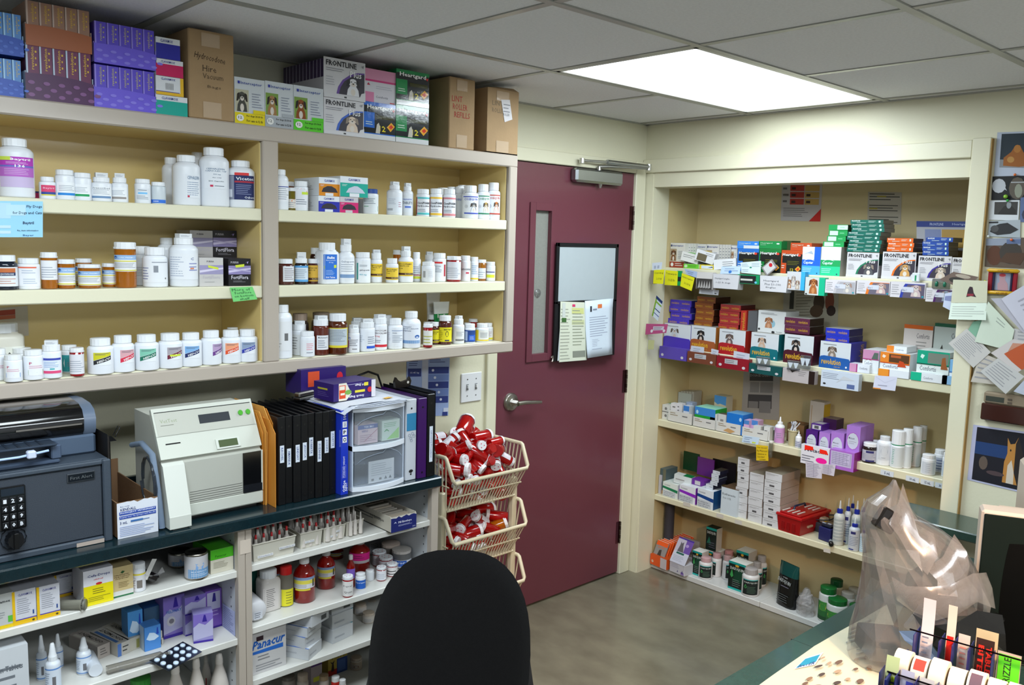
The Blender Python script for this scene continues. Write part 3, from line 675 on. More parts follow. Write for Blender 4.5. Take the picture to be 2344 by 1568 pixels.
bA(1040,1064,427,'ved','white supplement bottle with blue lettering, mostly hidden',(.2,.7,120,'#e4e8ee',[('t',.1,.7,.9,.14,'COSEQUIN','#2e48b0',.02)]),c=-.2)
for l,r,t,tc,dg,nm in ((1057,1095,425,'#3048b8','#6a7078','blue lettering and grey dog picture'),(1090,1121,422,'#20805a','#c0a058','green lettering and shepherd dog picture'),(1121,1152,419,'#c04838','#c87838','red lettering and brown dog picture')):
    bA(l,r,t,'ved','white joint supplement bottle with '+nm,(.12,.7,120,'#e8ebf0',[('r',.0,.9,1,.95,tc),('t',.08,.72,.95,.13,'COSEQUIN',tc,.02),*pup(.66,.14,.44,.5,dg,'#4a4038'),('c',.22,.42,.1,.09,'#c9ccd2'),('r',.1,.04,1,.1,tc)]),c=-.25,la=8,seg=24)
# ---- right bay, middle shelf
z = SH2+.004
z = SH2+.0005
BRN = '#3a1610'
bA(634,672,592,'jar','dark brown plastic jar with white lid and a rounded white label',(.12,.72,100,'#dadde2',[('l',.1,.1,.9,.9,6,'#7a6a6e')]),body='#4a1c14',m=GLOSS,la=35,name='medicine_jar',cat='jar')
bA(674,705,591,'jar','dark glass jar with a pale blue-edged label, leaflet on lid',(.1,.72,150,'#d0dce6',[('r',0,0,1,.14,'#58a0d8'),('r',0,.88,1,1,'#58a0d8'),('l',.1,.2,.9,.8,5,'#8a98a8')]),body='#201410',m=GLOSS,name='medicine_jar',cat='jar',leaf=3)
bA(703,728,592,'jar','dark brown jar with a mustard yellow label',Lyel('#dcb040',.1,.74,'SIMETHICONE'),body='#4a1c14',m=GLOSS,name='medicine_jar',cat='jar',c=-.235)
bA(710,732,567,'jar','tall dark jar with white lid at the rear of the middle shelf',body='#30140f',m=GLOSS,name='medicine_jar',cat='jar',c=-.14)
bA(726,771,555,'sq','tall square white bottle with a bright blue panel',(.12,.72,75,'#2a70d0',[('t',.2,.82,.85,.1,'Salix','#fff',.03),('t',.15,.74,.9,.05,'furosemide','#cfe0f4'),('t',.35,.64,.7,.06,'50 mg','#e4eefa'),('p',[(.05,.42),(.95,.46),(.95,.58),(.05,.54)],'#cfe040'),('l',.15,.16,.8,.38,4,'#a8c8f0'),('t',.15,.04,.85,.07,'500 Tablets','#fff')]),la=22)
bA(772,811,560,'tall','tall white bottle with a slate blue band, folded leaflet on cap',Lband('#7c9cc4',z0=.12,z1=.62,title='Gabapentin',tit='#8a94a4'),leaf=3,la=18)
bA(812,848,577,'wide','white bottle with a vertical teal bar on its label',(.08,.72,140,'#e6eaee',[('r',.18,.05,.27,.9,'#2f8f84'),('t',.35,.48,.9,.1,'gabapentin','#333c48'),('t',.35,.25,.7,.1,'400 mg','#3aa8c0'),('l',.35,.7,.8,.82,2,G1)]),c=-.24)
bA(847,875,579,'pill','white bottle with mustard label and handwriting, leaflet on cap',Lyel(z0=.2,z1=.64),c=-.225,leaf=1,la=14)
bA(883,912,591,'pill','short white bottle with a mustard label and brown foot band',Lyel(z0=.12,z1=.62),c=-.25)
bA(899,917,572,'vial','amber vial half hidden behind the mustard-label bottles',body='#c87414',m=VIALM,c=-.15,name='amber_vial',cat='vial')
bA(911,946,574,'tall','taller white bottle with a large mustard label, leaflet on cap',Lyel(z0=.2,z1=.66),c=-.24,leaf=2)
bA(943,963,577,'pill','slim white bottle with a lime strip near its foot',Lplain(.1,.72,150,extra=[('r',0,0,1,.13,'#d8e040'),('r',0,.18,1,.22,'#c84040')]),c=-.22)
bA(970,994,583,'pill','white bottle with foil packets at the rear of middle shelf',c=-.16,leaf=1)
bA(965,996,599,'wide','squat white bottle with a grey barcode label',(.12,.66,120,'#e2e4e8',[('r',.1,.2,.3,.8,'#9a9a9a'),('l',.5,.2,.9,.8,4,'#c4c8d0')]),c=-.255)
bA(990,1021,579,'wide','white bottle with a red top strip and blue wave label',(.06,.7,140,'#e6e9ee',[('r',0,.9,.7,1,'#d83030'),('r',.8,.2,.95,.85,'#b02030'),('p',[(0,0),(.7,0),(.5,.18),(0,.24)],'#2a64b8'),('l',.1,.4,.7,.8,4,G1)]),c=-.235)
redv(1021,1056,586,'wide red vial with a white label on the middle shelf',c=-.255)
bA(1053,1077,585,'wide','white bottle with dark red edge strip and bold black name',(.08,.72,150,'#e6e8ec',[('r',0,0,.1,1,'#a82038'),('t',.12,.55,.98,.16,'Ketoconaz','#22242c',.02),('r',.55,.34,.8,.44,'#c84058')]),c=-.245)
bA(1075,1095,588,'wide','white bottle with a yellow label edge on the middle shelf',(.06,.74,150,'#e2e6ec',[('r',0,0,.2,1,'#e0c030'),('r',0,0,1,.1,'#e0c030'),('l',.3,.3,.9,.9,5,'#7a9ac0')]),c=-.235)
bA(1092,1113,594,'vial','little amber vial near the shelf end, with a white label',Lplain(.1,.6,150,'#d8dce0',3),body='#c87c18',m=VIALM,c=-.235,name='amber_vial',cat='vial')
bA(1100,1120,594,'pill','little white bottle behind the little amber vial',c=-.15)
bA(1112,1134,599,'wide','little white bottle with a lime sticker',(.08,.68,140,'#e4e6ea',[('r',.1,.15,.9,.42,'#d8e040'),('r',.1,.6,.9,.68,'#3a3a8a')]),c=-.25)
bA(1131,1148,599,'wide','little white bottle with a pink label against the side panel',(.08,.7,150,'#e0d8dc',[('r',0,.75,1,.86,'#302838'),('l',.1,.1,.9,.6,4,'#c87890')]),c=-.235)
# ---- right bay, bottom shelf
z = ZBI+.0005
bA(622,668,696,'round','tall white jug cut off by the divider post, bottom shelf',(.15,.7,120,'#dfe1e4',[('r',.62,.35,.8,.6,'#6a6a6a'),('l',.05,.1,.5,.7,6,'#a9a9a9')]),c=-.255)
bA(668,706,716,'jar','dark jar with a tan lid behind the small white bottles',body='#2c1610',cap='#b09a88',m=GLOSS,name='medicine_jar',cat='jar',c=-.16)
bA(668,702,741,'wide','white bottle with peeled foil under its lifted cap',(.06,.68,150,'#dcdedf',[('l',.1,.2,.45,.9,5,'#888'),('r',.55,.1,.75,.6,'#55585c')]),c=-.215,leaf=1)
bA(687,720,757,'wide','shorter white bottle with pink printing in front',(.08,.68,130,'#e2e5ea',[('l',.45,.3,.95,.8,4,'#d87a8a'),('l',.45,.08,.9,.24,1,G1)]),c=-.265)
bA(713,757,713,'jar','large dark glass jar with a tan lid at the rear',body='#24120c',cap='#a89684',m=GLOSS,name='medicine_jar',cat='jar',c=-.14)
bA(716,753,729,'wide','reddish brown jar with white open cap and rounded white label',(.16,.56,90,'#dcdee2',[('t',.12,.8,.9,.1,'Methimazole','#30343c'),('l',.1,.1,.8,.7,4,G1)]),body='#5a2216',m=GLOSS,name='medicine_jar',cat='jar',c=-.25,leaf=1,la=16)
bA(751,795,716,'jar','amber glass jar with a yellow-bordered label, white metal lid',(.17,.66,165,'#e0cf30',[('r',.05,.12,.92,.96,'#b9c4cc'),('l',.12,.3,.85,.9,8,'#6a7480')]),body='#6a2c0c',m=GLASSM,fill=(.5,'#5a260a'),name='medicine_jar',cat='jar',c=-.26)
bA(796,823,750,'wide','white bottle with a blue mark and pink stripe, foil flap open',(.08,.7,140,'#e6e8ee',[('c',.2,.84,.1,.06,'#3a70c8'),('l',.2,.3,.9,.78,4,'#4a525e'),('r',.08,.2,.16,.7,'#d04060'),('l',.4,.05,.8,.2,1,'#555')]),c=-.26,leaf=1)
bA(802,832,734,'wide','white bottle with a lifted cap in the rear row, bottom shelf',c=-.17,leaf=1)
bA(821,858,736,'wide','white bottle with a royal blue tab on its label',(.08,.7,150,'#e2e6ec',[('l',.55,.3,.98,.75,4,'#5a6474'),('l',.05,.4,.4,.8,4,'#b4bcc8'),('r',.5,.06,1,.2,'#2c5cc8')]),c=-.255,leaf=1)
bA(852,886,726,'wide','white bottle with a red band and red dosage print',(.06,.72,150,'#e6e8ec',[('r',.1,.06,1,.18,'#d02838'),('t',.15,.8,.9,.08,'DOXYCYCLINE','#4a2a34'),('t',.15,.68,.95,.08,'HYDROCHLORIDE','#4a2a34'),('t',.2,.52,.5,.1,'100 mg','#d03040'),('l',.2,.26,.6,.42,2,G1)]),c=-.245,leaf=1)
bA(872,899,720,'pill','white bottle behind the red-band bottle, bottom shelf',c=-.15)
bA(886,922,727,'pill','white bottle with a slate line over its small print',(.1,.68,150,'#e2e6ec',[('r',.35,.86,1,.89,'#5a78a8'),('t',.38,.72,.6,.08,'Soloxine','#3a4a68'),('l',.38,.2,.95,.64,5,'#8a96a8'),('l',.0,.3,.3,.8,5,'#c8c0cc')]),c=-.25)
bA(919,963,711,'tall','tallest white bottle on the bottom shelf, slate blue band',(.12,.66,140,'#e2e6ee',[('r',.1,.03,.95,.19,'#6e98c8'),('t',.15,.84,.5,.07,'Tramadol','#4a5a78'),('t',.15,.74,.85,.07,'Hydrochloride','#4a5a78'),('t',.15,.64,.5,.07,'Tablets','#4a5a78'),('c',.78,.38,.12,.09,'#3a68b0')]),c=-.255)
redv(968,991,740,'slim red vial with yellow-green writing on white label',c=-.28,lab=Lplain(.1,.72,160,'#e0e0d8',3,'#b0b040'))
bA(968,990,736,'wide','dark jar with white cap between the red vial and tall bottle',Lyel('#dcd020',.15,.6),body='#2a120c',m=GLOSS,c=-.19,name='medicine_jar',cat='jar')
bA(984,1006,736,'jar','small brown jar with a bright yellow label',Lyel('#e0d41c',.1,.66,'MEDICAM'),body='#4a1c12',m=GLOSS,c=-.225,name='medicine_jar',cat='jar')
bA(1003,1034,721,'jar','brown jar with a bright yellow label and handwritten zero',(.1,.6,160,'#e2d61e',[('c',.62,.55,.09,.2,'#3a3420'),('c',.62,.55,.06,.15,'#e2d61e'),('t',.45,.8,.9,.1,'METRO','#2a2618'),('r',.5,.05,.75,.14,'#2a2a60'),('l',.1,.1,.4,.8,6,'#8a8420')]),body='#4e1e14',m=GLOSS,c=-.24,name='medicine_jar',cat='jar')
for l,r,t in ((978,1000,719),(1000,1026,719)): bA(l,r,t,'jar','dark jar with white lid behind the yellow-label jars',body='#26120e',m=GLOSS,c=-.14,name='medicine_jar',cat='jar')
def tube_pkg(l,r,top,bot,c,label,c1,c2,txt):
    P = onY((l+r)/2,bot,c); zt = onY((l+r)/2,top,c)[2]; h = zt-(ZBI); w = abs(onY(r,top,c)[0]-onY(l,top,c)[0])
    o = thing('ointment_tube',label,'tube',(P[0],c,ZBI+.0005),order=1)
    q = MB(); n = 8; vs = []; fs = []
    for i in range(n+1):
        t = i/n; hw = w*(.36+.14*t); d = .018*(1-t)+.0012
        for k in range(12):
            a = 2*math.pi*k/12; vs.append((hw*math.cos(a),d*math.sin(a),h*(.2+.8*t)))
        if i: fs += [((i-1)*12+k,(i-1)*12+(k+1) % 12,i*12+(k+1) % 12,i*12+k) for k in range(12)]
    q.add(vs,fs[:-36],c2,True); q.add(vs,fs[-36:],c1,True)
    paint(q,[('t',.1,.35,.9,.2,txt,'#f0f0ea',.02),('t',.35,.1,.65,.16,'Gel','#f0f0ea')],fm(w*.85,-.012,h*.5,z0=h*.42)); q.obj('body',GLOSS,o)
    q = MB(); q.lathe([[(w*.3,0),(w*.3,h*.2)]],'#d8d8d4',16,rib=.03); q.disc(w*.3,h*.2,'#d8d8d4',16); q.obj('cap',PLAST,o)
tube_pkg(975,1008,668,720,-.12,'white ointment tube with red marks standing in the rear','#d8d4cc','#d8d8d8','Renal K')
tube_pkg(991,1029,691,720,-.16,'green gel tube standing behind the brown jars','#dfe0da','#1f8a44','RenaKare')
bA(1036,1063,729,'pill','white bottle with a cracked-open cap near the shelf end',(.08,.64,140,'#e4e4e2',[('l',.35,.4,.95,.75,4,G1),('r',.3,.08,.95,.2,'#7a7a7a')]),c=-.25,leaf=1)
bA(1061,1078,738,'wide','slim white bottle between two others near the shelf end',c=-.18)
bA(1072,1094,729,'vial','red-lipped vial with white cap in the rear by the end',body=RED,m=VIALM,c=-.15)
bA(1063,1088,740,'wide','white bottle with a navy blue label',(.06,.68,160,'#24468c',[('r',.0,.1,.35,.9,'#a9b8d4'),('r',.45,.1,.95,.6,'#2e62c8'),('l',.5,.2,.9,.5,3,'#c0d0ee')]),c=-.255)
bA(1088,1119,739,'pill','white bottle with a bright yellow label edge and lower band',(.06,.66,150,'#e0e0da',[('r',0,0,.3,1,'#e0c420'),('r',0,0,1,.12,'#e0c420'),('l',.4,.3,.9,.8,4,'#8a8e96')]),c=-.25,leaf=0)
bA(1112,1134,738,'pill','last white bottle by the side panel with yellow foot band',(.06,.66,150,'#e0e2e6',[('r',0,0,1,.18,'#d8d040'),('l',.2,.3,.9,.8,4,'#b08a94')]),c=-.23)

# ---- things standing on top of the unit
z = ZT+.0005; TF = -.298
def display5(l,r,top,bot,zb,cols,label,dep=.14):
    P,dp,zt = place('A',l,r,top,zb,TF); vm = (top+bot)/2
    x0,x1 = onY(l,vm,TF)[0],onY(r,vm,TF)[0]; w = x1-x0; h = zt-zb
    o = thing('flea_treatment_display',label,'box',((x0+x1)/2,TF,zb),order=1)
    q = MB(); q.prism([(-w/2,0),(w/2,0),(w/2,h*.40),(w*.3,h*.44),(-w*.1,h*.48),(-w/2,h*.46)],0,.0015,cols[1]); q.box(-w/2,w/2,.0015,dep,0,.002,cols[1])
    q.box(-w/2,-w/2+.0015,.002,dep,0,h*.5,cols[3]); q.box(w/2-.0015,w/2,.002,dep,0,h*.5,cols[3])
    rnd = random.Random(3)
    if cols[4]: paint(q,[('c',(k % 5)*.22+.08+(.1 if (k//5) % 2 else 0),.08+(k//5)*.11,.05,.035,cols[4]) for k in range(15)],fm(w,0,h))
    q.obj('tray',CARD,o)
    for k in range(5):
        q = MB(); bw = (w-.006)/5; x = -w/2+.003+bw*(k+.5)
        q.box(-bw/2+.0008,bw/2-.0008,.003,dep-.004,0,h-.003,cols[0],None,cols[0],cols[0])
        q.box(-bw/2+.0006,-bw/2+.0045,.0028,.01,0,h-.0028,cols[3])
        paint(q,[('t',.35,.52,.62,.4,'revolution',cols[2],.01,90),('l',.7,.55,.85,.9,3,cols[2])],fm(bw*.9,.003,h))
        ob = q.obj('inner_box',CARD,o,loc=(x,0,.002))
BL = ['#4f86c8','#1f4cb0','#c9b458','#9fc8ea','#3f66c4']; BN = ['#9a7460','#a05a34','#d0a83a','#c0a89c',None]; MR = ['#6a2c52','#47184a','#d8b030','#b8c8dc','#7a4a80']; PU = ['#5b49c4','#6a58d4','#b9ae78','#8f80dc','#8478e0']
display5(-60,53,131,230,z,BL,'lower blue display box of slim cartons at unit top'); zt = z+(onY(0,131,TF)[2]-z)+.003
display5(-60,53,25,128,onY(26,129,TF)[2]+.002,BL,'upper blue display box of slim cartons at unit top')
display5(58,213,108,240,z,MR,'lower maroon display box with white-edged slim cartons')
display5(58,209,12,112,onY(135,113,TF)[2],BN,'upper copper brown display box of slim cartons')
display5(215,357,155,255,z,PU,'lower violet display box of slim cartons')
display5(215,357,58,158,onY(285,155,TF)[2]+.004,PU,'upper violet display box of slim cartons')
zz = z
for (t,c1,nm,r) in ((219,'#10a090','teal',429),(176,'#e0b020','yellow',420),(137,'#c41458','crimson',419),(88,'#26279a','navy',412)):
    zt = onY(392,t,TF)[2]
    f = [('r',0,0,1,.72,c1),('t',.18,.78,.7,.14,'CLAVAMOX','#2c3a8c',.02)]
    if nm == 'yellow': f = [('r',.88,0,1,1,c1),('r',0,0,1,.16,c1),('r',0,.16,.85,.2,'#3a3a8a'),('t',.18,.8,.7,.12,'CLAVAMOX','#2c3a8c',.02)]+[('r',.35+.05*k,.3,.37+.05*k,.65,'#777') for k in range(6)]
    cA(357,r,t,TF,.16,'white drug carton with %s front in the stack of four' % nm,'#d8dade',f=f,z=zz,h=zt-zz-.001); zz = zt
def kraft(l,r,top,side_l,label,f,dep,open_=False,c=TF):
    P,dp,zt = place('A',l,r,top,z,c); vm = (top+proj((P[0],c,z))[1])/2
    x0,x1 = onY(l,vm,c)[0],onY(r,vm,c)[0]; w = x1-x0; h = zt-z
    o = thing('cardboard_carton',label,'box',((x0+x1)/2,c,z),order=1)
    q = MB(); K = '#a48763'
    if open_:
        for bx in ((-w/2,w/2,0,.004),(-w/2,w/2,dep-.004,dep)): q.box(bx[0],bx[1],bx[2],bx[3],0,h,K)
        for sx in (-w/2,w/2-.004): q.box(sx,sx+.004,.004,dep-.004,0,h,K)
        q.box(-w/2,w/2,0,dep,0,.004,K)
    else: q.bbox(-w/2,w/2,0,dep,0,h,K,.003)
    paint(q,f,fm(w,0,h)); q.obj('box',KRAFT,o)
    for tp_ in (('r',.28,.82,.68,.97,'#b9a084'),('r',.3,.02,.7,.2,'#baa287')): q = MB(); paint(q,[tp_],fm(w,-.0006,h)); q.obj('tape',FILM,o)
    if open_:
        q = MB(); q.add([(-w/2,0,h),(w/2,0,h),(w/2-.01,.02,h+.014),(-w*.1,.02,h+.010)],[(0,1,2,3)],K); q.obj('flap',KRAFT,o)
        q = MB(); paint(q,[('p',[(.42,.84),(.7,.86),(.8,.56),(.55,.5)],'#d8d4d6'),('t',.5,.6,.7,.04,'ROLLER','#666'),('l',.5,.64,.72,.8,3,'#8a8a90')],fm(w,-.001,h)); q.obj('receipt',PAPER,o)
    return o
kraft(432,536,72,405,'tall brown carton with black handwriting on top of the unit',[('t',.12,.66,.8,.09,'Hydrocodone','#3a2a1c',.0,0,-.03),('t',.3,.54,.6,.07,'Hire','#4a3a28',.0),('t',.3,.46,.75,.06,'Vacuum','#5a4834',.0),('t',.4,.35,.7,.04,'Bags','#5a4834',.0)],.19)
IC = [(537,606,180,'#e0cc20','yellow-footed','#4a4a44'),(607,671,189,'#a9aeb4','grey-footed','#a07850'),(672,740,199,'#5cc834','green-footed','#8a4a24')]
for l,r,t,c1,nm,dg in IC:
    cA(l,r,t,TF,.13,'white pet medicine carton, %s, showing a dog photo' % nm,'#c9ced2',m=FILM,
       f=[('r',0,0,1,.24,c1),('r',.02,.26,.46,.74,'#b8b49c' if nm[0] != 'g' else '#7a9a48'),*pup(.24,.26,.4,.44,dg,'#2c2622'),('t',.2,.84,.9,.08,'Interceptor','#2f4a9a',.01),('r',.1,.86,.17,.92,'#2f3a9a'),('l',.56,.36,.92,.7,6,'#8a90a0'),('c',.17,.12,.12,.075,'#e8e8e4'),('t',.11,.1,.23,.06,'12','#333'),('t',.38,.15,.92,.05,'For dogs 25-50 lb','#2a2a22'),('t',.38,.05,.92,.05,'For cats 6-12 lb','#2a2a22'),('r',.6,.24,1,.32,c1)])
def frontline(col,dog,dk='#3a3640'):
    return [('p',[(.3,.12),(.34,.3),(.44,.48),(.62,.64),(.8,.72),(.98,.74),(.98,.12)],col),('p',[(.36,.12),(.4,.3),(.49,.46),(.66,.6),(.82,.68),(.98,.7),(.98,.12)],dk),
            *pup(.70,.12,.36,.44,dog,'#8c7f72' if dog != '#dcdce0' else '#2c2c30'),
            ('t',.05,.8,.78,.14,'FRONTLINE','#26242a',.02),('l',.05,.66,.5,.76,2,'#8a8890'),('l',.05,.3,.28,.55,4,'#a9a9b0'),('t',.62,.58,.9,.16,'Plus','#f0f0f0',.01),('r',0,0,1,.1,'#d0cfd2'),('r',.48,.03,.54,.07,'#333'),('p',[(.86,.1),(1,.1),(1,.24),(.9,.2)],'#d0cfd2'),('p',[(.9,.9),(.96,.93),(.94,.84)],'#8a8a90')]
def fdisp(l,r,top,zb,label,col,dog,side,c,dep,topc,cmat=CARD,sd='A'):
    fn = onY if sd == 'A' else onX
    P,dp,zt = place(sd,l,r,top,zb,c); vm = (top+proj((P[0],P[1],zb))[1])/2
    a,b2 = fn(l,vm,c),fn(r,vm,c); w = abs((b2-a)[0 if sd == 'A' else 1]); h = zt-zb; cc = (a+b2)/2
    loc = (cc[0],c,zb) if sd == 'A' else (c,cc[1],zb)
    o = thing('flea_treatment_display',label,'box',loc,RZ[sd],order=(-loc[0] if sd == 'A' else -loc[1]+10))
    q = MB(); q.box(-w/2,w/2,0,.002,0,h,'#cfcdd0'); q.box(-w/2,-w/2+.002,.002,dep,0,h*.5,'#b9b6ba'); q.box(w/2-.002,w/2,.002,dep,0,h*.5,'#b9b6ba'); q.box(-w/2,w/2,.002,dep,0,.002,'#b9b6ba')
    paint(q,frontline(col,dog),fm(w,0,h)); q.obj('tray',cmat,o)
    n = max(3,int(dep/.021)); bd = (dep-.006)/n
    for k in range(n):
        q = MB(); q.box(-w/2+.003,w/2-.003,.003+bd*k+.0008,.003+bd*(k+1)-.0008,.003,h-.004,topc,None,topc,topc); q.box(-w/2+.0028,w/2-.0028,.003+bd*k,.003+bd*k+.0015,.003,h-.0035,'#b9b4c0')
        q.obj('inner_box',CARD,o)
    return o,h
o,h1 = fdisp(741,833,228,z,'lower white flea drop display with spaniel dog and blue arc','#3a62c0','#d8c4b0','A',TF,.27,'#3c2a50')
fdisp(741,836,137,z+h1+.001,'upper white flea drop display with dalmatian dog and purple arc','#6a4c98','#dcdce0','A',TF,.27,'#3c2a50')
HG = lambda c1: [('r',0,.16,1,.9,'#1c2024'),('r',0,.3,.33,.72,c1),('r',0,.9,1,1,c1),('t',.1,.78,.9,.15,'Heartgard','#f0f0ec',.02),('r',.4,.56,.95,.66,'#38380f'),('t',.48,.22,.68,.16,'12','#e0d030',.02),('p',[(.72,.36),(.86,.5),(.98,.4),(.84,.24)],'#e8a82c'),('p',[(.78,.37),(.86,.44),(.93,.38),(.85,.31)],'#d8381c'),('p',[(.36,.16),(.4,.4),(.46,.46),(.5,.36),(.5,.16)],'#c9c4b8'),('r',0,0,1,.13,'#d4d6d8'),('p',[(.88,.84),(.97,.86),(.94,.78)],'#d83030'),('l',.05,.36,.28,.48,2,'#d8e8dc')]
o = cA(833,905,236,TF,.14,'blue-sided chewable carton under the pink one','#2a6ac8',f=HG('#2a6ac8'),m=FILM)
cA(836,906,161,TF+.004,.14,'pink and white carton above the blue-sided one','#cf8aa8',z=z+o['wdh'][2]+.001,h=None,f=[('r',0,0,1,.62,'#ccc8d0'),('r',0,.62,1,.68,'#c02870'),('r',0,0,.28,.3,'#d078a0'),('t',.34,.14,.74,.07,'Comfortis','#6a6a78'),('l',.34,.4,.9,.52,2,'#a8a8b4'),('p',[(.05,.5),(.1,.58),(.16,.5)],'#b02040'),('r',.8,.02,.95,.05,'#c02030')])
o = cA(906,981,244,TF,.14,'green-sided chewable carton, lower of two','#1c7a44',f=HG('#1f8a4c'),m=FILM)
cA(907,982,163,TF,.14,'green-sided chewable carton, upper of two','#1c7a44',f=HG('#1f8a4c'),m=FILM,z=z+o['wdh'][2]+.001)
kraft(1028,1087,179,981,'narrow brown carton with red handwriting and clear tape',[('t',.1,.66,.5,.08,'LINT','#a83a34',.0),('t',.14,.55,.7,.08,'ROLLER','#a83a34',.0),('t',.2,.44,.8,.08,'REFILLS','#a83a34',.0)],.27)
kraft(1115,1186,205,1087,'brown carton with a torn open top and taped receipt',[('t',.15,.74,.5,.07,'LINT','#7a6a54',.0),('t',.15,.63,.55,.07,'ROLLER','#7a6a54',.0)],.25,True)
# notices hung on the shelves
def sheet(name,pts,m,f,label,cat,fn,c,n=1,curl=0.,thick=.0006,parent=None,group=None):
    # a thin card whose four corners (tl, tr, br, bl) lie on a real plane
    P = [Vector(fn(p[0],p[1],c if not isinstance(c,(list,tuple)) else c[i])) for i,p in enumerate(pts)]
    base = (P[2]+P[3])/2
    nrm = (P[1]-P[0]).cross(P[3]-P[0]).normalized()
    cv = Vector(CAM.tolist())-base
    if nrm.dot(cv) < 0: nrm = -nrm
    def mp(u,v,o):
        t = P[3].lerp(P[2],u); s_ = P[0].lerp(P[1],u); q = t.lerp(s_,v)-base
        return q+nrm*(o+curl*((v-.5)**2*4-1+.6*u*u))
    q = MB(); nn = 6 if curl else 1; vs = []
    for o_ in (0,-thick):
        for i in range(nn+1):
            for j in range(nn+1): vs.append(mp(j/nn,i/nn,o_))
    k = (nn+1)**2; fs = []
    for i in range(nn):
        for j in range(nn):
            a = i*(nn+1)+j; fs += [(a,a+1,a+nn+2,a+nn+1),(a+k,a+nn+1+k,a+nn+2+k,a+1+k)]
    rim = [j for j in range(nn)]+[(nn+1)*i+nn for i in range(nn)]+[(nn+1)*nn+nn-j for j in range(nn)]+[(nn+1)*(nn-i) for i in range(nn)]
    fs += [(rim[i],rim[i]+k,rim[(i+1) % len(rim)]+k,rim[(i+1) % len(rim)]) for i in range(len(rim))]
    col = lift(f[0] if isinstance(f[0],str) else '#dddddd',1.2); q.add(vs,fs,col,bool(curl))
    paint(q,[x for x in f if not isinstance(x,str)],mp,ncol=(6 if curl else 1),o0=.0004)
    o = q.obj(name,m,parent,loc=base)
    if parent is None: tag(o,label,cat,group)
    return o
sheet('price_card',[(-8,460),(98,461),(98,543),(-8,543)],PAPER,['#8cc0dc',('r',.0,.52,.3,.95,'#b4d8ea'),('r',0,.1,.3,.18,'#c0dcec'),('r',0,.25,.3,.33,'#c0dcec'),('r',.2,.6,.62,.9,'#b8dcec'),('t',.64,.8,.98,.09,'Fly Dogs','#2c3c5c'),('t',.34,.62,.98,.1,'for Dogs and Cats','#2c3c5c'),('t',.56,.34,.8,.1,'Baytril','#26385c',.02),('t',.44,.16,.9,.05,'Rx, item information','#3a4c6c'),('t',.56,.02,.8,.06,'Bayer','#3a6c9c')],'pale blue price card hung over the upper shelf edge','card',onY,-.307)
sheet('sticky_note',[(526,658),(578,656),(589,685),(534,691)],PAPER,['#74cc74',('t',.06,.72,.85,.18,'More of','#1c4a30',0),('t',.15,.5,.85,.17,'FortiFlora','#1c4a30',0),('t',.1,.28,.9,.16,'on bottom','#1c4a30',0),('t',.3,.06,.7,.16,'shelf','#1c4a30',0)],'green sticky note with handwriting on the middle shelf edge','note',onY,-.3045)
sheet('poster',[(-10,706),(63,700),(66,768),(-8,776)],PAPER,['#b8b0a4',('r',0,.75,.6,.92,'#a84838'),('r',0,.62,.6,.74,'#c06a50')],'faded notice with red bars on the panel behind the square jug','poster',onY,-.008)

# ------------------------------------------------------------ counter and what stands on it
ZC,ZCB,YC,XC = .93,.8955,-.575,-1.7159
GREEN = '#10242a'
ct = thing('countertop','long dark green laminate countertop under the wall shelves','countertop',(XC,0,ZCB))
q = MB(T=Matrix.Translation((-XC,0,-ZCB))); q.bbox(-3.6,XC,YC,-.001,ZCB,ZC,GREEN,.004); q.obj('worktop',LAMI,ct)
q = MB(T=Matrix.Translation((-XC,0,-ZCB))); q.bbox(-3.6,XC,-.02,-.001,ZC+.0003,ZC+.014,'#101c20',.002); q.obj('backsplash',LAMI,ct)
zc = ZC+.0005
def cab(x0,x1,label,shelves,post):
    o = thing('base_cabinet',label,'cabinet',(x1,0,0)); Tm = Matrix.Translation((-x1,0,0)); CW = '#c9cdd2'
    def p(n,x_0,x_1,y_0,y_1,z_0,z_1,col,m=PAINT,b=.002):
        q = MB(T=Tm); q.bbox(x_0,x_1,y_0,y_1,z_0,z_1,col,b); return q.obj(n,m,o)
    p('side_panel',x0,x0+.018,-.53,-.002,.0,ZCB-.001,CW); e = p('side_panel',x1-.018,x1,-.53,-.002,.0,ZCB-.001,CW)
    for (xx,sx) in ((x1-.0182,-1),):
        q = MB(T=Tm)
        for k in range(28):
            for yy in (-.5,-.08):
                z_ = .12+k*.028; q.add([(xx-.0004,yy+.003*math.cos(a),z_+.003*math.sin(a)) for a in (0,1.05,2.1,3.14,4.2,5.2)],[(0,1,2,3,4,5)],'#33363a')
        s_ = q.obj('peg_hole',MATTE,e); s_['kind'] = 'stuff'; s_.name = 'peg_holes'
    p('back_panel',x0+.0185,x1-.0185,-.012,-.003,.05,ZCB-.001,'#b3b8be'); p('bottom_panel',x0+.0185,x1-.0185,-.53,-.0125,.05,.068,CW)
    for z_ in shelves: p('shelf',x0+.0188,x1-.0188,-.545,-.0128,z_-.020,z_,'#d4d3cd')
    for (a,b_) in post: p('face_stile',a,b_,-.556,-.5305,.0,ZCB-.002,FRAMEC)
    return o
cab(-3.55,-2.4035,'open base cabinet beneath the safe and analyzer',(.772,.572,.335),((-2.425,-2.4035),))
cab(-2.4025,XC,'open base cabinet beneath the black binders',(.778,.590,.430,.235),((-2.4025,-2.384),(XC-.028,XC)))
q = MB(); q.box(-.016,.016,-.0006,0,-.02,.02,'#c9bcae'); o = q.obj('paper_tag',PAPER,loc=(-2.404,-.5565,.842)); tag(o,'small blank paper tag taped to the cabinet stile','tag')

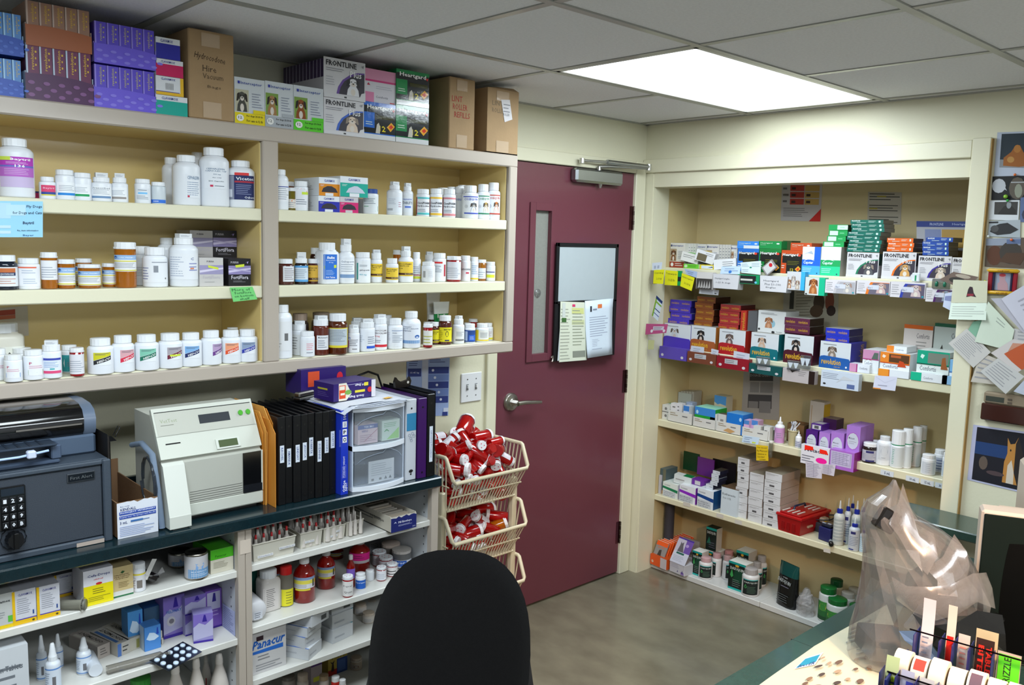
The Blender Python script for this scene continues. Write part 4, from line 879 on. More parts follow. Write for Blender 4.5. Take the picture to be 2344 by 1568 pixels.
# fire-safe with keypad
sx0,sx1,sy0,sy1,sh = -3.12,-2.747,-.529,-.10,.213
o = thing('safe','dark blue-grey steel safe with black number keypad','safe',((sx0+sx1)/2,sy0,zc)); w = sx1-sx0
q = MB(); c_ = '#3a4450'; f_ = .020
q.bbox(-w/2,w/2,.014,sy1-sy0,0,sh,c_,.004); q.bbox(-w/2,-w/2+f_,0,.0138,0,sh,c_,.003); q.bbox(w/2-f_,w/2,0,.0138,0,sh,c_,.003); q.bbox(-w/2+f_,w/2-f_,0,.0138,0,f_*.8,c_,.003); q.bbox(-w/2+f_,w/2-f_,0,.0138,sh-.012,sh,c_,.003)
q.obj('casing',SAFEM,o)
q = MB(); q.bbox(-w/2+f_+.0015,w/2-f_-.0015,.006,.0139,f_*.8+.0015,sh-.0135,'#353c46',.002); dr_ = q.obj('door',SAFEM,o)
kx0,kx1,kz0,kz1 = -2.998-(sx0+sx1)/2,-2.942-(sx0+sx1)/2,.078,.182
q = MB(); q.bbox(kx0,kx1,-.004,.0059,kz0,kz1,'#0c0d10',.002); q.box(kx0+.004,kx1-.004,-.006,-.0041,kz1-.02,kz1-.003,'#17202c'); q.obj('keypad_housing',GLOSS,dr_)
for i,ch in enumerate('123456789A0B'):
    cx = kx0+(kx1-kx0)*(.2+.3*(i % 3)); cz = kz1-.033-(i//3)*.0195
    q = MB(); q.bbox(cx-.007,cx+.007,-.0062,-.0041,cz-.008,cz+.008,'#15161a',.001); paint(q,[('t',.25,.2,.75,.6,ch,'#d8dce4',.03)],lambda u,v,of,cx=cx,cz=cz: (cx-.007+.014*u,-.0063-of,cz-.008+.016*v)); q.obj('key',PLAST,dr_)
q = MB(T=Matrix.Translation(((kx0+kx1)/2,.006,.055)) @ Matrix.Rotation(math.radians(90),4,'X')); q.lathe([[(.028,0),(.028,.006)],[(.02,.006),(.018,.028),(0,.028)]],'#0e0f12',24,rib=.08); q.bbox(-.005,.005,-.019,.019,.028,.034,'#0b0b0d',.001); q.obj('dial_knob',PLAST,dr_)
q = MB(); px,pz = -2.817-(sx0+sx1)/2,.178; q.bbox(px-.032,px+.032,.002,.0059,pz-.011,pz+.011,'#767c84',.001); q.bbox(px-.030,px+.030,.0012,.0021,pz-.009,pz+.009,'#353b44',.0005); paint(q,[('t',.08,.28,.92,.45,'First Alert','#aab0b8',.0)],lambda u,v,of: (px-.03+.06*u,.0011-of,pz-.009+.018*v)); q.obj('name_plate',METAL,dr_)
q = MB(); q.box(.10,.165,-.0005,0,.001,.011,'#a89a90'); q.obj('sticker',PAPER,o)
# printer on the safe
zs = zc+sh+.0005
o = thing('printer','black and grey inkjet printer sitting on the safe','printer',(-2.97,-.44,zs)); o.scale = (1,1,.93)
def pr(n,m,fn_): q = MB(); fn_(q); return q.obj(n,m,o)
W2 = .215
pr('base',PLAST,lambda q: (q.bbox(-W2,W2,-.005,.30,0,.055,'#49586c',.006),q.bbox(-W2,W2-.10,-.06,-.0055,0,.012,'#3d4a5e',.004)))
def hood(q):
    prof = [(.0,.056),(-.012,.07),(-.014,.10),(.0,.125),(.03,.138),(.10,.142),(.22,.135),(.30,.12),(.30,.056)]
    n = len(prof); vs = [(x,y,z_) for x in (-W2,W2-.03) for (y,z_) in prof]
    q.add(vs,[(i,i+1,i+1+n,i+n) for i in range(n-1)],'#08080a',True); q.add(vs,[tuple(range(n)),tuple(range(2*n-1,n-1,-1))],'#08080a')
pr('lid',GLOSS,hood)
def cheek(q):
    prof = [(.0,.056),(-.008,.07),(-.010,.10),(.004,.122),(.034,.134),(.10,.138),(.22,.131),(.30,.116),(.30,.056)]
    n = len(prof)
    for a,b_ in ((W2-.0295,W2),):
        vs = [(x,y,z_) for x in (a,b_) for (y,z_) in prof]
        q.add(vs,[(i,i+1,i+1+n,i+n) for i in range(n-1)],'#5a677a',True); q.add(vs,[tuple(range(n)),tuple(range(2*n-1,n-1,-1))],'#55627a')
pr('side_cheek',PLAST,cheek)
pr('trim_strip',METAL,lambda q: q.bbox(.03,W2-.035,-.0165,-.0148,.086,.091,'#a09a94',.0005))
def tray(q):
    q.bbox(-W2,.105,-.075,-.0152,.052,.058,'#2c3746',.002)
    for k in range(12): q.box(-W2+.02+k*.024,-W2+.026+k*.024,-.072,-.018,.0582,.0592,'#222b38')
pr('output_tray',PLAST,tray)
pr('paper_guide',PLAST,lambda q: (q.tube([(-W2,-.085,.036),(.02,-.085,.037),(.085,-.075,.042)],.0035,'#a8c0e8',6),q.bbox(.035,.055,-.093,-.0751,.030,.050,'#c4cde4',.003)))
pr('support_arm',PLAST,lambda q: q.bbox(.095,.118,-.06,-.0056,.0125,.05,'#46546a',.003))
# thin black folder standing next to the safe
q = MB(); q.prism([(-.0,0),(.004,0),(.004,.262),(0,.270)],0,.30,'#17120f'); o = q.obj('folder',MATTE,loc=(-2.7445,-.50,zc)); tag(o,'thin black folder standing on edge against the safe','folder')
# eyeglasses / clip cluster on the wall hook behind it
o = thing('binder_clip','black binder clips hooked over the folder behind the safe','clip',(-2.66,-.24,zc))
q = MB()
q.box(-.001,.001,-.01,.01,0,.19,'#2a2a2c'); q.obj('stand_wire',METAL,o)
q = MB(); q.prism([(-.02,.19),(.02,.19),(.006,.205),(-.006,.205)],-.006,.006,'#121214'); q.tube([(-.02,0,.2),(-.026,0,.225),(-.016,0,.215)],.001,'#9a9a9a',5); q.tube([(.018,0,.2),(.032,0,.228),(.026,0,.232),(.012,0,.205)],.0015,'#1b1b1d',5); q.obj('clip_body',PLAST,o)
# open syringe box
kx0,kx1 = -2.7365,-2.634; w = kx1-kx0; h = .095
o = thing('syringe_box','white and blue open-topped syringe box with torn brown edge','box',((kx0+kx1)/2,-.53,zc))
q = MB(); K2 = '#7a5c40'; dep = .30; hb = .135
for a in ((-w/2,w/2,0,.003,h),(-w/2,w/2,dep-.003,dep,hb)): q.box(a[0],a[1],a[2],a[3],0,a[4],K2)
for sx in (-w/2,w/2-.003): q.prism([(sx,0),(sx+.003,0),(sx+.003,h),(sx,h)],.003,dep-.003,K2)
q.box(-w/2,w/2,0,dep,0,.003,K2); q.obj('box',KRAFT,o)
q = MB(); n = 12; rnd = random.Random(5); tp = [h-.002+rnd.uniform(-.003,.003) for _ in range(n+1)]
for k in range(n):
    x_0,x_1 = -w/2+w*k/n,-w/2+w*(k+1)/n; q.add([(x_0,-.0006,0),(x_1,-.0006,0),(x_1,-.0006,tp[k+1]),(x_0,-.0006,tp[k])],[(0,1,2,3)],'#d4d8e2')
paint(q,[('t',.08,.86,.3,.04,'Rx only','#35508c',0),('t',.08,.76,.46,.075,'KENDALL','#2a3a70',.01),('r',.05,.65,.95,.74,'#2c48a0'),('t',.07,.67,.93,.055,'MONOJECT VETERINARY','#e0e6f4',.015),('r',.05,.54,.95,.62,'#2c48a0'),('t',.07,.56,.93,.045,'Regular Luer Tip Syringes with Needle','#e0e6f4',.0),('t',.06,.40,.24,.075,'3 mL','#2a3a70',.01),('r',.32,.42,.62,.47,'#3a6aa8'),('r',.62,.435,.78,.452,'#3a6aa8'),('l',.05,.05,.95,.34,6,'#8a9cc8')],fm(w,-.001,h)); q.obj('printed_front',CARD,o)
# blood analyzer
ax0,ax1 = -2.612,-2.322; w = ax1-ax0
o = thing('blood_analyzer','off-white bench analyzer with sloping head and green screen','analyzer',((ax0+ax1)/2,-.50,zc))
IV,IV2 = '#c4c7bd','#b4b5ab'
def an(n,m,fn_,T=None): q = MB(T=T); fn_(q); return q.obj(n,m,o)
YZ = Matrix(((0,1,0,0),(1,0,0,0),(0,0,1,0),(0,0,0,1)))  # prism helper: profile given as (y,z),extruded in x
def yprism(q,pts,x_0,x_1,col,sm=False):
    n = len(pts); v = [(x_0,p[0],p[1]) for p in pts]+[(x_1,p[0],p[1]) for p in pts]
    q.add(v,[tuple(range(n)),tuple(range(2*n-1,n-1,-1))],col); q.add(v,[(i,(i+1) % n,(i+1) % n+n,i+n) for i in range(n)],col,sm)
HT,HY = .300,.085
an('body',MATTE,lambda q: (yprism(q,[(0,.012),(.0,.165),(.01,.17),(HY,HT-.012),(.20,HT-.012),(.20,.012)],-w/2+.004,w/2-.002,IV2),q.box(-w/2+.01,w/2-.01,.02,.19,0,.012,'#2a2a2a')))
an('lower_front',PLAST,lambda q: (q.bbox(-w/2+.060,w/2,-.004,-.0003,.014,.048,IV,.002),q.bbox(-w/2+.055,w/2-.062,-.0035,-.0003,.049,.168,'#b0b1a8',.001)))
def vents(q):
    for k in range(5): q.box(-w/2+.075,w/2-.064,-.0042,-.0036,.054+k*.0065,.0555+k*.0065,'#6a6b66')
an('vent_grooves',MATTE,vents)['kind'] = 'stuff'
an('cartridge_bay',GLOSS,lambda q: (q.box(w/2-.060,w/2-.006,-.0032,-.0005,.050,.166,'#0b0c0f'),q.box(w/2-.060,w/2-.004,-.006,-.0033,.050,.072,'#1b1d22'),q.bbox(w/2-.005,w/2,-.004,-.0003,.049,.168,IV,.001)))
an('foot_column',PLAST,lambda q: (yprism(q,[(-.053,.004),(-.053,.036),(-.052,.038),(-.012,.165),(-.001,.172),(-.001,.004)],-w/2,-w/2+.058,'#c9ccc4'),q.bbox(-w/2+.01,-w/2+.05,-.048,-.0015,0,.0035,'#9a9a92',.001)))
def slope(u,v,of): # sloping head plane
    z_ = .175+(HT-.175)*v; y_ = .012+(HY-.012)*v; n_ = Vector((0,-(HT-.175),(HY-.012))).normalized()
    x_ = (-w/2+.001)*(1-v)-(w/2-.001)*v*.985+u*(w*(1-.0*v)-.002*1)
    return (x_,y_+n_.y*of,z_+n_.z*of)
def head(q):
    vs = [slope(0,0,0),slope(1,0,0),slope(1,1,0),slope(0,1,0),slope(0,0,.012),slope(1,0,.012),slope(1,1,.012),slope(0,1,.012)]
    q.add(vs,[(4,5,6,7),(0,4,7,3),(1,2,6,5),(3,7,6,2),(0,1,5,4)],IV)
    paint(q,[('r',0,.44,1,.446,'#8f9088'),('r',.02,.91,.98,.925,'#1a1a1a'),('r',.07,.27,.21,.295,'#151515'),('t',.06,.68,.24,.07,'VetTest','#7f8a6a',0),('l',.06,.62,.24,.66,1,'#77786e'),('r',.02,.45,.98,.905,IV2),('t',.06,.70,.22,.07,'VetTest','#8d9678',0),('l',.06,.63,.24,.67,1,'#77786e')],lambda u,v,of: slope(u,v,.012+of))
an('head_panel',PLAST,head)
def patch(u0,v0,u1,v1,col,t=.003,b0=.0125): return lambda q: q.add([slope(u,v,b0+z_) for z_ in (0,t) for (u,v) in ((u0,v0),(u1,v0),(u1,v1),(u0,v1))],[(4,5,6,7),(0,1,5,4),(1,2,6,5),(2,3,7,6),(3,0,4,7)],col)
an('display_window',GLOSS,patch(.43,.60,.74,.78,'#3a3d42',.001)); an('lcd_frame',PLAST,patch(.54,.04,.78,.24,'#c9cdc4',.004)); an('lcd_screen',GLOSS,patch(.565,.07,.755,.21,'#4f5c40',.001,.0166))
for u_ in (.855,.935):
    q = MB()
    vs = [slope(u_+.024*math.cos(a*math.pi/8),.72+.055*math.sin(a*math.pi/8),.0125+z_) for z_ in (0,.004) for a in range(16)]
    q.add(vs,[tuple(range(16,32))]+[(a,(a+1) % 16,(a+1) % 16+16,a+16) for a in range(16)],'#4aa030'); q.obj('button',PLAST,o)
# clear bagged tubing beside the analyzer
o = thing('tubing_bundle','coiled clear tubing and white sleeve between syringe box and analyzer','tubing',(-2.6235,-.42,zc))
q = MB(); q.tube([(.0,-.11,.006),(-.004,-.10,.10),(-.010,-.08,.20),(-.008,0,.215),(0,.1,.19)],.008,'#a9bcd4',8); q.obj('sleeve',FROST,o)
q = MB(); q.tube([(-.014+.004*math.cos(a*.6),-.06+.05*math.cos(a*.5),.12+.07*math.sin(a*.5)) for a in range(26)],.003,'#6c7480',6); q.obj('coil',CLEARM,o)
# manila envelopes
rnd = random.Random(11)
for k in range(9):
    x_ = -2.317+k*.0038; hh = .262+rnd.uniform(-.02,.024)
    q = MB(); cc = ('#c8822c','#d0913c','#d9a04c','#c27a22')[k % 4]; y_0 = rnd.uniform(0,.02) if k != 4 else -.035
    pts = [(y_0,0),(y_0+.23,0),(y_0+.23,hh),(y_0+.04,hh+.004),(y_0,hh-.03-rnd.random()*.02)]
    yprism(q,pts,0,.0016,cc); o = q.obj('envelope',PAPER,loc=(x_,-.505,zc),rot=(0,rnd.uniform(-.022,.022),rnd.uniform(-.02,.02)))
    if k == 4: tag(o,'manila envelope sticking out in front of the other envelopes','envelope')
    else: tag(o,'manila envelope standing on edge between analyzer and black binders','envelope','manila envelopes beside the black binders')
# eight black binders
names_ = ['RACHEL','AMANDA','LINDSAY','JESSICA','ROBERTA','SUZANNE','JOHN','JULIETTE']
bx = -2.288; bw = .0243
BO = ['nearest the manila envelopes','second from the manila envelopes','third from the manila envelopes','fourth from the manila envelopes','fourth from the blue ream','third from the blue ream','second from the blue ream','touching the blue ream']
def binder(x,wd,hh,dp,col,label,tagspec=None,y=-.53,name='ring_binder',seg=0,rz=0,extra=()):
    o = thing(name,label,'binder',(x+wd/2,y,zc),rz)
    q = MB(); q.bbox(-wd/2+.0008,wd/2-.0008,.0,.004,0,hh,col,.0015); q.obj('spine',PLAST,o)
    for sx in (-wd/2+.0008,wd/2-.0032):
        q = MB(); q.bbox(sx,sx+.0024,.0042,dp,0,hh,col,.0008); q.obj('cover',PLAST,o)
    q = MB(); q.box(-wd/2+.004,wd/2-.004,.03,dp-.01,.006,hh-.012,'#d0cfca' if wd > .03 else '#1c1c1e'); q.obj('pages',PAPER,o)
    q = MB()
    for z_ in (.02,hh-.03): q.lathe([[(.0035,0),(.0035,.001)]],'#333',8) if False else q.add([(.0035*math.cos(a)*1,-.0005,z_+.0035*math.sin(a)) for a in (0,1,2,3,4,5)],[(0,1,2,3,4,5)],'#4a4a4c')
    q.obj('rivets',METAL,o)['kind'] = 'stuff'
    if tagspec:
        z0,z1,tx,wf = tagspec; q = MB(); q.box(-wd*wf,wd*wf,-.0008,-.0001,z0,z1,'#d2dae6'); paint(q,[('t',.25,.12,.75,.76,tx,'#3a4a88',.01,-90)],lambda u,v,of: (-wd*wf+2*wd*wf*u,-.0009-of,z0+(z1-z0)*v)); q.obj('name_tag',PAPER,o)
    for e in extra: e(o)
    return o
TZ = [(.127,.178),(.110,.165),(.122,.174),(.124,.177),(.132,.188),(.112,.175),(.135,.182),(.145,.197)]
for i,nme in enumerate(names_):
    binder(bx+i*bw,bw,.262,.27,'#0d0e11','black ring binder with white name tag, '+BO[i],(TZ[i][0],TZ[i][1],nme,.27),y=-.53+.004*math.sin(i*2))
# blue paper ream
o = carton('A',0,0,0,zc,-.55,.215,'blue wrapped ream of copy paper standing on end','#2038b8',loc=(-2.0785,-.55,zc),w=.025,h=.262,m=GLOSS,name='paper_ream',cat='paper',lab=False,
   f=[('t',.25,.03,.62,.14,'Office','#e4e8f8',.02,90),('t',.62,.04,.9,.1,'DEPOT','#e4e8f8',.02,90),('t',.3,.2,.55,.26,'STANDARD WEIGHT','#d4daf2',.01,90),('t',.15,.2,.26,.14,'multipurpose','#c4ccf0',0,90),('t',.62,.2,.72,.16,'multi-purpose paper','#c4ccf0',0,90),('r',.2,.62,.8,.69,'#e8eaf4'),('r',.2,.71,.8,.78,'#e8eaf4'),('r',.2,.80,.8,.87,'#e8eaf4'),('c',.5,.655,.2,.022,'#20242c'),('c',.5,.655,.12,.013,'#e8eaf4'),('t',.32,.725,.7,.04,'P','#20242c',.03),('l',.35,.81,.8,.86,4,'#20242c'),('t',.25,.895,.7,.07,'100','#e4e8f8',.02,90)])
# drawer unit
dx0,dx1 = -2.047,-1.853; w = dx1-dx0; HD = .265
o = thing('drawer_tower','white two-drawer plastic storage tower with clear bowed drawers','drawers',((dx0+dx1)/2,-.545,zc))
def bow(x,amp=.022): return -amp*(1-(2*x/w)**2)
def bowed(q,z0,z1,col,y_in,amp,x_0=-w/2,x_1=w/2,n=10,taper=0):
    xs_ = [x_0+(x_1-x_0)*k/n for k in range(n+1)]
    vs = [(x,bow(x,amp),z) for z in (z0,z1) for x in xs_]+[(x,y_in,z) for z in (z0,z1) for x in xs_]; m_ = n+1
    q.add(vs,[(k,k+1,k+1+m_,k+m_) for k in range(n)],col,True)
    q.add(vs,[(k+m_,k+1+m_,k+1+3*m_,k+3*m_) for k in range(n)]+[(k+1,k,k+2*m_,k+1+2*m_) for k in range(n)],col)
    q.add(vs,[(0,m_,3*m_,2*m_),(n+2*m_,n+3*m_,n+m_,n)],col)
    q.add(vs,[(k+1+2*m_,k+2*m_,k+3*m_,k+1+3*m_) for k in range(n)],col)
q = MB(); WF = '#c3d0e2'
for z0,z1 in ((0,.014),(.128,.143),(.250,HD)): bowed(q,z0,z1,'#dde3ec',.24,.026)
q.obj('shell',PLAST,o)
for sx in (-w/2,w/2-.004):
    q = MB(); q.box(sx,sx+.004,.002,.238,.0145,.249,WF); q.obj('side_panel',FROST if False else PLAST,o)
q = MB(); q.box(-w/2+.0045,w/2-.0045,.234,.238,.0145,.249,WF); q.obj('back_panel',PLAST,o)
for z0,z1 in ((.0155,.127),(.1445,.249)):
    q = MB(); n = 10; xs_ = [-w/2+.006+(w-.012)*k/n for k in range(n+1)]
    vs = [(x,bow(x)+.002,z) for z in (z0,z1) for x in xs_]; q.add(vs,[(k,k+1,k+2+n,k+1+n) for k in range(n)],'#dfe7f0',True)
    q.box(-w/2+.006,w/2-.006,.01,.22,z0,z0+.002,'#dfe7f0'); dw = q.obj('drawer',DRAWM,o)
    q = MB(); vs = []
    for k in range(13):
        t = k/12; x = -w/2+.012+(w-.024)*t; zt_ = z1-.012-.028*(1-math.sin(math.pi*t)**.6)+(.012 if t > .5 else 0)*math.sin(math.pi*t)
        vs += [(x,bow(x)-.0005,zt_),(x,bow(x)-.0005,zt_+.0022)]
    q.add(vs,[(2*k,2*k+2,2*k+3,2*k+1) for k in range(12)],'#8d99a8',True); q.obj('finger_groove',PLAST,dw)
zin = zc+.1475
carton('A',0,0,0,zin,-.55,.06,'white, blue and pink needle carton inside the upper clear drawer','#d4bcc0',loc=(-1.994,-.548,zin),w=.072,h=.060,cat='box',lab=False,f=[('r',0,.78,1,1,'#4a5c94'),('t',.3,.82,.8,.12,'TERUMO','#d8dcec',.01),('t',.2,.62,.5,.1,'NEEDLE','#3a4a84',.01),('l',.1,.1,.9,.5,4,'#a8909a'),('q',.3,1,.1,.14,.7,.74,'#b07884')])
carton('A',0,0,0,zin,-.55,.06,'white and green triangle-marked carton inside the upper clear drawer','#c9d6c8',loc=(-1.908,-.548,zin),w=.068,h=.064,cat='box',lab=False,f=[('p',[(.25,.05),(.95,.05),(.95,.6)],'#9ccf7c'),('l',.1,.65,.9,.9,3,'#7ba878'),('t',.1,.45,.4,.12,'A','#4a9a5a',.02)])
zin = zc+.0185
sh_ = carton('A',0,0,0,zin,-.55,.004,'folded white instruction sheet inside the lower clear drawer','#cfd1d2',loc=(-1.945,-.552,zin),w=.095,h=.070,cat='paper',name='instruction_sheet',lab=False,m=PAPER,f=[('l',.1,.3,.9,.9,6,'#a9abae'),('r',.1,.1,.2,.2,'#777'),('r',.4,.1,.5,.2,'#777'),('p',[(.6,.1),(.66,.25),(.72,.1)],'#6a6e74'),('p',[(.78,.1),(.84,.25),(.9,.1)],'#6a6e74')])
# loose papers on the tower
zt = zc+HD
q = MB(); nn = 8
for lay in range(4):
    dz = lay*.0022; ox = (-.03,-.012,.004,-.02)[lay]; vs = []
    for i in range(nn+1):
        for j in range(nn+1):
            u_,v_ = j/nn,i/nn; x = -.115+ox+.22*u_; y = -.03+.28*v_+.01*lay
            sag = -.018*max(0,(.12-u_)/.12)**1.5*(1.2-.8*v_)*(1 if x < -w/2+.01 else 0)
            vs.append((x,y,dz+.0008+sag*.6+.0012*math.sin(u_*9+lay)))
    q.add(vs,[(i*(nn+1)+j,i*(nn+1)+j+1,(i+1)*(nn+1)+j+1,(i+1)*(nn+1)+j) for i in range(nn) for j in range(nn)],('#c3c9d6','#cfd4de','#c6ccd8','#d2d6de')[lay],True)
q.add([(.04,.02,.0098),(.075,.03,.0098),(.065,.045,.0098),(.035,.035,.0098)],[(0,1,2,3)],'#e0b050')
o = q.obj('loose_papers',PAPER,loc=((dx0+dx1)/2,-.545,zt+.0012)); tag(o,'curling loose papers lying on the white drawer tower','paper')
zz = zt+.0115
SB = [('p',[(.12,.0),(.3,0),(.42,.35),(.3,1),(.12,1)],'#e0d8c8'),('r',.13,.12,.28,.88,'#d84a24'),('r',.14,.62,.26,.84,'#e8e0d0'),('r',.16,.32,.26,.44,'#e8e0d0'),('c',.34,.45,.08,.14,'#7aa84c'),
      ('t',.36,.08,.72,.17,'Snack Bags','#e8e6f0',.02,180),('r',.5,.36,.74,.5,'#e0d040'),('t',.5,.72,.74,.16,'60 Bags','#e8e6f0',.02,180),('r',.72,.7,.82,.9,'#e0d040'),('c',.86,.45,.06,.16,'#c82838'),('r',.9,0,1,1,'#d4d2da'),('l',.3,.84,.68,.92,1,'#b8b0d8')]
carton('A',0,0,0,zz,-.46,.10,'purple snack bag box lying upside down on the papers','#2e1c66',loc=(-1.995,-.475,zz),w=.165,h=.055,cat='box',name='snack_bag_box',lab=False,f=SB,s=[('r',.2,.6,.7,.7,'#b0a830'),('l',.2,.2,.8,.5,3,'#5a4a90')],dr=6)
carton('A',0,0,0,zz,-.34,.10,'second purple snack bag box behind and a little above','#2e1c66',loc=(-2.02,-.33,zz+.0),w=.165,h=.082,cat='box',name='snack_bag_box',lab=False,f=[('r',.15,.3,.4,.9,'#d05030'),('c',.86,.6,.07,.2,'#c82838')])
o = thing('stapler','grey metal stapler lying by the snack bag boxes','stapler',(-2.09,-.34,zz-.008),math.radians(20))
q = MB(); q.bbox(-.045,.03,-.015,.015,0,.008,'#8a8a8a',.002); q.obj('base',METAL,o)
q = MB(); q.bbox(-.045,.028,-.012,.012,.0085,.024,'#a3a19c',.004); q.obj('arm',METAL,o)
# white, purple and black binders
def wl(o):
    q = MB(); q.box(-.0185,.0185,-.0009,-.0002,.165,.222,'#2a7ca8'); q.obj('blue_patch',PAPER,o)
    q = MB(); vs = [(.009*math.cos(a),-.0008,.03+.006*math.sin(a)) for a in (0,1,2,3,4,5)]; q.add(vs,[(0,1,2,3,4,5)],'#222'); q.obj('finger_hole',PLAST,o)
    q = MB()
    for (x,z_) in ((-.008,.15),(.004,.155),(-.002,.14),(.01,.146),(.0,.132)):
        q.tube([(x+.005*math.cos(a),-.001,z_+.005*math.sin(a)) for a in (0,1.26,2.5,3.8,5,6.28)],.0004,'#5a6a8a',4)
    q.obj('line_drawing',PAPER,o)
binder(-1.846,.042,.268,.26,'#c3c8d0','white ring binder with a blue patch beside the drawer tower',y=-.545,extra=(wl,))
binder(-1.8015,.036,.268,.26,'#3a1258','purple ring binder between white and black binders',y=-.55)
binder(-1.763,.030,.278,.26,'#0e0f12','black ring binder with long white spine strip at counter end',(.05,.17,'Laboratory Procedures',.22),y=-.55)
q = MB(); q.box(0,.0015,0,.24,0,.285,'#4a4c50'); o = q.obj('clipboard',CLEARM,loc=(-1.7285,-.545,zc)); tag(o,'smoky clear clipboard standing past the last black binder','clipboard')
o = thing('magazine_file','black wire mesh magazine file behind the purple binder','file holder',(-1.79,-.24,zc))
q = MB(); q.tube([(-.07,0,.25),(-.06,.0,.30),(-.0,.0,.315),(.04,0,.30),(.06,0,.25)],.004,'#101012',6); q.obj('rim',PLAST,o)
q = MB(); q.box(-.07,-.067,0,.2,0,.25,'#16171a'); q.box(.057,.06,0,.2,0,.25,'#16171a'); q.box(-.07,.06,.0,.002,0,.25,'#17181b'); q.box(-.07,.06,.198,.2,0,.25,'#17181b'); q.obj('mesh_body',MATTE,o)
o = thing('cat_clip','black cat-shaped paper clip perched on the black binders','clip',(-1.755,-.40,zc+.279))
q = MB(); q.prism([(-.03,0),(.03,0),(.034,.02),(.028,.034),(.022,.024),(.012,.022),(-.005,.018),(-.02,.026),(-.028,.036),(-.034,.02)],0,.012,'#1a1512'); q.obj('body',PLAST,o)
q = MB(); q.add([(.02+.005*math.cos(a),-.0006,.016+.005*math.sin(a)) for a in (0,1,2,3,4,5)],[(0,1,2,3,4,5)],'#c9c4ba'); q.obj('eye',PLAST,o)
def poster_d(): return ['#8ea2cc',('t',.2,.9,.8,.03,'THE PREFERRED THYROID PROFILE','#26346c',.01),('r',.03,.6,.33,.72,'#2c3c80'),('r',.35,.3,.49,.85,'#c4cde0'),('t',.08,.64,.28,.03,'15-45 kg','#d8def0'),('l',.05,.75,.32,.84,3,'#3a4a84'),('l',.52,.8,.92,.86,2,'#3a4a84')]+[('r',.5,z_,.98,z_+.1,'#2c3c84' if k % 2 == 0 else '#6c84c0') for k,z_ in enumerate((.64,.53,.42,.31,.20))]+[('c',.6+.05*k,.69-.11*k,.03,.02,'#d8def0') for k in range(5)]+[('r',.85,.0,.97,.06,'#2c3c84'),('r',.87,.06,.99,.12,'#d0d8ec')]
sheet('poster',[(931,800),(1030,800),(1026,951),(930,955)],PAPER,poster_d(),'blue dosing chart poster on the wall above the binders','poster',onY,-.0015)

# ------------------------------------------------------------ lower shelves, bay under the safe
z = .7725
CLV = [('r',0,0,.12,1,'#e0b418'),('r',0,0,1,.13,'#e0b418'),('r',.12,.13,1,.16,'#4a3a9a'),('t',.25,.84,.85,.07,'CLAVAMOX','#3a3a8a',.01),('l',.2,.3,.8,.78,8,'#a0a2ac'),('r',.84,.24,.9,.36,'#2a4a8a'),('c',.86,.06,.06,.03,'#4a4420')]
cA(-40,32,1362,-.535,.1,'white drops carton with a green tab, partly out of view','#b8bab8',f=[('r',0,0,1,.1,'#e0c018'),('r',.8,.16,.95,.34,'#5ab040'),('t',.3,.74,.9,.08,'Clavamox','#33363a',.02),('l',.1,.3,.7,.7,6,'#909498')],z=z)
cA(28,83,1350,-.535,.1,'yellow-edged white drops carton, second on the shelf under safe','#c9cad2',f=CLV,z=z)
cA(84,137,1339,-.535,.1,'yellow-edged white drops carton in front of its taller neighbour','#c9cad2',f=CLV,z=z)
cA(124,171,1313,-.43,.1,'yellow-edged white drops carton standing further back','#c9cad2',f=CLV,z=z)
cA(20,110,1330,-.38,.12,'bluish grey cartons lying at the rear under the counter','#8a94a4',z=z)
cA(172,189,1305,-.42,.2,'black-sided carton behind the yellow drops box','#1a1c20',z=z)
cA(191,259,1302,-.53,.09,'tall white and bright yellow antibiotic drops box','#dcdce4',z=z,f=[('r',0,0,1,.56,'#e4d410'),('t',.14,.78,.9,.09,'Cefa-Drops','#2c3a80',.015),('t',.34,.7,.66,.04,'cefadroxil','#d05050'),('c',.52,.59,.11,.035,'#c83030'),('l',.3,.3,.75,.48,3,'#6a6420'),('l',.15,.1,.9,.25,3,'#8a8420')])
cA(256,305,1296,-.52,.07,'tan and green liquid medicine box with a dark leaf mark','#c4b080',z=z,f=[('r',0,0,1,.05,'#1f6a40'),('r',0,.05,1,.2,'#cfcfca'),('p',[(.4,.8),(.5,.86),(.62,.82),(.5,.76)],'#2f5a30'),('t',.1,.7,.8,.05,'Clindamycin','#5a3420',.01),('t',.12,.64,.86,.05,'Hydrochloride','#5a3420',.01),('t',.15,.58,.8,.05,'Oral Drops','#5a3420',.01),('l',.3,.3,.8,.5,4,'#8a744a')])
bA(302,332,1283,'tub','slim white tube bottle with yellow band and barcode',(.05,.68,150,'#d8d8dc',[('r',0,.88,1,.97,'#e0d040'),('r',.4,.15,.7,.6,'#77706a'),('l',.1,.1,.35,.8,5,'#b0a0a0')]),c=-.505,z=z)
# syringe lying
o = thing('syringe','clear empty syringe lying in front of the drops cartons','syringe',(-2.86,-.515,z+.013),math.radians(-38))
q = MB(T=Matrix.Rotation(math.radians(90),4,'Y')); q.lathe([[(.004,-.055),(.012,-.05),(.012,.04)],[(.018,.04),(.018,.043)]],'#b4b2a4',16); q.obj('barrel',FROST,o)
q = MB(T=Matrix.Rotation(math.radians(90),4,'Y')); q.lathe([[(.010,-.045),(.010,-.035)],[(.004,-.035),(.004,.045)],[(.014,.045),(.014,.048),(0,.048)]],'#6a6a60',14); q.obj('plunger',PLAST,o)
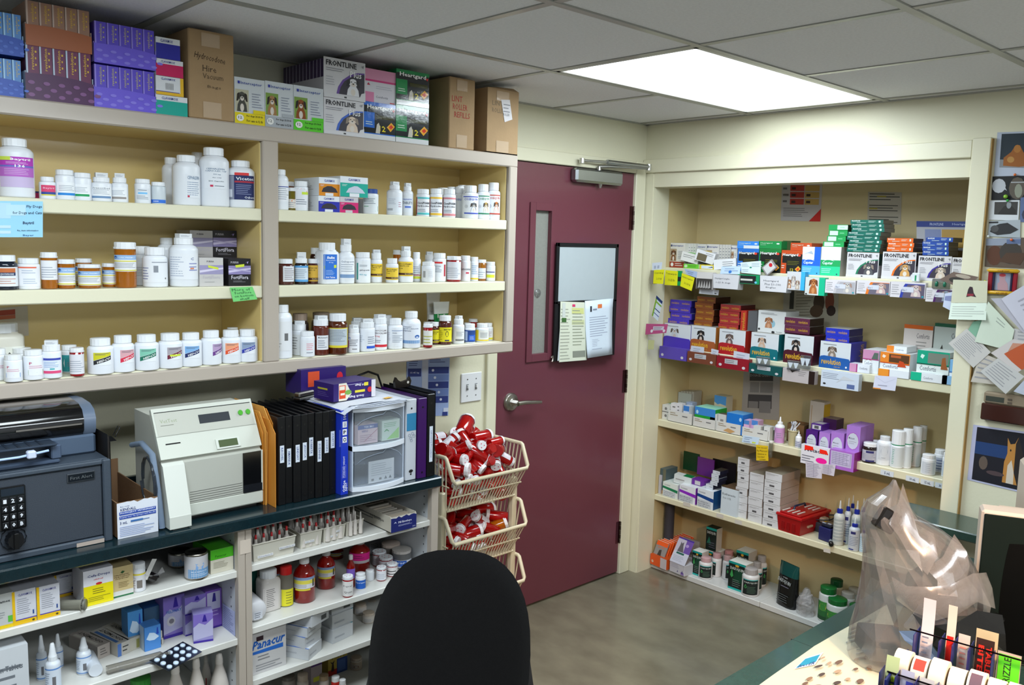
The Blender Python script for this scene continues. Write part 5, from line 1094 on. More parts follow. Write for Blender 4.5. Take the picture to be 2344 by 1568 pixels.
# bagged device
o = thing('bagged_device','black handheld device with paper tag in a clear bag','bag',(-2.66,-.50,z))
q = MB(T=Matrix.Rotation(math.radians(35),4,'Y')); q.bbox(-.035,.025,-.01,.01,.01,.032,'#141214',.006); q.bbox(-.03,-.012,-.012,.008,-.015,.02,'#c4c4c8',.003) if False else None; q.obj('device',GLOSS,o,loc=(0,0,.012))
q = MB(); q.add([(-.012,-.014,.03),(.0,-.014,.025),(.028,-.01,.075),(.016,-.01,.078)],[(0,1,2,3)],'#d0cfcc'); q.obj('tag',PAPER,o)
q = MB(); rnd = random.Random(4); vs = [(-.05+.1*i/5+rnd.uniform(-.004,.004),-.018+.034*j/3+rnd.uniform(-.004,.004),.028+.03*math.sin(i*1.1)*.5+rnd.uniform(-.008,.012)+.02*(i > 3)) for i in range(6) for j in range(4)]
q.add(vs,[(i*4+j,i*4+j+1,i*4+j+5,i*4+j+4) for i in range(5) for j in range(3)],'#fff',False); q.obj('bag',BAGC,o)
def can(l,r,top,c,label):
    P,dp,zt = place('A',l,r,top,z,c); R = (r-l)*dp/FPX/2; H = zt-z-.004
    o = thing('milk_replacer_can',label,'can',(P[0],c,z),order=1)
    q = MB(); q.lathe([[(R*.97,0),(R,.003)],[(R,.003),(R,H-.003)],[(R,H-.003),(R*.97,H),(R*.93,H),(R*.92,H-.003),(0,H-.003)]],'#9a958c',28); q.obj('tin',METAL,o)
    q = MB(); ang = math.atan2(CAM[1]-c,CAM[0]-P[0])
    def mp(u,v,of): a = ang+math.radians(170)*(u-.5); return ((R+.0004+of)*math.cos(a),(R+.0004+of)*math.sin(a),.006+(H-.012)*v)
    paint(q,[('r',0,0,1,1,'#b9b8bc'),('r',.25,.02,1,.42,'#6a98c4'),('p',[(.48,.42),(.5,.62),(.47,.68),(.55,.66),(.68,.64),(.72,.7),(.74,.62),(.7,.42),(.66,.42),(.65,.5),(.56,.5),(.55,.42)],'#7aa0d0'),('t',.35,.28,.85,.06,'MILK REPLACER','#d0dcec'),('l',.35,.1,.9,.24,2,'#c8d8ec')],mp,14); q.obj('label',PAPER,o)
can(387,436,1256,-.40,'white and pale blue milk tin standing behind'); can(424,474,1258,-.515,'white and pale blue milk tin standing in front')
o = cA(482,534,1255,-.525,.12,'green-topped white carton near the cabinet stile','#c4bfae',z=z,sc='#b5b09e',tc='#3f9c1c',f=[('r',0,.58,1,1,'#46a820'),('t',.2,.66,.7,.1,'Panacur','#1c5a10',.01),('l',.12,.2,.8,.48,5,'#8a8674')],s=[('r',0,.58,1,1,'#3a9018')])
# second shelf
z = .5725
o = cA(-70,67,1490,-.545,.14,'flat white wormer tablets carton at the near end','#c6cacf',z=z,f=[('l',.4,.3,.9,.75,3,'#70757c'),('t',.1,.6,.9,.12,'Milbemycin Tablets','#5a6068'),('r',.3,.2,.5,.3,'#88a060')])
ST_ = {'spr': ((.64,.72,.5,.72,0))}
def spray(l,r,top,c,label,zz=None):
    P,dp,zt = place('A',l,r,top,z,c); R = (r-l)*dp/FPX/2; H = zt-z
    o = thing('spray_bottle',label,'bottle',(P[0],c,z),order=1)
    q = MB(); q.lathe([[(0,0),(R*.95,0)],[(R*.95,0),(R,H*.02),(R,H*.55),(R*.9,H*.6),(R*.5,H*.64),(R*.45,H*.66)]],'#d4dae2',20); q.obj('body',PLAST,o)
    q = MB(); q.lathe([[(R*.62,H*.63),(R*.62,H*.72)]],'#dfe3e8',24,rib=.03); q.lathe([[(R*.6,H*.72),(R*.5,H*.76),(R*.42,H*.84),(R*.3,H*.97),(R*.2,H),(0,H)]],'#dfe3e8',16); q.obj('pump',PLAST,o)
    ang = math.atan2(CAM[1]-c,CAM[0]-P[0])
    def mp(u,v,of): a = ang+math.radians(150)*(u-.5); return ((R+.0003+of)*math.cos(a),(R+.0003+of)*math.sin(a),H*(.04+.48*v))
    q = MB(); paint(q,[('r',0,0,1,1,'#cfd8e4'),('r',0,.9,1,.96,'#5a88c8'),('r',0,.02,1,.07,'#5a88c8'),('r',.45,.2,.62,.6,'#68686c'),('l',.05,.2,.35,.8,6,'#8d99ac')],mp,12); q.obj('label',PAPER,o)
spray(84,106,1453,-.44,'white pump spray bottle with blue-lined label, rear row'); spray(122,143,1450,-.40,'white pump spray bottle hidden behind the front one'); spray(105,137,1471,-.51,'white pump spray bottle with blue-lined label in front')
spray(176,207,1458,-.47,'white pump spray bottle standing beside the fallen one')
o = thing('spray_bottle','white spray bottle lying on its side, base outward','bottle',(-2.79,-.47,z+.017),rot=(math.radians(90),0,math.radians(-6)))
q = MB(); q.lathe([[(0,.045),(.0165,.045)],[(.0165,.045),(.017,.04),(.017,-.05),(.01,-.06),(.008,-.07)]],'#ccd2da',20); q.obj('body',PLAST,o)
q = MB(); q.lathe([[(.010,-.062),(.010,-.075),(.005,-.1),(0,-.1)]],'#dfe3e8',16); q.obj('pump',PLAST,o)
for (x,y,dr,cc,f,lb) in ((-2.745,-.42,16,'#a89f98',[('l',.2,.2,.8,.8,3,'#55504c')],'greyish flat ointment carton behind the pump bottle'),(-2.70,-.44,14,'#b4b0a8',[('r',.0,0,.3,1,'#4a70b0'),('l',.4,.2,.9,.8,2,'#333')],'flat ointment carton with slate blue stripe'),(-2.67,-.43,12,'#b9b4a6',[('r',.7,.1,.95,.8,'#88864a')],'flat ointment carton with black lettering and olive mark')):
    o = carton('A',0,0,0,z,0,.13,lb,cc,loc=(x,y,z),w=.036,h=.036,dr=dr,f=f,t=[('r',.1,.1,.35,.9,'#4a70a8' if 'slate' in lb else '#c4bfb4'),('t',.5,.1,.8,.8,'OINTMENT','#3a3834',.01,90)],lab=False)
o1 = carton('A',0,0,0,z,0,.11,'flat white carton with barcode, lower of the pair','#c0bcb2',loc=(-2.62,-.45,z),w=.048,h=.018,dr=10,f=[('r',.5,.1,.9,.9,'#55504c')],lab=False)
carton('A',0,0,0,z+.019,0,.11,'flat white carton with pink stripe, upper of the pair','#c4c0b6',loc=(-2.621,-.447,z+.0185),w=.048,h=.020,dr=12,f=[('r',.55,.1,.9,.9,'#44403c')],t=[('r',.1,0,.16,1,'#d08a70')],lab=False)
SKY = [('p',[(.1,.5),(.3,.75),(.6,.7),(.9,.5),(.6,.4),(.3,.42)],'#c8dcf0'),('p',[(.72,.62),(.88,.62),(.83,.9),(.77,.9)],'#2848b0')]
cA(293,327,1398,-.42,.05,'tall sky blue cloud-pattern carton','#4a90d0',z=z,f=SKY+[('r',0,0,1,.06,'#2038a8')])
cA(330,376,1388,-.39,.05,'dark teal and blue carton behind the small blue one','#2f62a8',z=z,f=[('r',0,.55,1,1,'#3a5a78'),('r',0,.3,1,.5,'#2c6ac0')])
cA(331,368,1433,-.46,.045,'small sky blue cloud-pattern carton in front','#4a88d0',z=z,f=SKY,s=[('r',.2,0,.9,1,'#a8bcd4')])
PUR = lambda b: [('r',0,.55,1,1,'#7a68b8'),('p',[(0,.55),(.3,.7),(.6,.6),(1,.8),(1,.2),(0,.1)],'#b0aed0'),('p',[(.45,.72),(.7,.72),(.62,.96),(.54,.96)],'#32208c'),('r',0,0,1,.07,'#3a2494'),('c',.35,.4,.2,.12,'#c4c2c8'),('c',.37,.4,.12,.06,'#77747c'),('t',.15,.6,.85,.07,'FELIWAY','#2f66b0',.02)]
cA(374,423,1364,-.42,.06,'large purple diffuser carton with a round dish photo','#7d6cb8',z=z,f=PUR(1))
o = cA(424,470,1404,-.44,.045,'small purple and white cube carton, rear and lower','#a8a4cc',z=z,f=PUR(1)[:4])
cA(423,471,1357,-.44,.045,'small purple and white cube carton stacked on top','#8d84c0',z=z+o['wdh'][2]+.0005,f=PUR(1)[:4],h=.052)
cA(472,509,1350,-.44,.05,'tall purple diffuser carton against the side','#7350ae',z=z,f=[('r',.1,.5,.9,.95,'#b4b2d0'),('p',[(.4,.7),(.65,.7),(.6,.92),(.48,.92)],'#2a1c80'),('r',0,0,1,.05,'#3a1c8c'),('l',.3,.3,.8,.5,2,'#a890d0')])
cA(444,486,1405,-.505,.045,'small purple and white cube carton standing in front','#8f88c0',z=z,f=PUR(1)[:4],dr=-18)
sheet('instruction_sheet',[(509,1380),(537,1401),(538,1461),(509,1438)],PAPER,['#a8aed0',('l',.1,.1,.9,.95,12,'#8088b0')],'lavender printed sheet leaning on the cabinet side','paper',onX,-2.4235)
o = thing('plastic_tube','clear plastic tube package lying along the shelf','tube',(-2.70,-.525,z+.012),math.radians(-4))
q = MB(T=Matrix.Rotation(math.radians(90),4,'Y')); q.lathe([[(.011,-.07),(.011,.065)],[(.011,.065),(.005,.072),(.005,.09)]],'#a8a49c',14); q.obj('tube',CLEARM,o)
bp_ = thing('blister_pack','silver blister pack of white pills hanging over the shelf edge','blister pack',(-2.60,-.545,z+.004),rot=(math.radians(12),0,math.radians(24)))
q = MB(); q.box(-.06,.06,-.035,.035,0,.0012,'#5c6470'); q.obj('foil',METAL,bp_)
for i in range(5):
    for j in range(3):
        if (i,j) == (1,1): continue
        q = MB(); q.lathe([[(.0075,.0012),(.007,.004),(.004,.0055),(0,.006)]],'#c4d4e4',10,cx=-.046+i*.023,cy=-.022+j*.022); q.obj('pill',GLOSS,bp_)
# bottom shelf: swing-tag bottles seen at the frame edge
z = .3355
for l,r,t,c,nm in ((380,425,1512,-.50,'leftmost white pin-shaped bottle below the purple cartons'),(430,470,1500,-.50,'middle white pin-shaped bottle below the blister pack'),(470,492,1496,-.36,'white pin-shaped bottle in the rear with red stripe'),(484,526,1494,-.48,'white pin-shaped bottle nearest the stile, red stripe')):
    P,dp,_ = place('A',l,r,t,z,c); R = (r-l)*dp/FPX/2; H = onY((l+r)/2,t,c)[2]-z
    o = thing('lotion_bottle',nm.replace('leftmost ','first '),'bottle',(min(P[0],-2.425-R),c,z))
    q = MB(); q.lathe([[(0,0),(R*.85,0)],[(R*.85,0),(R,H*.05),(R,H*.45),(R*.75,H*.62),(R*.42,H*.78),(R*.36,H*.84)]],'#cbc3bc',22); q.obj('body',PLAST,o)
    q = MB(); q.lathe([[(R*.42,H*.83),(R*.40,H*.9),(R*.3,H*.985),(0,H)]],'#d4cec8',16); q.obj('cap',PLAST,o)
    if 'red' in nm: q = MB(); q.add([(R*1.01*math.cos(a),R*1.01*math.sin(a),z_) for z_ in (H*.1,H*.45) for a in (-2.1,-1.9)],[(0,1,3,2)],'#b02030'); q.obj('stripe',PAPER,o)
bA(300,345,1540,'tub','green and yellow topped tub at the frame bottom',(.1,.8,150,'#3a8a34',[('r',0,.4,1,.6,'#d8c030')]),body='#2f7a2c',cap='#3f9a3c',c=-.40,z=z)
# ------------------------------------------------------------ lower shelves, bay under the binders
z = .7785
def bin_(l,r,top,c,dep,txts,label,rim='#cfcabc'):
    P,dp,zt = place('A',l,r,top,z,c); vm = (top+proj((P[0],c,z))[1])/2; x0,x1 = onY(l,vm,c)[0],onY(r,vm,c)[0]; w = x1-x0; h = zt-z
    o = thing('storage_bin',label,'bin',((x0+x1)/2,c,z),order=None)
    q = MB(); t_ = .0025; k = .92
    def wall(a,b_,cc):
        q.add([(a[0]*k,(a[1]-dep/2)*k+dep/2,0),(b_[0]*k,(b_[1]-dep/2)*k+dep/2,0),(b_[0],b_[1],h),(a[0],a[1],h)],[(0,1,2,3)],cc)
    cs = [(-w/2,0),(w/2,0),(w/2,dep),(-w/2,dep)]
    for i in range(4): wall(cs[i],cs[(i+1) % 4],'#c9c5b8')
    q.box(-w/2*k,w/2*k,dep*.04,dep*.96,0,t_,'#bdb9ac'); q.obj('tub',PLAST,o)
    q = MB();
    for i in range(4): a,b_ = cs[i],cs[(i+1) % 4]; q.tube([(a[0],a[1],h),(b_[0],b_[1],h)],.0022,rim,6)
    q.obj('rim',PLAST,o)
    q = MB(); paint(q,txts,lambda u,v,of: (-w/2+u*w,-of-.0004-.04*dep*0,h*.05+v*h*.9));
    q2 = MB(T=Matrix.Shear('XZ',4,(0,0)) if False else None); q.obj('shelf_label',PAPER,o)
    return o,(x0+x1)/2,w,h
BB = []
TL = lambda tx,x0,y0,x1: [('r',x0-.02,y0-.03,x1+.02,y0+.13,'#dcdcdc'),('t',x0,y0,x1,.09,tx,'#3a4a80',.0)]
BB.append(bin_(579,677,1237,-.535,.14,TL('Metronidazole 50',.12,.2,.44)+TL('Metronidazole 100',.62,.42,.96),'white plastic bin of red-tipped dropper bottles by the stile'))
BB.append(bin_(688,738,1217,-.525,.14,TL('Otic Tris',.2,.35,.6),'white plastic bin of red-tipped dropper bottles, second along'))
BB.append(bin_(741,791,1205,-.52,.13,TL('Otomax',.1,.3,.6)+TL('5 mL',.5,.6,.8),'white plastic bin of red-tipped dropper bottles, third along'))
BB.append(bin_(793,832,1192,-.515,.13,[('t',.15,.55,.9,.26,'BAYTRIL','#222',.01),('t',.25,.15,.75,.26,'OTIC','#222',.01)],'white plastic bin hand-lettered in black, holding white-tipped droppers'))
def dropper(x,y,hh,tip,lab,grp,rr=.0095):
    o = thing('dropper_bottle',lab,'bottle',(x,y,z+.004),group=grp)
    q = MB(); q.lathe([[(0,0),(rr,0)],[(rr,0),(rr,hh*.55),(rr*.8,hh*.62),(rr*.45,hh*.66)]],'#e0d8d0',12); q.obj('body',MILKY,o)
    q = MB(); q.lathe([[(rr*.5,hh*.64),(rr*.42,hh*.82)]],'#e0d8d0' if tip == '#c81c24' else '#d8d2cc',10); q.lathe([[(rr*.36,hh*.80),(rr*.34,hh*.97),(0,hh)]],tip,10); q.obj('cap',PLAST,o)
rnd = random.Random(2)
for bi,(o,cx,w,h) in enumerate(BB):
    nx = (5,3,3,3)[bi]; ny = (3,3,3,3)[bi]
    for i in range(nx):
        for j in range(ny):
            x = cx-w/2+w*(i+.5)/nx*.9+w*.05+rnd.uniform(-.001,.001); y = -.515+.038*j+rnd.uniform(-.003,.003)+.0
            hh = h*1.05+.012*j+rnd.uniform(.004,.014)
            if bi < 3: dropper(x,y,hh+.01,'#c81c24',('frosted dropper bottle with red tip in the bin by the stile','frosted dropper bottle with red tip in the second bin','frosted dropper bottle with red tip in the third bin')[bi],'droppers in bin '+ORD[bi])
            else: dropper(x,y,hh+.014,'#d8d2cc','small white-tipped dropper bottle in the hand-lettered bin','white-tipped droppers in the lettered bin',.0068)
# pill envelope box, open
o = thing('envelope_box','long open white box with a navy printed front end','box',(-1.870,-.572,z),math.radians(0)); w = .10
q = MB(); hh = .048; dep = .26
for bx in ((-w/2,w/2,0,.0025,hh),(-w/2,w/2,dep-.0025,dep,hh)): q.box(bx[0],bx[1],bx[2],bx[3],0,bx[4],'#c9c5bc')
for sx in (-w/2,w/2-.0025): q.box(sx,sx+.0025,.0026,dep-.0026,0,hh+.004,'#c3bdb0')
q.box(-w/2,w/2,0,dep,0,.0022,'#b8b2a4'); paint(q,[('l',.15,.4,.8,.8,2,'#5a5a5a'),('t',.55,.5,.85,.25,'Pill Envelopes','#4a4a48',.01)],lm(-w/2,dep,hh)); q.obj('box',CARD,o)
q = MB(); rnd = random.Random(9); n = 10; tp = [hh+rnd.uniform(-.004,.003) for _ in range(n+1)]
for k in range(n): q.add([(-w/2+w*k/n,-.0005,0),(-w/2+w*(k+1)/n,-.0005,0),(-w/2+w*(k+1)/n,-.0005,tp[k+1]),(-w/2+w*k/n,-.0005,tp[k])],[(0,1,2,3)],'#1e2668')
paint(q,[('t',.28,.52,.8,.18,'Pill Envelope','#d8daec',.02),('l',.28,.34,.84,.46,2,'#b8bce0'),('p',[(.1,.6),(.16,.72),(.22,.6),(.16,.64)],'#c8ccec'),('t',.84,.1,.95,.08,'500','#c8ccec')],fm(w,-.001,hh)); q.obj('printed_end',CARD,o)
q = MB();
for k in range(14): q.box(-w/2+.006,w/2-.006,.02+k*.016,.028+k*.016,.003,hh-.008+rnd.uniform(-.002,.006),('#b8b0a4','#a89c8c','#bcb4a8')[k % 3])
q.obj('envelopes',PAPER,o)['kind'] = 'stuff'
# second shelf
z = .5905
cA(560,589,1300,-.40,.05,'dark teal carton at the stile in the rear','#1f6a60',z=z)
o = thing('lotion_bottle','white rounded bottle lying on its side by the stile','bottle',(-2.348,-.47,z+.033),rot=(math.radians(90),0,math.radians(-4)))
q = MB(); q.lathe([[(0,.05),(.026,.05),(.031,.044),(.032,.02),(.032,-.06),(.02,-.085),(.012,-.09)]],'#d0d0d4',22); q.obj('body',PLAST,o)
q = MB(); q.lathe([[(.013,-.09),(.013,-.115),(0,-.115)]],'#d8d8d8',16); q.obj('cap',PLAST,o)
q = MB(); paint(q,[('r',.3,.1,.75,.5,'#c9ccd4'),('l',.35,.15,.7,.45,3,'#555a66')],lambda u,v,of: (-.03+.06*u,(-.03+.06*v),.0502+of)); q.obj('label',PAPER,o)
bA(591,637,1296,'sq','tall square white jug with rows of black print',(.06,.62,80,'#d2ccc8',[('l',.1,.1,.9,.95,10,'#6a6664')]),body='#d4cfca',c=-.45,z=z,name='lotion_bottle',la=16)
bA(638,671,1290,'pill','milky squeeze bottle with yellow label and folded spout',(.02,.45,140,'#e0d82c',[('l',.5,.1,.95,.9,5,'#88842c'),('r',0,0,.25,1,'#d8d4c4')]),body='#bab4a4',cap='#d02424',c=-.46,z=z,m=FROST,name='squeeze_bottle')
def redb(l,r,top,c,label,dz=0,extra=0,fillh=.42):
    P,dp,zt = place('A',l,r,top,z,c); R = (r-l)*dp/FPX/2; H = zt-z
    o = thing('red_medicine_bottle',label,'bottle',(P[0],c,z),order=1)
    q = MB(); q.lathe([[(0,0),(R*.9,0)],[(R*.9,0),(R,H*.02),(R,H*.60),(R*.86,H*.70),(R*.5,H*.80),(R*.38,H*.84),(R*.38,H*.88)]],'#b81408',26); q.obj('body',VIALM,o)
    q = MB(); q.lathe([[(R*.9,H*.02),(R*.94,H*fillh)]],'#8a0c04',20); q.disc(R*.94,H*fillh,'#8a0c04',20); q.obj('syrup',GLOSS,o)
    q = MB(); q.lathe([[(R*.46,H*.86),(R*.46,H*.985)],[(R*.46,H*.985),(R*.42,H),(0,H)]],'#dcdcdc',28,rib=.03); q.obj('cap',PLAST,o)
    ang = math.atan2(CAM[1]-c,CAM[0]-P[0])
    def mp(u,v,of): a = ang+math.radians(130)*(u-.5); return ((R+.0003+of)*math.cos(a),(R+.0003+of)*math.sin(a),H*(.30+.30*v))
    q = MB()
    D = [('r',0,.15,1,1,'#d4d4d8'),('r',0,.8,1,1,'#7f94b8'),('r',0,.5,1,.78,'#d8cc50'),('r',.85,.25,.93,.8,'#333'),('l',.05,.22,.7,.48,3,'#8a8a90'),('r',.1,0,.75,.14,'#d8c83c')] if not extra else ([('r',0,0,1,.3,'#c4bcc0'),('r',0,.3,1,1.1,'#e0208c'),('l',.2,.5,.8,.9,2,'#7a1c50')] if extra == 1 else [('r',0,0,1,1,'#7a58b8')])
    paint(q,D,mp,11); q.obj('label',PAPER,o); return o
redb(605,668,1280,-.30,'dark red syrup bottle in the rear behind the largest')
redb(672,721,1274,-.465,'largest red syrup bottle with blue and yellow pharmacy label')
redb(726,767,1258,-.42,'red syrup bottle with pharmacy label, middle of the shelf')
redb(752,786,1250,-.22,'dark red bottle behind the middle syrup bottle')
redb(799,847,1234,-.36,'wide red bottle with a hot pink label',extra=1)
redb(793,813,1270,-.47,'small red bottle with a purple label',extra=2)
cA(846,871,1240,-.28,.05,'grey printed carton in the rear next to pink-label bottle','#8c8e94',z=z,f=[('l',.1,.5,.9,.9,3,'#333')])
redv(783,809,1313,'red vial with handwritten white label at the shelf front',c=-.525,z=z,lab=(.06,.78,170,'#dcdad8',[('t',.2,.6,.8,.14,'Eqval','#33323a',0),('t',.25,.2,.8,.16,'Quin','#33323a',0)]))
bA(814,837,1308,'wide','small white bottle with a royal blue label, lower bay',(.06,.62,150,'#1c5ab8',[('t',.1,.6,.9,.2,'Piperazine','#d4e0f4',.01)]),c=-.5,z=z)
bA(836,857,1301,'wide','small frosted white bottle next to the royal blue label',body='#c9ccd0',c=-.46,z=z)
redv(861,885,1293,'red vial with plain white label and ribbed cap, lower bay',c=-.485,z=z); redv(884,911,1285,'red vial with black lettering beside the plain-labelled one',c=-.475,z=z,lab=Lplain(.08,.78,170,'#d8d4d4',2,'#222'))
redv(866,900,1269,'wide red vial with a spotted white cap',c=-.42,z=z); redv(851,885,1256,'wide red vial behind with a pinkish spotted cap',c=-.37,z=z)
bA(885,929,1233,'tub','frosted tub with beige lid in the rear corner',(.05,.4,150,'#2a4a90',[]),body='#a8a098',cap='#b4a498',c=-.36,z=z,m=FROST,name='plastic_tub',cat='tub'); bA(911,956,1246,'tub','frosted tub with white lid and blue label',(.05,.5,150,'#c4c8d4',[('r',.05,.2,.7,.95,'#2a5cb8'),('t',.1,.55,.65,.3,'Silver','#d4e0f4',.02)]),body='#b4b4b4',cap='#c4beb8',c=-.425,z=z,m=FROST,name='plastic_tub',cat='tub')
# third shelf
z = .4305
cA(560,648,1437,-.52,.12,'large white wormer carton with blue italic lettering','#c6c4c4',z=z,f=[('t',.1,.55,.98,.2,'Panacur','#1f5cb0',.03,0,.02),('q',.1,.92,.46,.52,.44,.54,'#2a68c0'),('r',.22,.74,.4,.84,'#33202a'),('l',.25,.28,.6,.42,2,'#77787c'),('l',.2,.05,.9,.22,3,'#8a8b90')])
def flatbox(x,y,zz,dr,h,lab,top_,w=.078,dep=.13,cc='#c9ccd0'):
    o = carton('A',0,0,0,zz,0,dep,lab,cc,loc=(x,y,zz),w=w,h=h,dr=dr,lab=False,f=[('r',.55,.2,.85,.6,'#55585c')] if 'topmost' in lab else [('l',.1,.2,.7,.6,1,'#a8acb4')],t=top_,s=[('l',.1,.3,.9,.7,1,'#b4b8be')]); return zz+h+.0006
zz = z; TT = [('r',0,0,.08,1,'#3a68b8'),('c',.55,.3,.2,.13,'#3a6cc0'),('c',.55,.3,.15,.09,'#c4d0dc'),('r',.5,.75,.9,.85,'#b8c040')]
zz = flatbox(-2.165,-.525,zz,30,.036,'flat white carton, lowest of the skewed stack of four',[('r',0,0,.05,1,'#3a68b8')])
zz = flatbox(-2.17,-.52,zz,22,.034,'flat white carton second from bottom of skewed stack',[('r',0,0,.05,1,'#3a68b8')])
zz = flatbox(-2.165,-.52,zz,27,.03,'flat white carton third from bottom of skewed stack',[('r',0,0,.05,1,'#3a68b8')])
flatbox(-2.15,-.53,zz,20,.036,'white carton with blue ring emblem, topmost of skewed stack',TT,w=.08)
zz = z; T2 = [('r',.92,0,1,1,'#2aa0b4'),('c',.35,.75,.22,.12,'#1f6a58'),('l',.1,.1,.8,.5,3,'#9aa4b0')]
for k,hh in enumerate((.044,.044,.04)):
    zz = flatbox(-2.045+.003*k,-.49+.006*k,zz,10-2*k,hh,'flat white carton, %s of the tidy stack of three' % ('lowest','middle','topmost')[k],T2 if k == 2 else [('r',.92,0,1,1,'#2aa0b4')],w=.085)
for l,r,t,c,nm in ((776,804,1387,-.33,'beige-capped tablet bottle behind the tidy stack'),(811,839,1377,-.36,'tall beige-capped tablet bottle beside the tidy stack'),(842,862,1383,-.30,'beige-capped bottle behind the chair'),(829,858,1396,-.43,'white ribbed-cap bottle behind the chair back')):
    bA(l,r,t,'wide',nm,Lplain(.1,.7,120,'#cfc8c0'),body='#c9beb2',cap='#c8b8a6',c=c,z=z)
z = .2355
cA(751,795,1499,-.35,.05,'yellow and blue supplement carton with a figure silhouette','#c8b048',z=z,f=[('r',.45,0,1,.8,'#2c4c94'),('r',0,0,.45,.3,'#b83028'),('r',.5,.1,.9,.7,'#4a6cb4'),('p',[(.15,.2),(.2,.6),(.1,.75),(.22,.68),(.34,.78),(.28,.6),(.32,.2)],'#3a2a20'),('t',.2,.86,.9,.1,'PUPPY','#33320a',.02)])
cA(712,737,1517,-.42,.05,'narrow purple-topped carton with yellow sticker','#b4a4a8',z=z,f=[('r',0,.9,1,1,'#5a3080'),('r',.2,.4,.9,.55,'#d8d83c'),('r',.2,.0,.9,.2,'#b02838')])
for l,r,t,c,nm,cp in ((680,706,1537,-.47,'beige-capped bottle top at the frame bottom','#b8a898'),(730,753,1540,-.47,'tan-capped bottle top beside the purple-topped carton','#b09878'),(758,778,1544,-.50,'red bottle with white cap at the frame bottom','#dcdcdc'),(802,829,1498,-.36,'white bottle with a horse picture behind the chair','#c4b4a4'),(776,792,1552,-.52,'tiny white-capped bottle at the frame bottom','#d8d8d8'),(645,676,1540,-.36,'shadowed bottle in the rear at the frame bottom','#8d867c')):
    bA(l,r,t,'wide',nm,Lplain(.1,.7,120,'#b8a898',extra=[('c',.5,.4,.2,.2,'#7a5a40')]) if 'horse' in nm else None,body='#b02018' if nm.startswith('red') else '#c4bab0',cap=cp,c=c,z=z)

# ------------------------------------------------------------ stacking baskets of red vials
bs = thing('basket_stand','cream plastic stand of three stacked baskets beside the counter','basket stand',(-1.3875,-.28,0))
BX0,BX1,BYB,BYF = -.1875,.1875,.16,-.165
BC = '#cfc3a6'
for sx in (BX0+.012,BX1-.012):
    for sy in (BYB-.015,BYF+.06):
        q = MB(); q.bbox(sx-.012,sx+.012,sy-.012,sy+.012,.0,.80,BC,.003); q.obj('post',PLAST,bs)
BZ = [.728,.503,.278]
for k,bz in enumerate(BZ):
    R_,Fz = bz+.205,bz+.122
    q = MB(); q.bbox(BX0+.02,BX1-.02,BYF+.045,BYB-.01,bz,bz+.004,BC,.001); bn = q.obj('basket',PLAST,bs)
    P0 = [(BX0,BYB,R_),(BX0,BYF+.035,R_+.004),(BX0,BYF+.028,R_),(BX0+.004,BYF-.008,Fz+.01),(BX0+.012,BYF-.012,Fz),(BX1-.012,BYF-.012,Fz),(BX1-.004,BYF-.008,Fz+.01),(BX1,BYF+.028,R_),(BX1,BYF+.035,R_+.004),(BX1,BYB,R_),(BX0,BYB,R_)]
    q = MB(); q.tube(P0,.0075,BC,8); q.obj('rim',PLAST,bn)
    q = MB(); r_ = .0028
    n = 22
    for i in range(n+1):
        x = BX0+.012+(BX1-BX0-.024)*i/n; xb = x*.9-.006
        q.tube([(xb,BYF+.045,bz+.003),(x,BYF-.010,Fz)],r_,BC,4,False)
        q.tube([(xb,BYB-.01,bz+.003),(x,BYB,R_)],r_,BC,4,False)
    for sx in (-1,1):
        for i in range(15):
            t = i/14; y = BYF+.03+(BYB-BYF-.03)*t; yb = BYF+.05+(BYB-BYF-.06)*t
            q.tube([(sx*(BX1-.02),yb,bz+.003),(sx*BX1,y,R_)],r_,BC,4,False)
        q.tube([(sx*(BX1-.008),BYF+.02,bz+.1),(sx*(BX1-.008),BYB,bz+.1)],r_,BC,4,False)
    ym = (BYF+.045+BYF-.01)/2; q.tube([(BX0+.012,ym,(bz+Fz)/2),(BX1-.012,ym,(bz+Fz)/2)],r_*1.3,BC,4,False); q.tube([(BX0+.02,BYF+.045,bz+.004),(BX1-.02,BYF+.045,bz+.004)],.005,BC,6)
    o = q.obj('lattice',PLAST,bn); o['kind'] = 'stuff'
def vial_proto(L,R,lab,body='#d40c0e',capc='#e4e0e2',big=False):
    o = thing('empty_vial','red vial','vial',(0,0,0)); REG.pop()
    q = MB(); q.lathe([[(0,0),(R*.92,0)],[(R*.92,0),(R,.002),(R,L*.86)]],body,14); q.obj('body',VIALM,o)
    q = MB(); q.lathe([[(R*1.12,L*.85),(R*1.12,L*.9)],[(R*1.04,L*.9),(R*1.04,L*.985),(R*.98,L)]],capc,20,rib=.03); q.disc(R*.99,L*.999,capc,20)
    for a in range(3): q.add([(R*(.45*math.cos(a*2.1)+.13*math.cos(b_*1.05)),R*(.45*math.sin(a*2.1)+.13*math.sin(b_*1.05)),L+.0004) for b_ in range(6)],[tuple(range(6))],'#c8305a')
    q.obj('cap',PLAST,o)
    if lab:
        q = MB(); paint(q,[('r',0,0,1,1,'#dcd6dc'),('l',.05,.1,.95,.9,6,'#a8a0ac')],lambda u,v,of: ((R+.0003+of)*math.cos(3*u),(R+.0003+of)*math.sin(3*u),L*(.12+.6*v)),12); q.obj('label',PAPER,o)
    return o
protos = [vial_proto(.084,.020,0),vial_proto(.070,.018,0),vial_proto(.095,.025,0),vial_proto(.085,.020,1),vial_proto(.08,.022,0,'#e07808'),vial_proto(.11,.031,0)]
used = set()
def put_vial(pi,loc,rot,label,group):
    src = protos[pi]
    if pi in used:
        r = src.copy(); COL.objects.link(r)
        for ch in src.children: c = ch.copy(); COL.objects.link(c); c.parent = r
    else: r = src; used.add(pi)
    r.location = loc; r.rotation_euler = rot; r['label'] = label; r['category'] = 'vial'; r['group'] = group
    return r
rnd = random.Random(21)
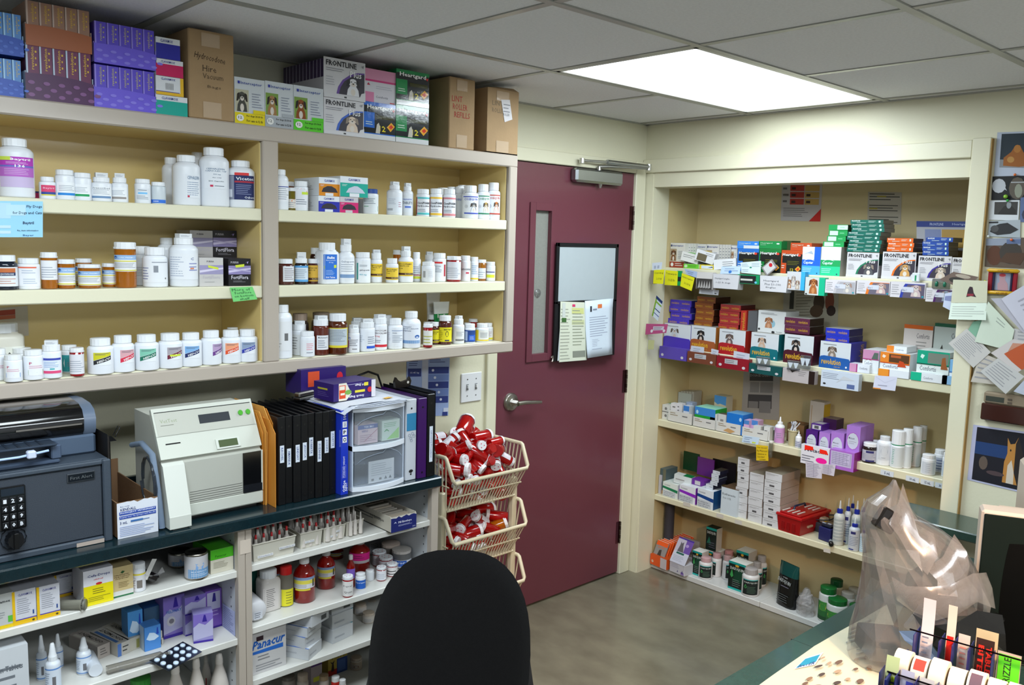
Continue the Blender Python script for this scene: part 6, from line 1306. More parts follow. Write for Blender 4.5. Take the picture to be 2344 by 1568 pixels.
def pile(bz,layers,label,group,orange=()):
    k = 0
    for li,(dz,nx,ny) in enumerate(layers):
        for i in range(nx):
            for j in range(ny):
                kx = .76 if dz < .1 else .86; x = -1.3875+BX0*kx+(BX1-BX0)*kx*(i+.5)/nx-(.02 if dz > .15 else 0)+rnd.uniform(-.006,.006)
                y0_,y1_ = -.28+BYF+.055,-.28+BYB-.035
                y = y0_+(y1_-y0_)*(j+.5)/ny+rnd.uniform(-.006,.006)
                rx = rnd.uniform(50,130); rz = rnd.uniform(0,360)
                pi = rnd.choice([0,1,2,0,3,1]) if not (k in orange) else 4
                Lh = (.042,.035,.0475,.0425,.04,.055)[pi]
                E = Euler((math.radians(rx),0,math.radians(rz))); c = E.to_matrix() @ Vector((0,0,Lh))
                zz = bz+dz+.022+.016*(j/ny)
                put_vial(pi,(x-c.x,y-c.y,zz-c.z),E,label+(' amber' if False else ''),group) if pi != 4 else put_vial(4,(x-c.x,y-c.y,zz-c.z),E,'empty amber vial among the red ones in the middle basket','amber vials in the middle basket')
                k += 1
pile(BZ[0],[(.0,5,3),(.04,5,4),(.085,6,4),(.125,7,4),(.160,6,4),(.192,4,3)],'empty red vial with white cap in the top basket','red vials in the top basket')
pile(BZ[1],[(.0,5,3),(.04,5,4),(.083,6,4),(.118,4,3)],'empty red vial with white cap in the middle basket','red vials in the middle basket',(46,52,55,64))
pile(BZ[2],[(.0,5,3),(.038,6,4),(.07,4,2)],'empty red vial with white cap in the bottom basket','red vials in the bottom basket')
E_ = Euler((math.radians(70),math.radians(20),math.radians(120)))
put_vial(5,(-1.36,-.24,BZ[0]+.235),E_,'largest empty red vial crowning the pile in the top basket','topmost vial')

# ------------------------------------------------------------ office chair
TH = -.70
chx = thing('office_chair','black fabric office chair seen from behind, rounded backrest','chair',(-2.11+.16*.64,-1.115+.16*.77,0),TH)
q = MB(); NR,NA = 10,40; hw,hh,cz = .212,.285,.632; vs = []; fs = []
for side in (-1,1):
    for i in range(NR+1):
        s_ = i/NR
        for k in range(NA):
            a = 2*math.pi*k/NA; ca,sa = math.cos(a),math.sin(a); ex = 2/2.5
            x = math.copysign(abs(ca)**ex,ca)*hw*s_; zz = math.copysign(abs(sa)**ex,sa)*hh*s_
            x *= 1-.05*(zz/hh)*(1 if zz > 0 else .35)
            th = .036*math.sqrt(max(0,1-s_**3.2))
            vs.append((x+.008*zz/hh,-.16+side*th+.35*x*x/.212*.3+.03*(zz/hh),cz+zz))
M_ = (NR+1)*NA
for i in range(NR):
    for k in range(NA):
        a,b_ = i*NA+k,i*NA+(k+1) % NA
        fs.append((a,b_,b_+NA,a+NA)); fs.append((M_+a,M_+a+NA,M_+b_+NA,M_+b_))
q.add(vs,fs,'#0c0b0c',True); q.obj('backrest',FABR,chx)
q = MB(); q.bbox(-.235,.235,-.11,.36,.43,.50,'#0d0c0d',.03); q.obj('seat',FABR,chx)
q = MB(); q.tube([(0,-.145,.55),(0,-.15,.45),(0,-.10,.40),(0,.05,.40)],[.022,.022,.022,.025],'#141416',8); q.obj('back_bracket',PLAST,chx)
q = MB(); q.bbox(-.09,.09,.03,.22,.39,.43,'#17171a',.008); q.obj('mechanism',PLAST,chx)
q = MB(); q.tube([(0,.125,.10),(0,.125,.39)],.025,'#222226',14); q.obj('gas_lift',GLOSS,chx)
for k in range(5):
    a = k*2*math.pi/5+.3; ca,sa = math.cos(a),math.sin(a)
    q = MB(); q.tube([(0,.125,.11),(.27*ca,.125+.27*sa,.075)],[.028,.018],'#141416',8); sp = q.obj('base_arm',PLAST,chx)
    q = MB(T=Matrix.Translation((.27*ca,.125+.27*sa,.028)) @ Matrix.Rotation(a,4,'Z') @ Matrix.Rotation(math.radians(90),4,'X')); q.lathe([[(0,-.02),(.026,-.02),(.0275,-.014),(.0275,.014),(.026,.02),(0,.02)]],'#0b0b0d',16); q.T = None; q.tube([(.27*ca,.125+.27*sa,.05),(.27*ca,.125+.27*sa,.08)],.006,'#888',6); q.obj('caster',PLAST,sp)

# ------------------------------------------------------------ alcove shelves
Z1,Z2,Z3,Z4,Z5 = 1.598,1.192,.806,.402,.030
al = thing('alcove_shelving','cream built-in alcove shelves packed with pet medicine boxes','shelf',(AX0,OY2,0))
def apart(n,m,x0,x1,y0,y1,z0,z1,col,b=.003):
    q = MB(T=Matrix.Translation((-AX0,-OY2,0))); q.bbox(x0,x1,y0,y1,z0,z1,col,b); return q.obj(n,m,al)
YA0,YA1 = OY2-.186,JY-.0015
for zz,th in ((Z1,.036),(Z2,.036),(Z3,.036),(Z4,.030)): apart('shelf',PAINT,AX0+.001,AX1-.001,YA0,YA1,zz-th,zz,'#d9d5b8')
apart('base_board',PAINT,AX0-.002,AX1-.001,-.7135,YA1,.001,Z5,'#d0d2d0'); apart('base_board',PAINT,AX0-.002,AX1-.001,YA0,-.7150,.001,Z5,'#d0d2d0')
FB = AX0+.012
def cB(l,r,top,c,depth,label,col,**k): return carton('B',l,r,top,k.pop('z',z),c,depth,label,col,**k)
def bB(l,r,top,sty,label,lab=None,c=FB+.03,**k): return bottle('B',l,r,top,k.pop('z',z),c,sty,label,lab,**k)
def hang(l,r,top,bot,c,depth,label,col,**k):
    zb = onX((l+r)/2,bot,c)[2]; return carton('B',l,r,top,zb,c,depth,label,col,**k)
def note(pts,f,label,c=.098,cat='note',name='sticky_note',m=None,curl=0.,thick=.0006): return sheet(name,pts,m or PAPER,f,label,cat,onX,c,curl=curl,thick=thick)
# posters on the alcove back
XB = AX1-.0015
sheet('poster',[(1791,395),(1884,395),(1878,507),(1787,505)],PAPER,['#aca6a2']+[('r',.22+.37*i,.34+.14*j,.57+.37*i,.46+.14*j,'#b03a2c' if i == 0 else '#bc9a54') for i in range(2) for j in range(5)]+[('l',.04,.34,.19,1,5,'#6a6460'),('l',.06,.08,.7,.28,5,'#7c7672'),('p',[(.72,0),(1,0),(1,.26)],'#c02018')]+[('r',.26+.37*(k % 2),.37+.14*(k % 5),.36+.37*(k % 2),.42+.14*(k % 5),'#3a241c') for k in range(7)],'red and yellow flea treatment chart on the alcove back','poster',onX,XB)
sheet('notice',[(1987,439),(2064,440),(2062,514),(1985,512)],PAPER,['#a49c8e',('l',.05,.72,1,.98,3,'#3c3a34'),('l',.05,.38,.95,.62,3,'#3c3a34'),('l',.05,.02,.95,.26,3,'#3c3a34'),('r',.28,.84,.55,.88,'#a89838'),('r',.05,.46,.3,.5,'#a89838'),('r',.05,.02,.28,.06,'#a89838')],'typed notice with three highlighted paragraphs on the alcove back','notice',onX,XB)
sheet('poster',[(1795,655),(1920,650),(1917,772),(1789,772)],PAPER,['#a8a290',('r',.12,.55,.2,.9,'#3c3c34'),('l',.24,.4,.55,.9,9,'#8a8474'),('c',.66,.66,.1,.2,'#4a3a28'),('c',.62,.5,.12,.12,'#584430'),('c',.85,.68,.08,.2,'#8a4a34'),('c',.88,.5,.08,.1,'#3a2a24'),('r',.4,.2,.5,.3,'#33302a'),('r',.6,.14,.72,.3,'#3c3426')],'poster with two brown animal pictures behind the second shelf','poster',onX,XB)
sheet('poster',[(1703,838),(1786,838),(1783,962),(1697,956)],PAPER,['#a29e9a',('r',.18,.72,.82,.9,'#4a4848'),('r',.2,.5,.45,.7,'#8c8a88'),('r',.48,.5,.82,.7,'#868482'),('r',.16,.2,.8,.46,'#504e50'),('r',.18,.2,.44,.33,'#8e8c8c'),('r',.47,.12,.78,.34,'#8a8888'),('t',.2,.8,.75,.05,'DOSAGE CHART','#b4b0ac',.01)],'grey table chart taped to the alcove back above third shelf','poster',onX,XB)
# ---- shelf 1
z = Z1+.0005
IN = lambda c1,dg='#8a6a48': [('r',0,0,1,.24,c1),('r',.02,.26,.45,.76,'#a89478'),*pup(.24,.28,.4,.44,dg,'#4a3424'),('t',.14,.84,.9,.09,'Interceptor','#3a4a94',.01),('r',.04,.85,.12,.93,'#2c3a60'),('l',.56,.36,.92,.7,5,'#9aa0a8'),('c',.18,.12,.1,.08,'#e0e0dc'),('l',.38,.05,.9,.2,2,'#e8e0d8')]
BF = .155
cB(1530,1563,556,BF,.12,'brown-footed white heartworm carton at the jamb end','#bcb9b2',f=IN('#9a3a24','#7a4e30'))
for k in range(5): cB(1563.5+k*5.8,1568.8+k*5.8,558,BF+.03,.10,'slim white heartworm carton standing edge-on behind the lime one','#b5b3ae',f=[('l',.2,.3,.8,.9,5,'#8a8c90')])
cB(1594,1616,559,BF+.05,.09,'white heartworm carton partly hidden, first of the rear pair','#b8b6b2',f=IN('#a8a8a0')); cB(1617,1645,559,BF+.05,.09,'white heartworm carton partly hidden, second of the rear pair','#b8b6b2',f=IN('#a8a8a0'))
for k in range(4): cB(1646+k*6.6,1652+k*6.6,560,BF+.05,.09,'slim white heartworm carton standing edge-on in the rear row','#b5b3ae',f=[('l',.2,.3,.8,.9,5,'#8a8c90')])
cB(1673,1687,562,BF,.12,'white heartworm carton next to the blue chewable box','#b8b6b2',f=IN('#a8a8a0','#a06a48'))
cB(1565,1600,599,FB,.02,'low lime green heartworm carton front','#c9ccc4',f=[('r',0,0,1,1,'#70c83a'),('c',.15,.5,.1,.35,'#c8e0b8'),('l',.32,.2,.9,.8,2,'#2c7a20')],h=.022)
cB(1602,1637,600,FB,.02,'low yellow heartworm carton front','#d4c42c',f=[('r',0,0,1,1,'#e0c820'),('r',.1,.1,.85,.8,'#d0dce8'),('p',[(.5,.3),(.8,.6),(.9,.4)],'#33405a')],h=.022)
def tilted(l,r,t,b_,c,dep,rot,label,f,col='#c6c5c2',t_=()):
    P = onX((l+r)/2,b_,c); P2 = onX((l+r)/2,t,c); w = abs(onX(r,b_,c)[1]-onX(l,b_,c)[1])*.86; h = (P2[2]-P[2])*.75
    o = carton('B',0,0,0,0,0,dep,label,col,loc=(c,P[1],P[2]),w=w,h=h,f=f,t=t_,lab=False)
    o.rotation_euler = (math.radians(rot[0]),math.radians(rot[1]),RZ['B']+math.radians(rot[2])); return o
tilted(1556,1597,572,600,FB+.004,.06,(0,12,14),'opened white carton with lime flap lying askew on the row',[('l',.1,.4,.9,.8,2,'#888')],t_=[('r',.3,.0,.8,.8,'#66c840')])
tilted(1588,1632,566,600,FB+.006,.06,(0,14,18),'opened white carton with yellow flap and cat photo, lying askew',[('r',.1,.05,.6,.7,'#6a6048'),('l',.5,.6,.95,.9,2,'#888')],col='#c4c4c6',t_=[('r',.35,.0,.7,.8,'#e0c420')])
tilted(1632,1687,585,616,FB,.05,(0,-6,8),'opened plain white carton lying askew beside the chewables',[('l',.4,.2,.9,.8,3,'#8a8c90')],col='#c9cacc')
HGB = lambda c1: [('r',0,0,1,.84,'#1c1e1c'),('r',0,0,.26,.45,c1),('r',0,.84,.06,0,c1),('t',.06,.72,.8,.15,'Heartgard','#e8e8e4',.025),('c',.86,.79,.07,.05,'#d84030'),('l',.3,.36,.95,.56,3,'#6a6820'),('p',[(.68,.2),(.84,.34),(.96,.22),(.82,.08)],'#e0a030'),('p',[(.75,.2),(.84,.28),(.9,.21),(.82,.13)],'#d83c1c'),('l',.04,.2,.22,.38,2,'#d8dcd8'),('t',.46,.1,.62,.13,'12','#c8b830',.02)]
for (l,r,c1,tc,nm) in ((1688,1736,'#2a70c8','#3a86dc','blue'),(1737,1787,'#1c7a3a','#1f8a48','green'),(1788,1836,'#c04a20','#c04f28','orange')):
    o = cB(l,r,569 if nm != 'orange' else 573,FB,.11,'lower chewable carton, black front with %s sides' % nm,c1,f=HGB(c1),bev=0)
    zt = z+o['wdh'][2]+.0006
    cB(l+(22 if nm == 'orange' else 0),r+(22 if nm == 'orange' else 2),548 if nm != 'orange' else 552,FB+(0 if nm != 'orange' else .03),.10,'upper chewable carton with plain %s front' % nm,tc,z=zt,f=[('t',.08,.6,.6,.2,'Heartgard','#c8dcc8',.01),('l',.08,.42,.4,.52,1,'#c8dcc8'),('c',.85,.65,.07,.1,'#d8e0d8')]+([('r',.3,.0,1,.42,'#d0d6dc')] if nm == 'blue' else []),h=.034)
cB(1790,1810,551,FB+.05,.08,'dark olive carton between the green and orange chewables','#3a4a28',f=[('r',.5,.1,.9,.6,'#4a4a40')])
CS = lambda c1,c2,half: [('r',0,0,1,.5,c2),('r',0,.32,1,.54,c1),('t',.08,.36,.62,.13,'Capstar','#e4eef8',.02),('p',[(.1,.5),(.4,.6),(.7,.5),(.4,.56)],'#e8f0f8'),('l',.06,.08,.6,.26,3,'#b8dcf0'),('r',.82,.04,.88,.08,'#1c2c5a')]+([('r',.66,.54,1,1,c1),('p',[(.06,.72),(.5,.86),(.6,.74),(.3,.78)],'#a8b4c4')] if half else [])
cB(1836,1878,565,FB,.11,'flea tablet carton, white above and bright blue below','#c9d4e4',f=CS('#2464d8','#4aa8e8',1))
ocap = cB(1879,1924,565,FB,.11,'flea tablet carton, white above and bright green below','#c4ccc8',f=CS('#1fa05a','#2cc890',0),sc='#b4b0a8')
zz = z+ocap['wdh'][2]
for k,(l,r,t) in enumerate(((1884,1932,553),(1893,1936,540),(1897,1940,527),(1897,1941,514))):
    zt = onX(1910,t,FB+.012)[2]
    cB(l,r,t,FB+.012,.09,'small green carton with white patch, %s of four stacked' % ('lowest','second lowest','second highest','topmost')[k],'#1f9a50',z=zz+.0005,h=zt-zz-.001,f=[('r',.06+.4*(k == 3),.1,.5+.5*(k == 3),.9,'#c8dcd0'),('l',.6,.3,.9,.7,1,'#88d8a8')],sc='#124a2a'); zz = zt
def stackB(l,r,t0,b0,n,c,depth,nm,col,f,sc,zb=None,jit=2.5,seed=1,lab='carton'):
    rn = random.Random(seed); zlo = zb if zb is not None else z; zhi = onX((l+r)/2,t0,c)[2]; hh = (zhi-zlo)/n; out = None
    for k in range(n):
        j = rn.uniform(-jit,jit); pos = 'topmost' if k == n-1 else ('lowest' if k == 0 else ORD[k]+' up')
        out = carton('B',l+j,r+j,0,0,c,depth,nm+', '+pos+' in its stack',col,f=f,sc=sc,z=None,lab=False) if False else None
        fnv = (t0+b0)/2; a,b2 = onX(l+j,fnv,c),onX(r+j,fnv,c)
        carton('B',0,0,0,0,c,depth,nm+', '+pos+' in its stack',col,f=f,sc=sc,tc='#a8a6a0' if sc != col else None,loc=(c+rn.uniform(0,.004),(a[1]+b2[1])/2,zlo+hh*k+.0003),w=abs(a[1]-b2[1]),h=hh-.0008,lab=False)
    return zhi
# flea drop displays and their stacked cartons
F1 = 'flea drop display box with %s'
for (l,r,t,col,dog,nm) in ((1938,2011,578,'#1f7a58','#55565a','a grey dog and green arc'),(2019,2096,577,'#e07020','#c89858','a tan terrier and orange arc'),(2101,2177,586,'#3a2c90','#d0c0ae','a cream spaniel and purple arc'),(2178,2250,590,'#3a2c90','#5a4a44','lettering cut off by the post')):
    o,h_ = fdisp(l,r,t,z,'white flea drop display with '+nm,col,dog,'B',FB,.12,'#3c3a44' if 'grey' not in nm else '#1a5a48',sd='B')
    hs = h_
ZS = z+hs+.001
BAR = lambda c1: [('t',.04,.55,.3,.35,'FRONTLINE','#e8f0ec',.02),('l',.55,.3,.78,.8,2,'#d0e0d8'),('r',.86,.3,.92,.8,'#c8e8dc'),('l',.2,.1,.5,.4,1,'#c8dcd4')]
stackB(1943,2018,503,577,8,FB+.005,.10,'teal flea carton','#12685a',BAR(1),'#8a8478',zb=onX(1980,577,FB+.005)[2],seed=3,jit=5)
stackB(2033,2093,545,575,3,FB+.005,.10,'orange flea carton','#e2641c',BAR(1),'#4a3c38',zb=onX(2060,576,FB+.005)[2],seed=4,jit=4)
stackB(2115,2175,543,584,4,FB+.008,.10,'royal blue flea carton','#1f48a0',BAR(1),'#6a6258',zb=onX(2145,585,FB+.008)[2],seed=8,jit=5)
sheet('counter_card',[(2098,506),(2224,507),(2224,575),(2098,572)],CARD,['#9c9da4',('r',0,.8,1,1,'#1e3480'),('t',.25,.85,.5,.09,'FRONTLINE','#a8b4d8',.02),('t',.66,.85,.95,.09,'Heartgard','#a8b4d8',.01),('r',.16,.1,.45,.72,'#7c88b0'),('r',.47,.1,.97,.72,'#b08c40'),('r',.18,.3,.44,.42,'#2c4894'),('r',.5,.3,.96,.42,'#c89a20')],'navy-headed counter card behind the royal blue cartons','card',onX,.30)
# cards, notes and singles hung on the front of shelf 1
YN = lambda a,b_: ['#e0dc14',('t',.08,.68,.92,.16,a,'#3a3820',0),('t',.3,.28,.8,.16,b_,'#3a3820',0)]
hang(1488,1497,619,650,-.035,.028,'grey side of a tiny carton pinned on the stile behind a note','#8e8674',w=None)
note([(1497,618),(1521,617),(1518,650),(1495,649)],YN('Cat/dog','2-10 #'),'first yellow handwritten note, pinned over the stile',c=-.040)
note([(1493,602),(1516,600),(1514,617),(1493,619)],['#c0c8d4',('r',.2,.2,.4,.6,'#a8b0c0'),('r',.55,.2,.75,.6,'#a8b0c0')],'little clear blister pocket above the first yellow note',c=-.036,name='blister_card',cat='card')
hang(1549,1559,620,654,.085,.01,'green edge of a carton behind the second yellow note','#159a50',f=[('r',0,.3,1,.6,'#123')],w=None)
note([(1523,618),(1552,621),(1550,654),(1521,652)],YN('Tobramycin','11-25 lbs'),'second yellow handwritten note, squarely on the shelf edge',c=.08)
note([(1561,625),(1590,636),(1583,666),(1557,655)],YN('Interceptor','51-100 lb'),'third yellow handwritten note, tilted, on the shelf edge',c=.08)
note([(1566,615),(1596,622),(1594,636),(1572,628)],['#98a8c4',('l',.2,.2,.8,.8,2,'#6a7ca0')],'slanted blue-grey leaflet tucked above the third yellow note',c=.083,name='leaflet',cat='leaflet')
hang(1594,1631,623,662,.085,.03,'small carton front with black and white fern photo','#b8b4b2',f=[('r',.02,0,.98,.62,'#3c3836')]+[('p',[(.1+.16*k,.05),(.2+.16*k,.5),(.26+.16*k,.1)],'#a8a4a2') for k in range(5)])
note([(1601,662),(1646,664),(1644,676),(1600,672)],['#a9abb0',('l',.1,.1,.75,.9,3,'#6c6c70'),('r',.8,.2,.9,.4,'#444')],'price slip under the fern photo carton',c=.10,name='price_slip',cat='card')
def openbin(l,r,t,b_,label,txt,c=.075,dep=.045,stuff_=1):
    P = onX((l+r)/2,b_,c); w = abs(onX(r,b_,c)[1]-onX(l,b_,c)[1]); h = onX((l+r)/2,t,c)[2]-P[2]
    o = thing('paper_bin',label,'bin',(c,P[1],P[2]),RZ['B'])
    q = MB()
    for (y0_,y1_) in ((0,.002),(dep-.002,dep)): q.add([(-w/2*.93,y0_,0),(w/2*.93,y0_,0),(w/2,y0_,h),(-w/2,y0_,h)],[(0,1,2,3)],'#cdccd0')
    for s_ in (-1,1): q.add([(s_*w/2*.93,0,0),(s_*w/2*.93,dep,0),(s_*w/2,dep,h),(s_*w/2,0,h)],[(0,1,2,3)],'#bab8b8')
    q.box(-w/2*.93,w/2*.93,0,dep,0,.002,'#c0bfc0'); paint(q,txt,fm(w*.9,-.0003,h)); q.obj('tub',CARD,o)
    rn = random.Random(int(l)); n = 4
    for k in range(n):
        q = MB(); q.bbox(-.012,.012,-.004,.004,0,.03,('#a8a098','#b8b4b0','#9c948a')[k % 3],.001); ob = q.obj('dose_pack',CLEARM if k == 1 else CARD,o,loc=(-w/2+w*(k+.7)/(n+.4),dep*.5,h*.55),rot=(rn.uniform(-.2,.2),rn.uniform(-.8,.8),rn.uniform(-.4,.4)))
    return o
openbin(1630,1690,628,662,'white paper bin of loose doses, handwriting on front, by fern photo',[('t',.04,.62,.66,.14,'Heartgard singles','#5a5c64',0),('t',.1,.36,.7,.13,'1-25 lb dogs','#5a5c64',0)])
openbin(1737,1801,632,669,'white paper bin of loose doses with three handwritten lines',[('t',.1,.62,.7,.13,'Heartgard','#5a5c64',0),('t',.16,.42,.8,.13,'Plus 51-100','#5a5c64',0),('t',.2,.22,.6,.12,'Singles','#5a5c64',0)])
note([(1652,610),(1696,609),(1693,628),(1648,627)],['#b4c8e4',('l',.2,.3,.9,.8,2,'#8aa0c8'),('c',.5,.3,.08,.2,'#3a78c8')],'pale blue leaflet lying at the shelf edge',c=.09,name='leaflet',cat='leaflet')
note([(1695,601),(1742,597),(1741,629),(1697,624)],['#c4d0d4',('l',.05,.55,.45,.9,3,'#9cb0b8'),('l',.55,.55,.95,.9,3,'#9cb0b8'),('l',.05,.1,.45,.4,2,'#9cb0b8'),('c',.5,.52,.06,.06,'#1f8a6a')],'folded white card with green dot over the blue chewable carton',c=.095,name='card',cat='card')
hang(1688,1738,629,650,.085,.03,'low green and black carton front under the folded card','#12905a',f=[('r',.12,.05,.85,.9,'#1c2020'),('r',.15,.35,.7,.55,'#c8c8c0'),('c',.85,.2,.06,.12,'#68b8d8')])
tilted(1750,1784,590,622,.1,.006,(0,-40,0),'small red-letter blister card leaning on the green chewables',[('r',.1,.1,.9,.9,'#c8c8c8'),('c',.7,.6,.14,.2,'#c02030')],col='#8a8484')
hang(1801,1842,622,664,.085,.03,'small carton with a group of white dogs, sky blue edge','#3aa8e8',f=[('r',0,0,.78,1,'#c8c8cc'),*pup(.16,.08,.26,.5,'#a8744c','#704838'),*pup(.38,.2,.26,.6,'#b8b0ac','#8a7a70'),*pup(.62,.06,.26,.5,'#b0a090','#704838')])
hang(1843,1888,635,676,.08,.03,'small carton with a brown terrier photo and green edge','#14b488',f=[('r',0,0,.7,1,'#c8ccca'),*pup(.42,.08,.5,.86,'#a86434','#6a3a20','#c88a58'),('c',.08,.06,.05,.04,'#222')])
def single(l,r,t,b_,label,c1,dk,dog):
    return hang(l,r,t,b_,.078,.025,label,'#bcb8bc',f=[('l',.04,.15,.28,.85,5,'#9a989c'),('p',[(.28,0),(.32,.5),(.42,.9),(.98,.9),(.98,0)],c1),('p',[(.36,0),(.4,.45),(.5,.86),(.98,.86),(.98,0)],dk),*pup(.74,.1,.34,.76,dog,'#a08478'),('r',.34,.36,.68,.7,'#c9ccd8'),('t',.36,.42,.48,.14,'Box 1','#4a5068',.01),('c',.94,.12,.03,.06,'#2a98a8')])
single(1889,1958,641,672,'pale single-dose carton with small price sticker on shelf edge','#bcb8bc','#a8a6ac','#b4b0b0')
single(1961,2037,643,674,'single-dose carton with orange curve and price sticker','#e07828','#6a6474','#c8a8a4')
single(2038,2118,646,682,'single-dose carton with blue curve and spaniel photo','#2c3c9c','#5c5468','#c4aeb0')
single(2119,2182,660,692,'single-dose carton with purple curve under the clear blister','#4a1a5c','#55485c','#8c98a4')
o = thing('dose_blister','clear blister with two green droplets at the shelf edge','blister',tuple(onX(2152,661,.07)),RZ['B'])
q = MB(); q.bbox(-.034,.034,0,.012,0,.038,'#8a8e8c',.003); q.obj('shell',CLEARM,o)
for sx in (-.014,.016):
    q = MB(T=Matrix.Translation((sx,-.002,.018))); q.lathe([[(0,-.011),(.006,-.008),(.0065,.004),(.002,.011),(0,.012)]],'#0f6a50',12); q.obj('droplet',GLOSS,o)
o = thing('applicator','white dose applicator with green stripe standing at shelf edge','applicator',tuple(onX(2095,645,.10)),RZ['B'])
q = MB(); q.bbox(-.016,.016,0,.01,0,.036,'#ccd4d8',.003); q.box(-.003,.003,-.0008,0,.004,.026,'#1a8a58'); q.obj('body',PLAST,o)
# ---- shelf 2: flat stacks and display boxes
z = Z2+.0005
RV = [('t',.06,.3,.42,.4,'revolution','#c89a30',.01),('t',.56,.3,.92,.4,'revolution','#c89a30',.01)]
zb2 = onX(1610,742,.165)[2]
def disp2(l,r,top,lip,side,label,dog,txt=True,c=FB,dep=.15,tc='#9a968c'):
    P,dp,zt = place('B',l,r,top,z,c); vm = (top+proj((P[0],P[1],z))[1])/2; a,b2 = onX(l,vm,c),onX(r,vm,c); w = abs(a[1]-b2[1]); h = zt-z
    o = thing('flea_treatment_display',label,'box',(c,(a[1]+b2[1])/2,z),RZ['B'])
    q = MB(); q.box(-w/2,w/2,.003,dep,0,h,'#ccd0d4','#d0d4d8',tc,side)
    paint(q,[('l',.1,.84,.6,.94,1,'#8a8c90'),*pup(.40,.40,.34,.44,dog,'#5a4a40' if dog != '#2c2828' else '#141212','#c8b8ac')],fm(w,.003,h)); paint(q,[('t',.55,.12,.85,.8,'revolution','#c89a30',.01,90)],rm(w/2,dep,h))
    q.obj('box',CARD,o); q = MB()
    lh = h*.46; q.prism([(-w/2,0),(w/2+.001,0),(w/2+.001,lh*.72),(w/2-.006,lh*.9),(-w/2+.02,lh),(-w/2+.006,lh*.94),(-w/2,lh*.8)],-.001,.0025,lip)
    if txt: paint(q,[('t',.08,.14,.72,.22,'revolution','#d8a828',.02),('t',.5,.05,.7,.06,'selamectin','#c8a040',0),('c',.9,.1,.03,.04,'#d8dce0')],fm(w,-.001,h))
    q.obj('front_lip',CARD,o); return o,h,w
disp2(1519,1580,742,'#4a34a8','#5b49c0','display box of puppy and kitten drops, white over violet','#c4c8cc',False)
disp2(1581,1637,747,'#a0562c','#a86a2c','display box with copper brown lip and black puppy photo','#2c2828')
disp2(1645,1705,755,'#a81c24','#b02c20','display box with crimson lip and spotted puppy photo','#6a5a58')
o,h3,w3 = disp2(1718,1781,763,'#0f6a74','#1a7078','display box with teal lip and cream puppy photo','#c8a890')
disp2(1794,1861,767,'#4a1424','#4a1828','display box with dark maroon lip and black-and-white dog photo','#1c1c20',tc='#4a1c2c')
disp2(1876,1946,783,'#2058a0','#3434a0','display box with mid blue lip and tabby cat photo','#8a7a6c',tc='#3a3a98')
cB(1735,1798,712,FB+.035,.12,'white carton with a golden puppy photo standing on the teal display','#bcbebe',z=z+h3+.001,f=[('c',.54,.42,.1,.16,'#8cb4c4'),*pup(.40,.22,.32,.5,'#b07a58','#8a5838','#c89878'),('l',.1,.82,.7,.92,2,'#8a8c90'),('c',.06,.14,.04,.05,'#333'),('c',.58,.05,.06,.05,'#2c2c30'),('t',.7,.05,.9,.05,'Revolution','#666',.01)])
def flat2(l,r,t0,b0,n,nm,col,sc,seed,c=.17,jit=3):
    zlo = onX((l+r)/2,b0,c)[2]
    q0 = onX((l+r)/2,b0,c)
    stackB(l,r,t0,b0,n,c,.13,nm,col,RV,sc,zb=max(zlo,z),seed=seed,jit=jit)
flat2(1536,1584,687,745,4,'violet flat carton','#4a36b4','#2c2470',31,jit=6)
flat2(1592,1634,679,750,5,'copper brown flat carton','#8a4a20','#3c1c10',32,jit=3)
flat2(1644,1690,697,757,4,'crimson flat carton','#a02c2c','#501418',33,jit=5)
cB(1695,1708,711,FB+.03,.12,'crimson carton standing on end beside the flat stack','#b02c20',z=max(z,onX(1700,760,FB+.03)[2]),f=[('t',.2,.1,.8,.8,'revolution','#c89a30',.01,90)])
hang(1712,1733,712,758,FB+.035,.10,'clear clamshell pack behind the teal display','#8a8c90',m=FROST)
stackB(1797,1855,728,763,2,.155,.13,'maroon flat carton','#5a2440',RV,'#2a1418',zb=onX(1826,764,.155)[2],seed=41,jit=4)
stackB(1890,1944,752,785,2,.16,.13,'royal blue flat carton','#2434b8',RV,'#1c1c60',zb=onX(1916,786,.16)[2],seed=42,jit=2)
CF = lambda c1,c2,head: [('t',.1,.34,.62,.16,'Comfortis','#6a6c7c',.005),('p',[(.1,.52),(.36,.62),(.62,.52),(.36,.58)],'#c04030'),('l',.1,.24,.7,.3,1,'#a8aab4'),('c',.14,.14,.02,.03,'#444'),('c',.34,.14,.02,.03,'#444'),('c',.54,.14,.02,.03,'#444'),('r',0,head,1,1,c1),('r',0,head-.02,1,head+.02,c2)]
o = cB(2066,2132,744,FB+.12,.03,'white flea tablet display card-box with orange top at the rear','#b0a8a4',f=[('r',0,.92,1,1,'#c05a18'),('t',.45,.74,.9,.1,'Comfortis','#5c5a60',0),('l',.45,.5,.95,.7,3,'#8c8884'),('p',[(.06,.2),(.08,.5),(.2,.56),(.3,.3),(.44,.2)],'#a84a20'),('c',.18,.52,.06,.07,'#3a2a24')])
cB(2135,2215,742,FB+.12,.03,'white flea tablet display card-box with green top at the rear','#9aa09c',f=[('r',0,.94,1,1,'#14583c'),('r',0,0,1,.16,'#1c8a6c'),('t',.5,.74,.95,.1,'Comfortis','#5c5a60',0),('p',[(.14,.2),(.18,.5),(.26,.62),(.34,.4),(.4,.2)],'#33302c')])
o = cB(1974,2011,813,FB+.01,.13,'flea tablet carton with pink head, at the end of row','#c8ccd0',f=CF('#c88cb0','#a83c78',.60)+[('p',[(.55,.62),(.7,.9),(.95,.9),(.95,.62)],'#5a6a60')],h=.10)
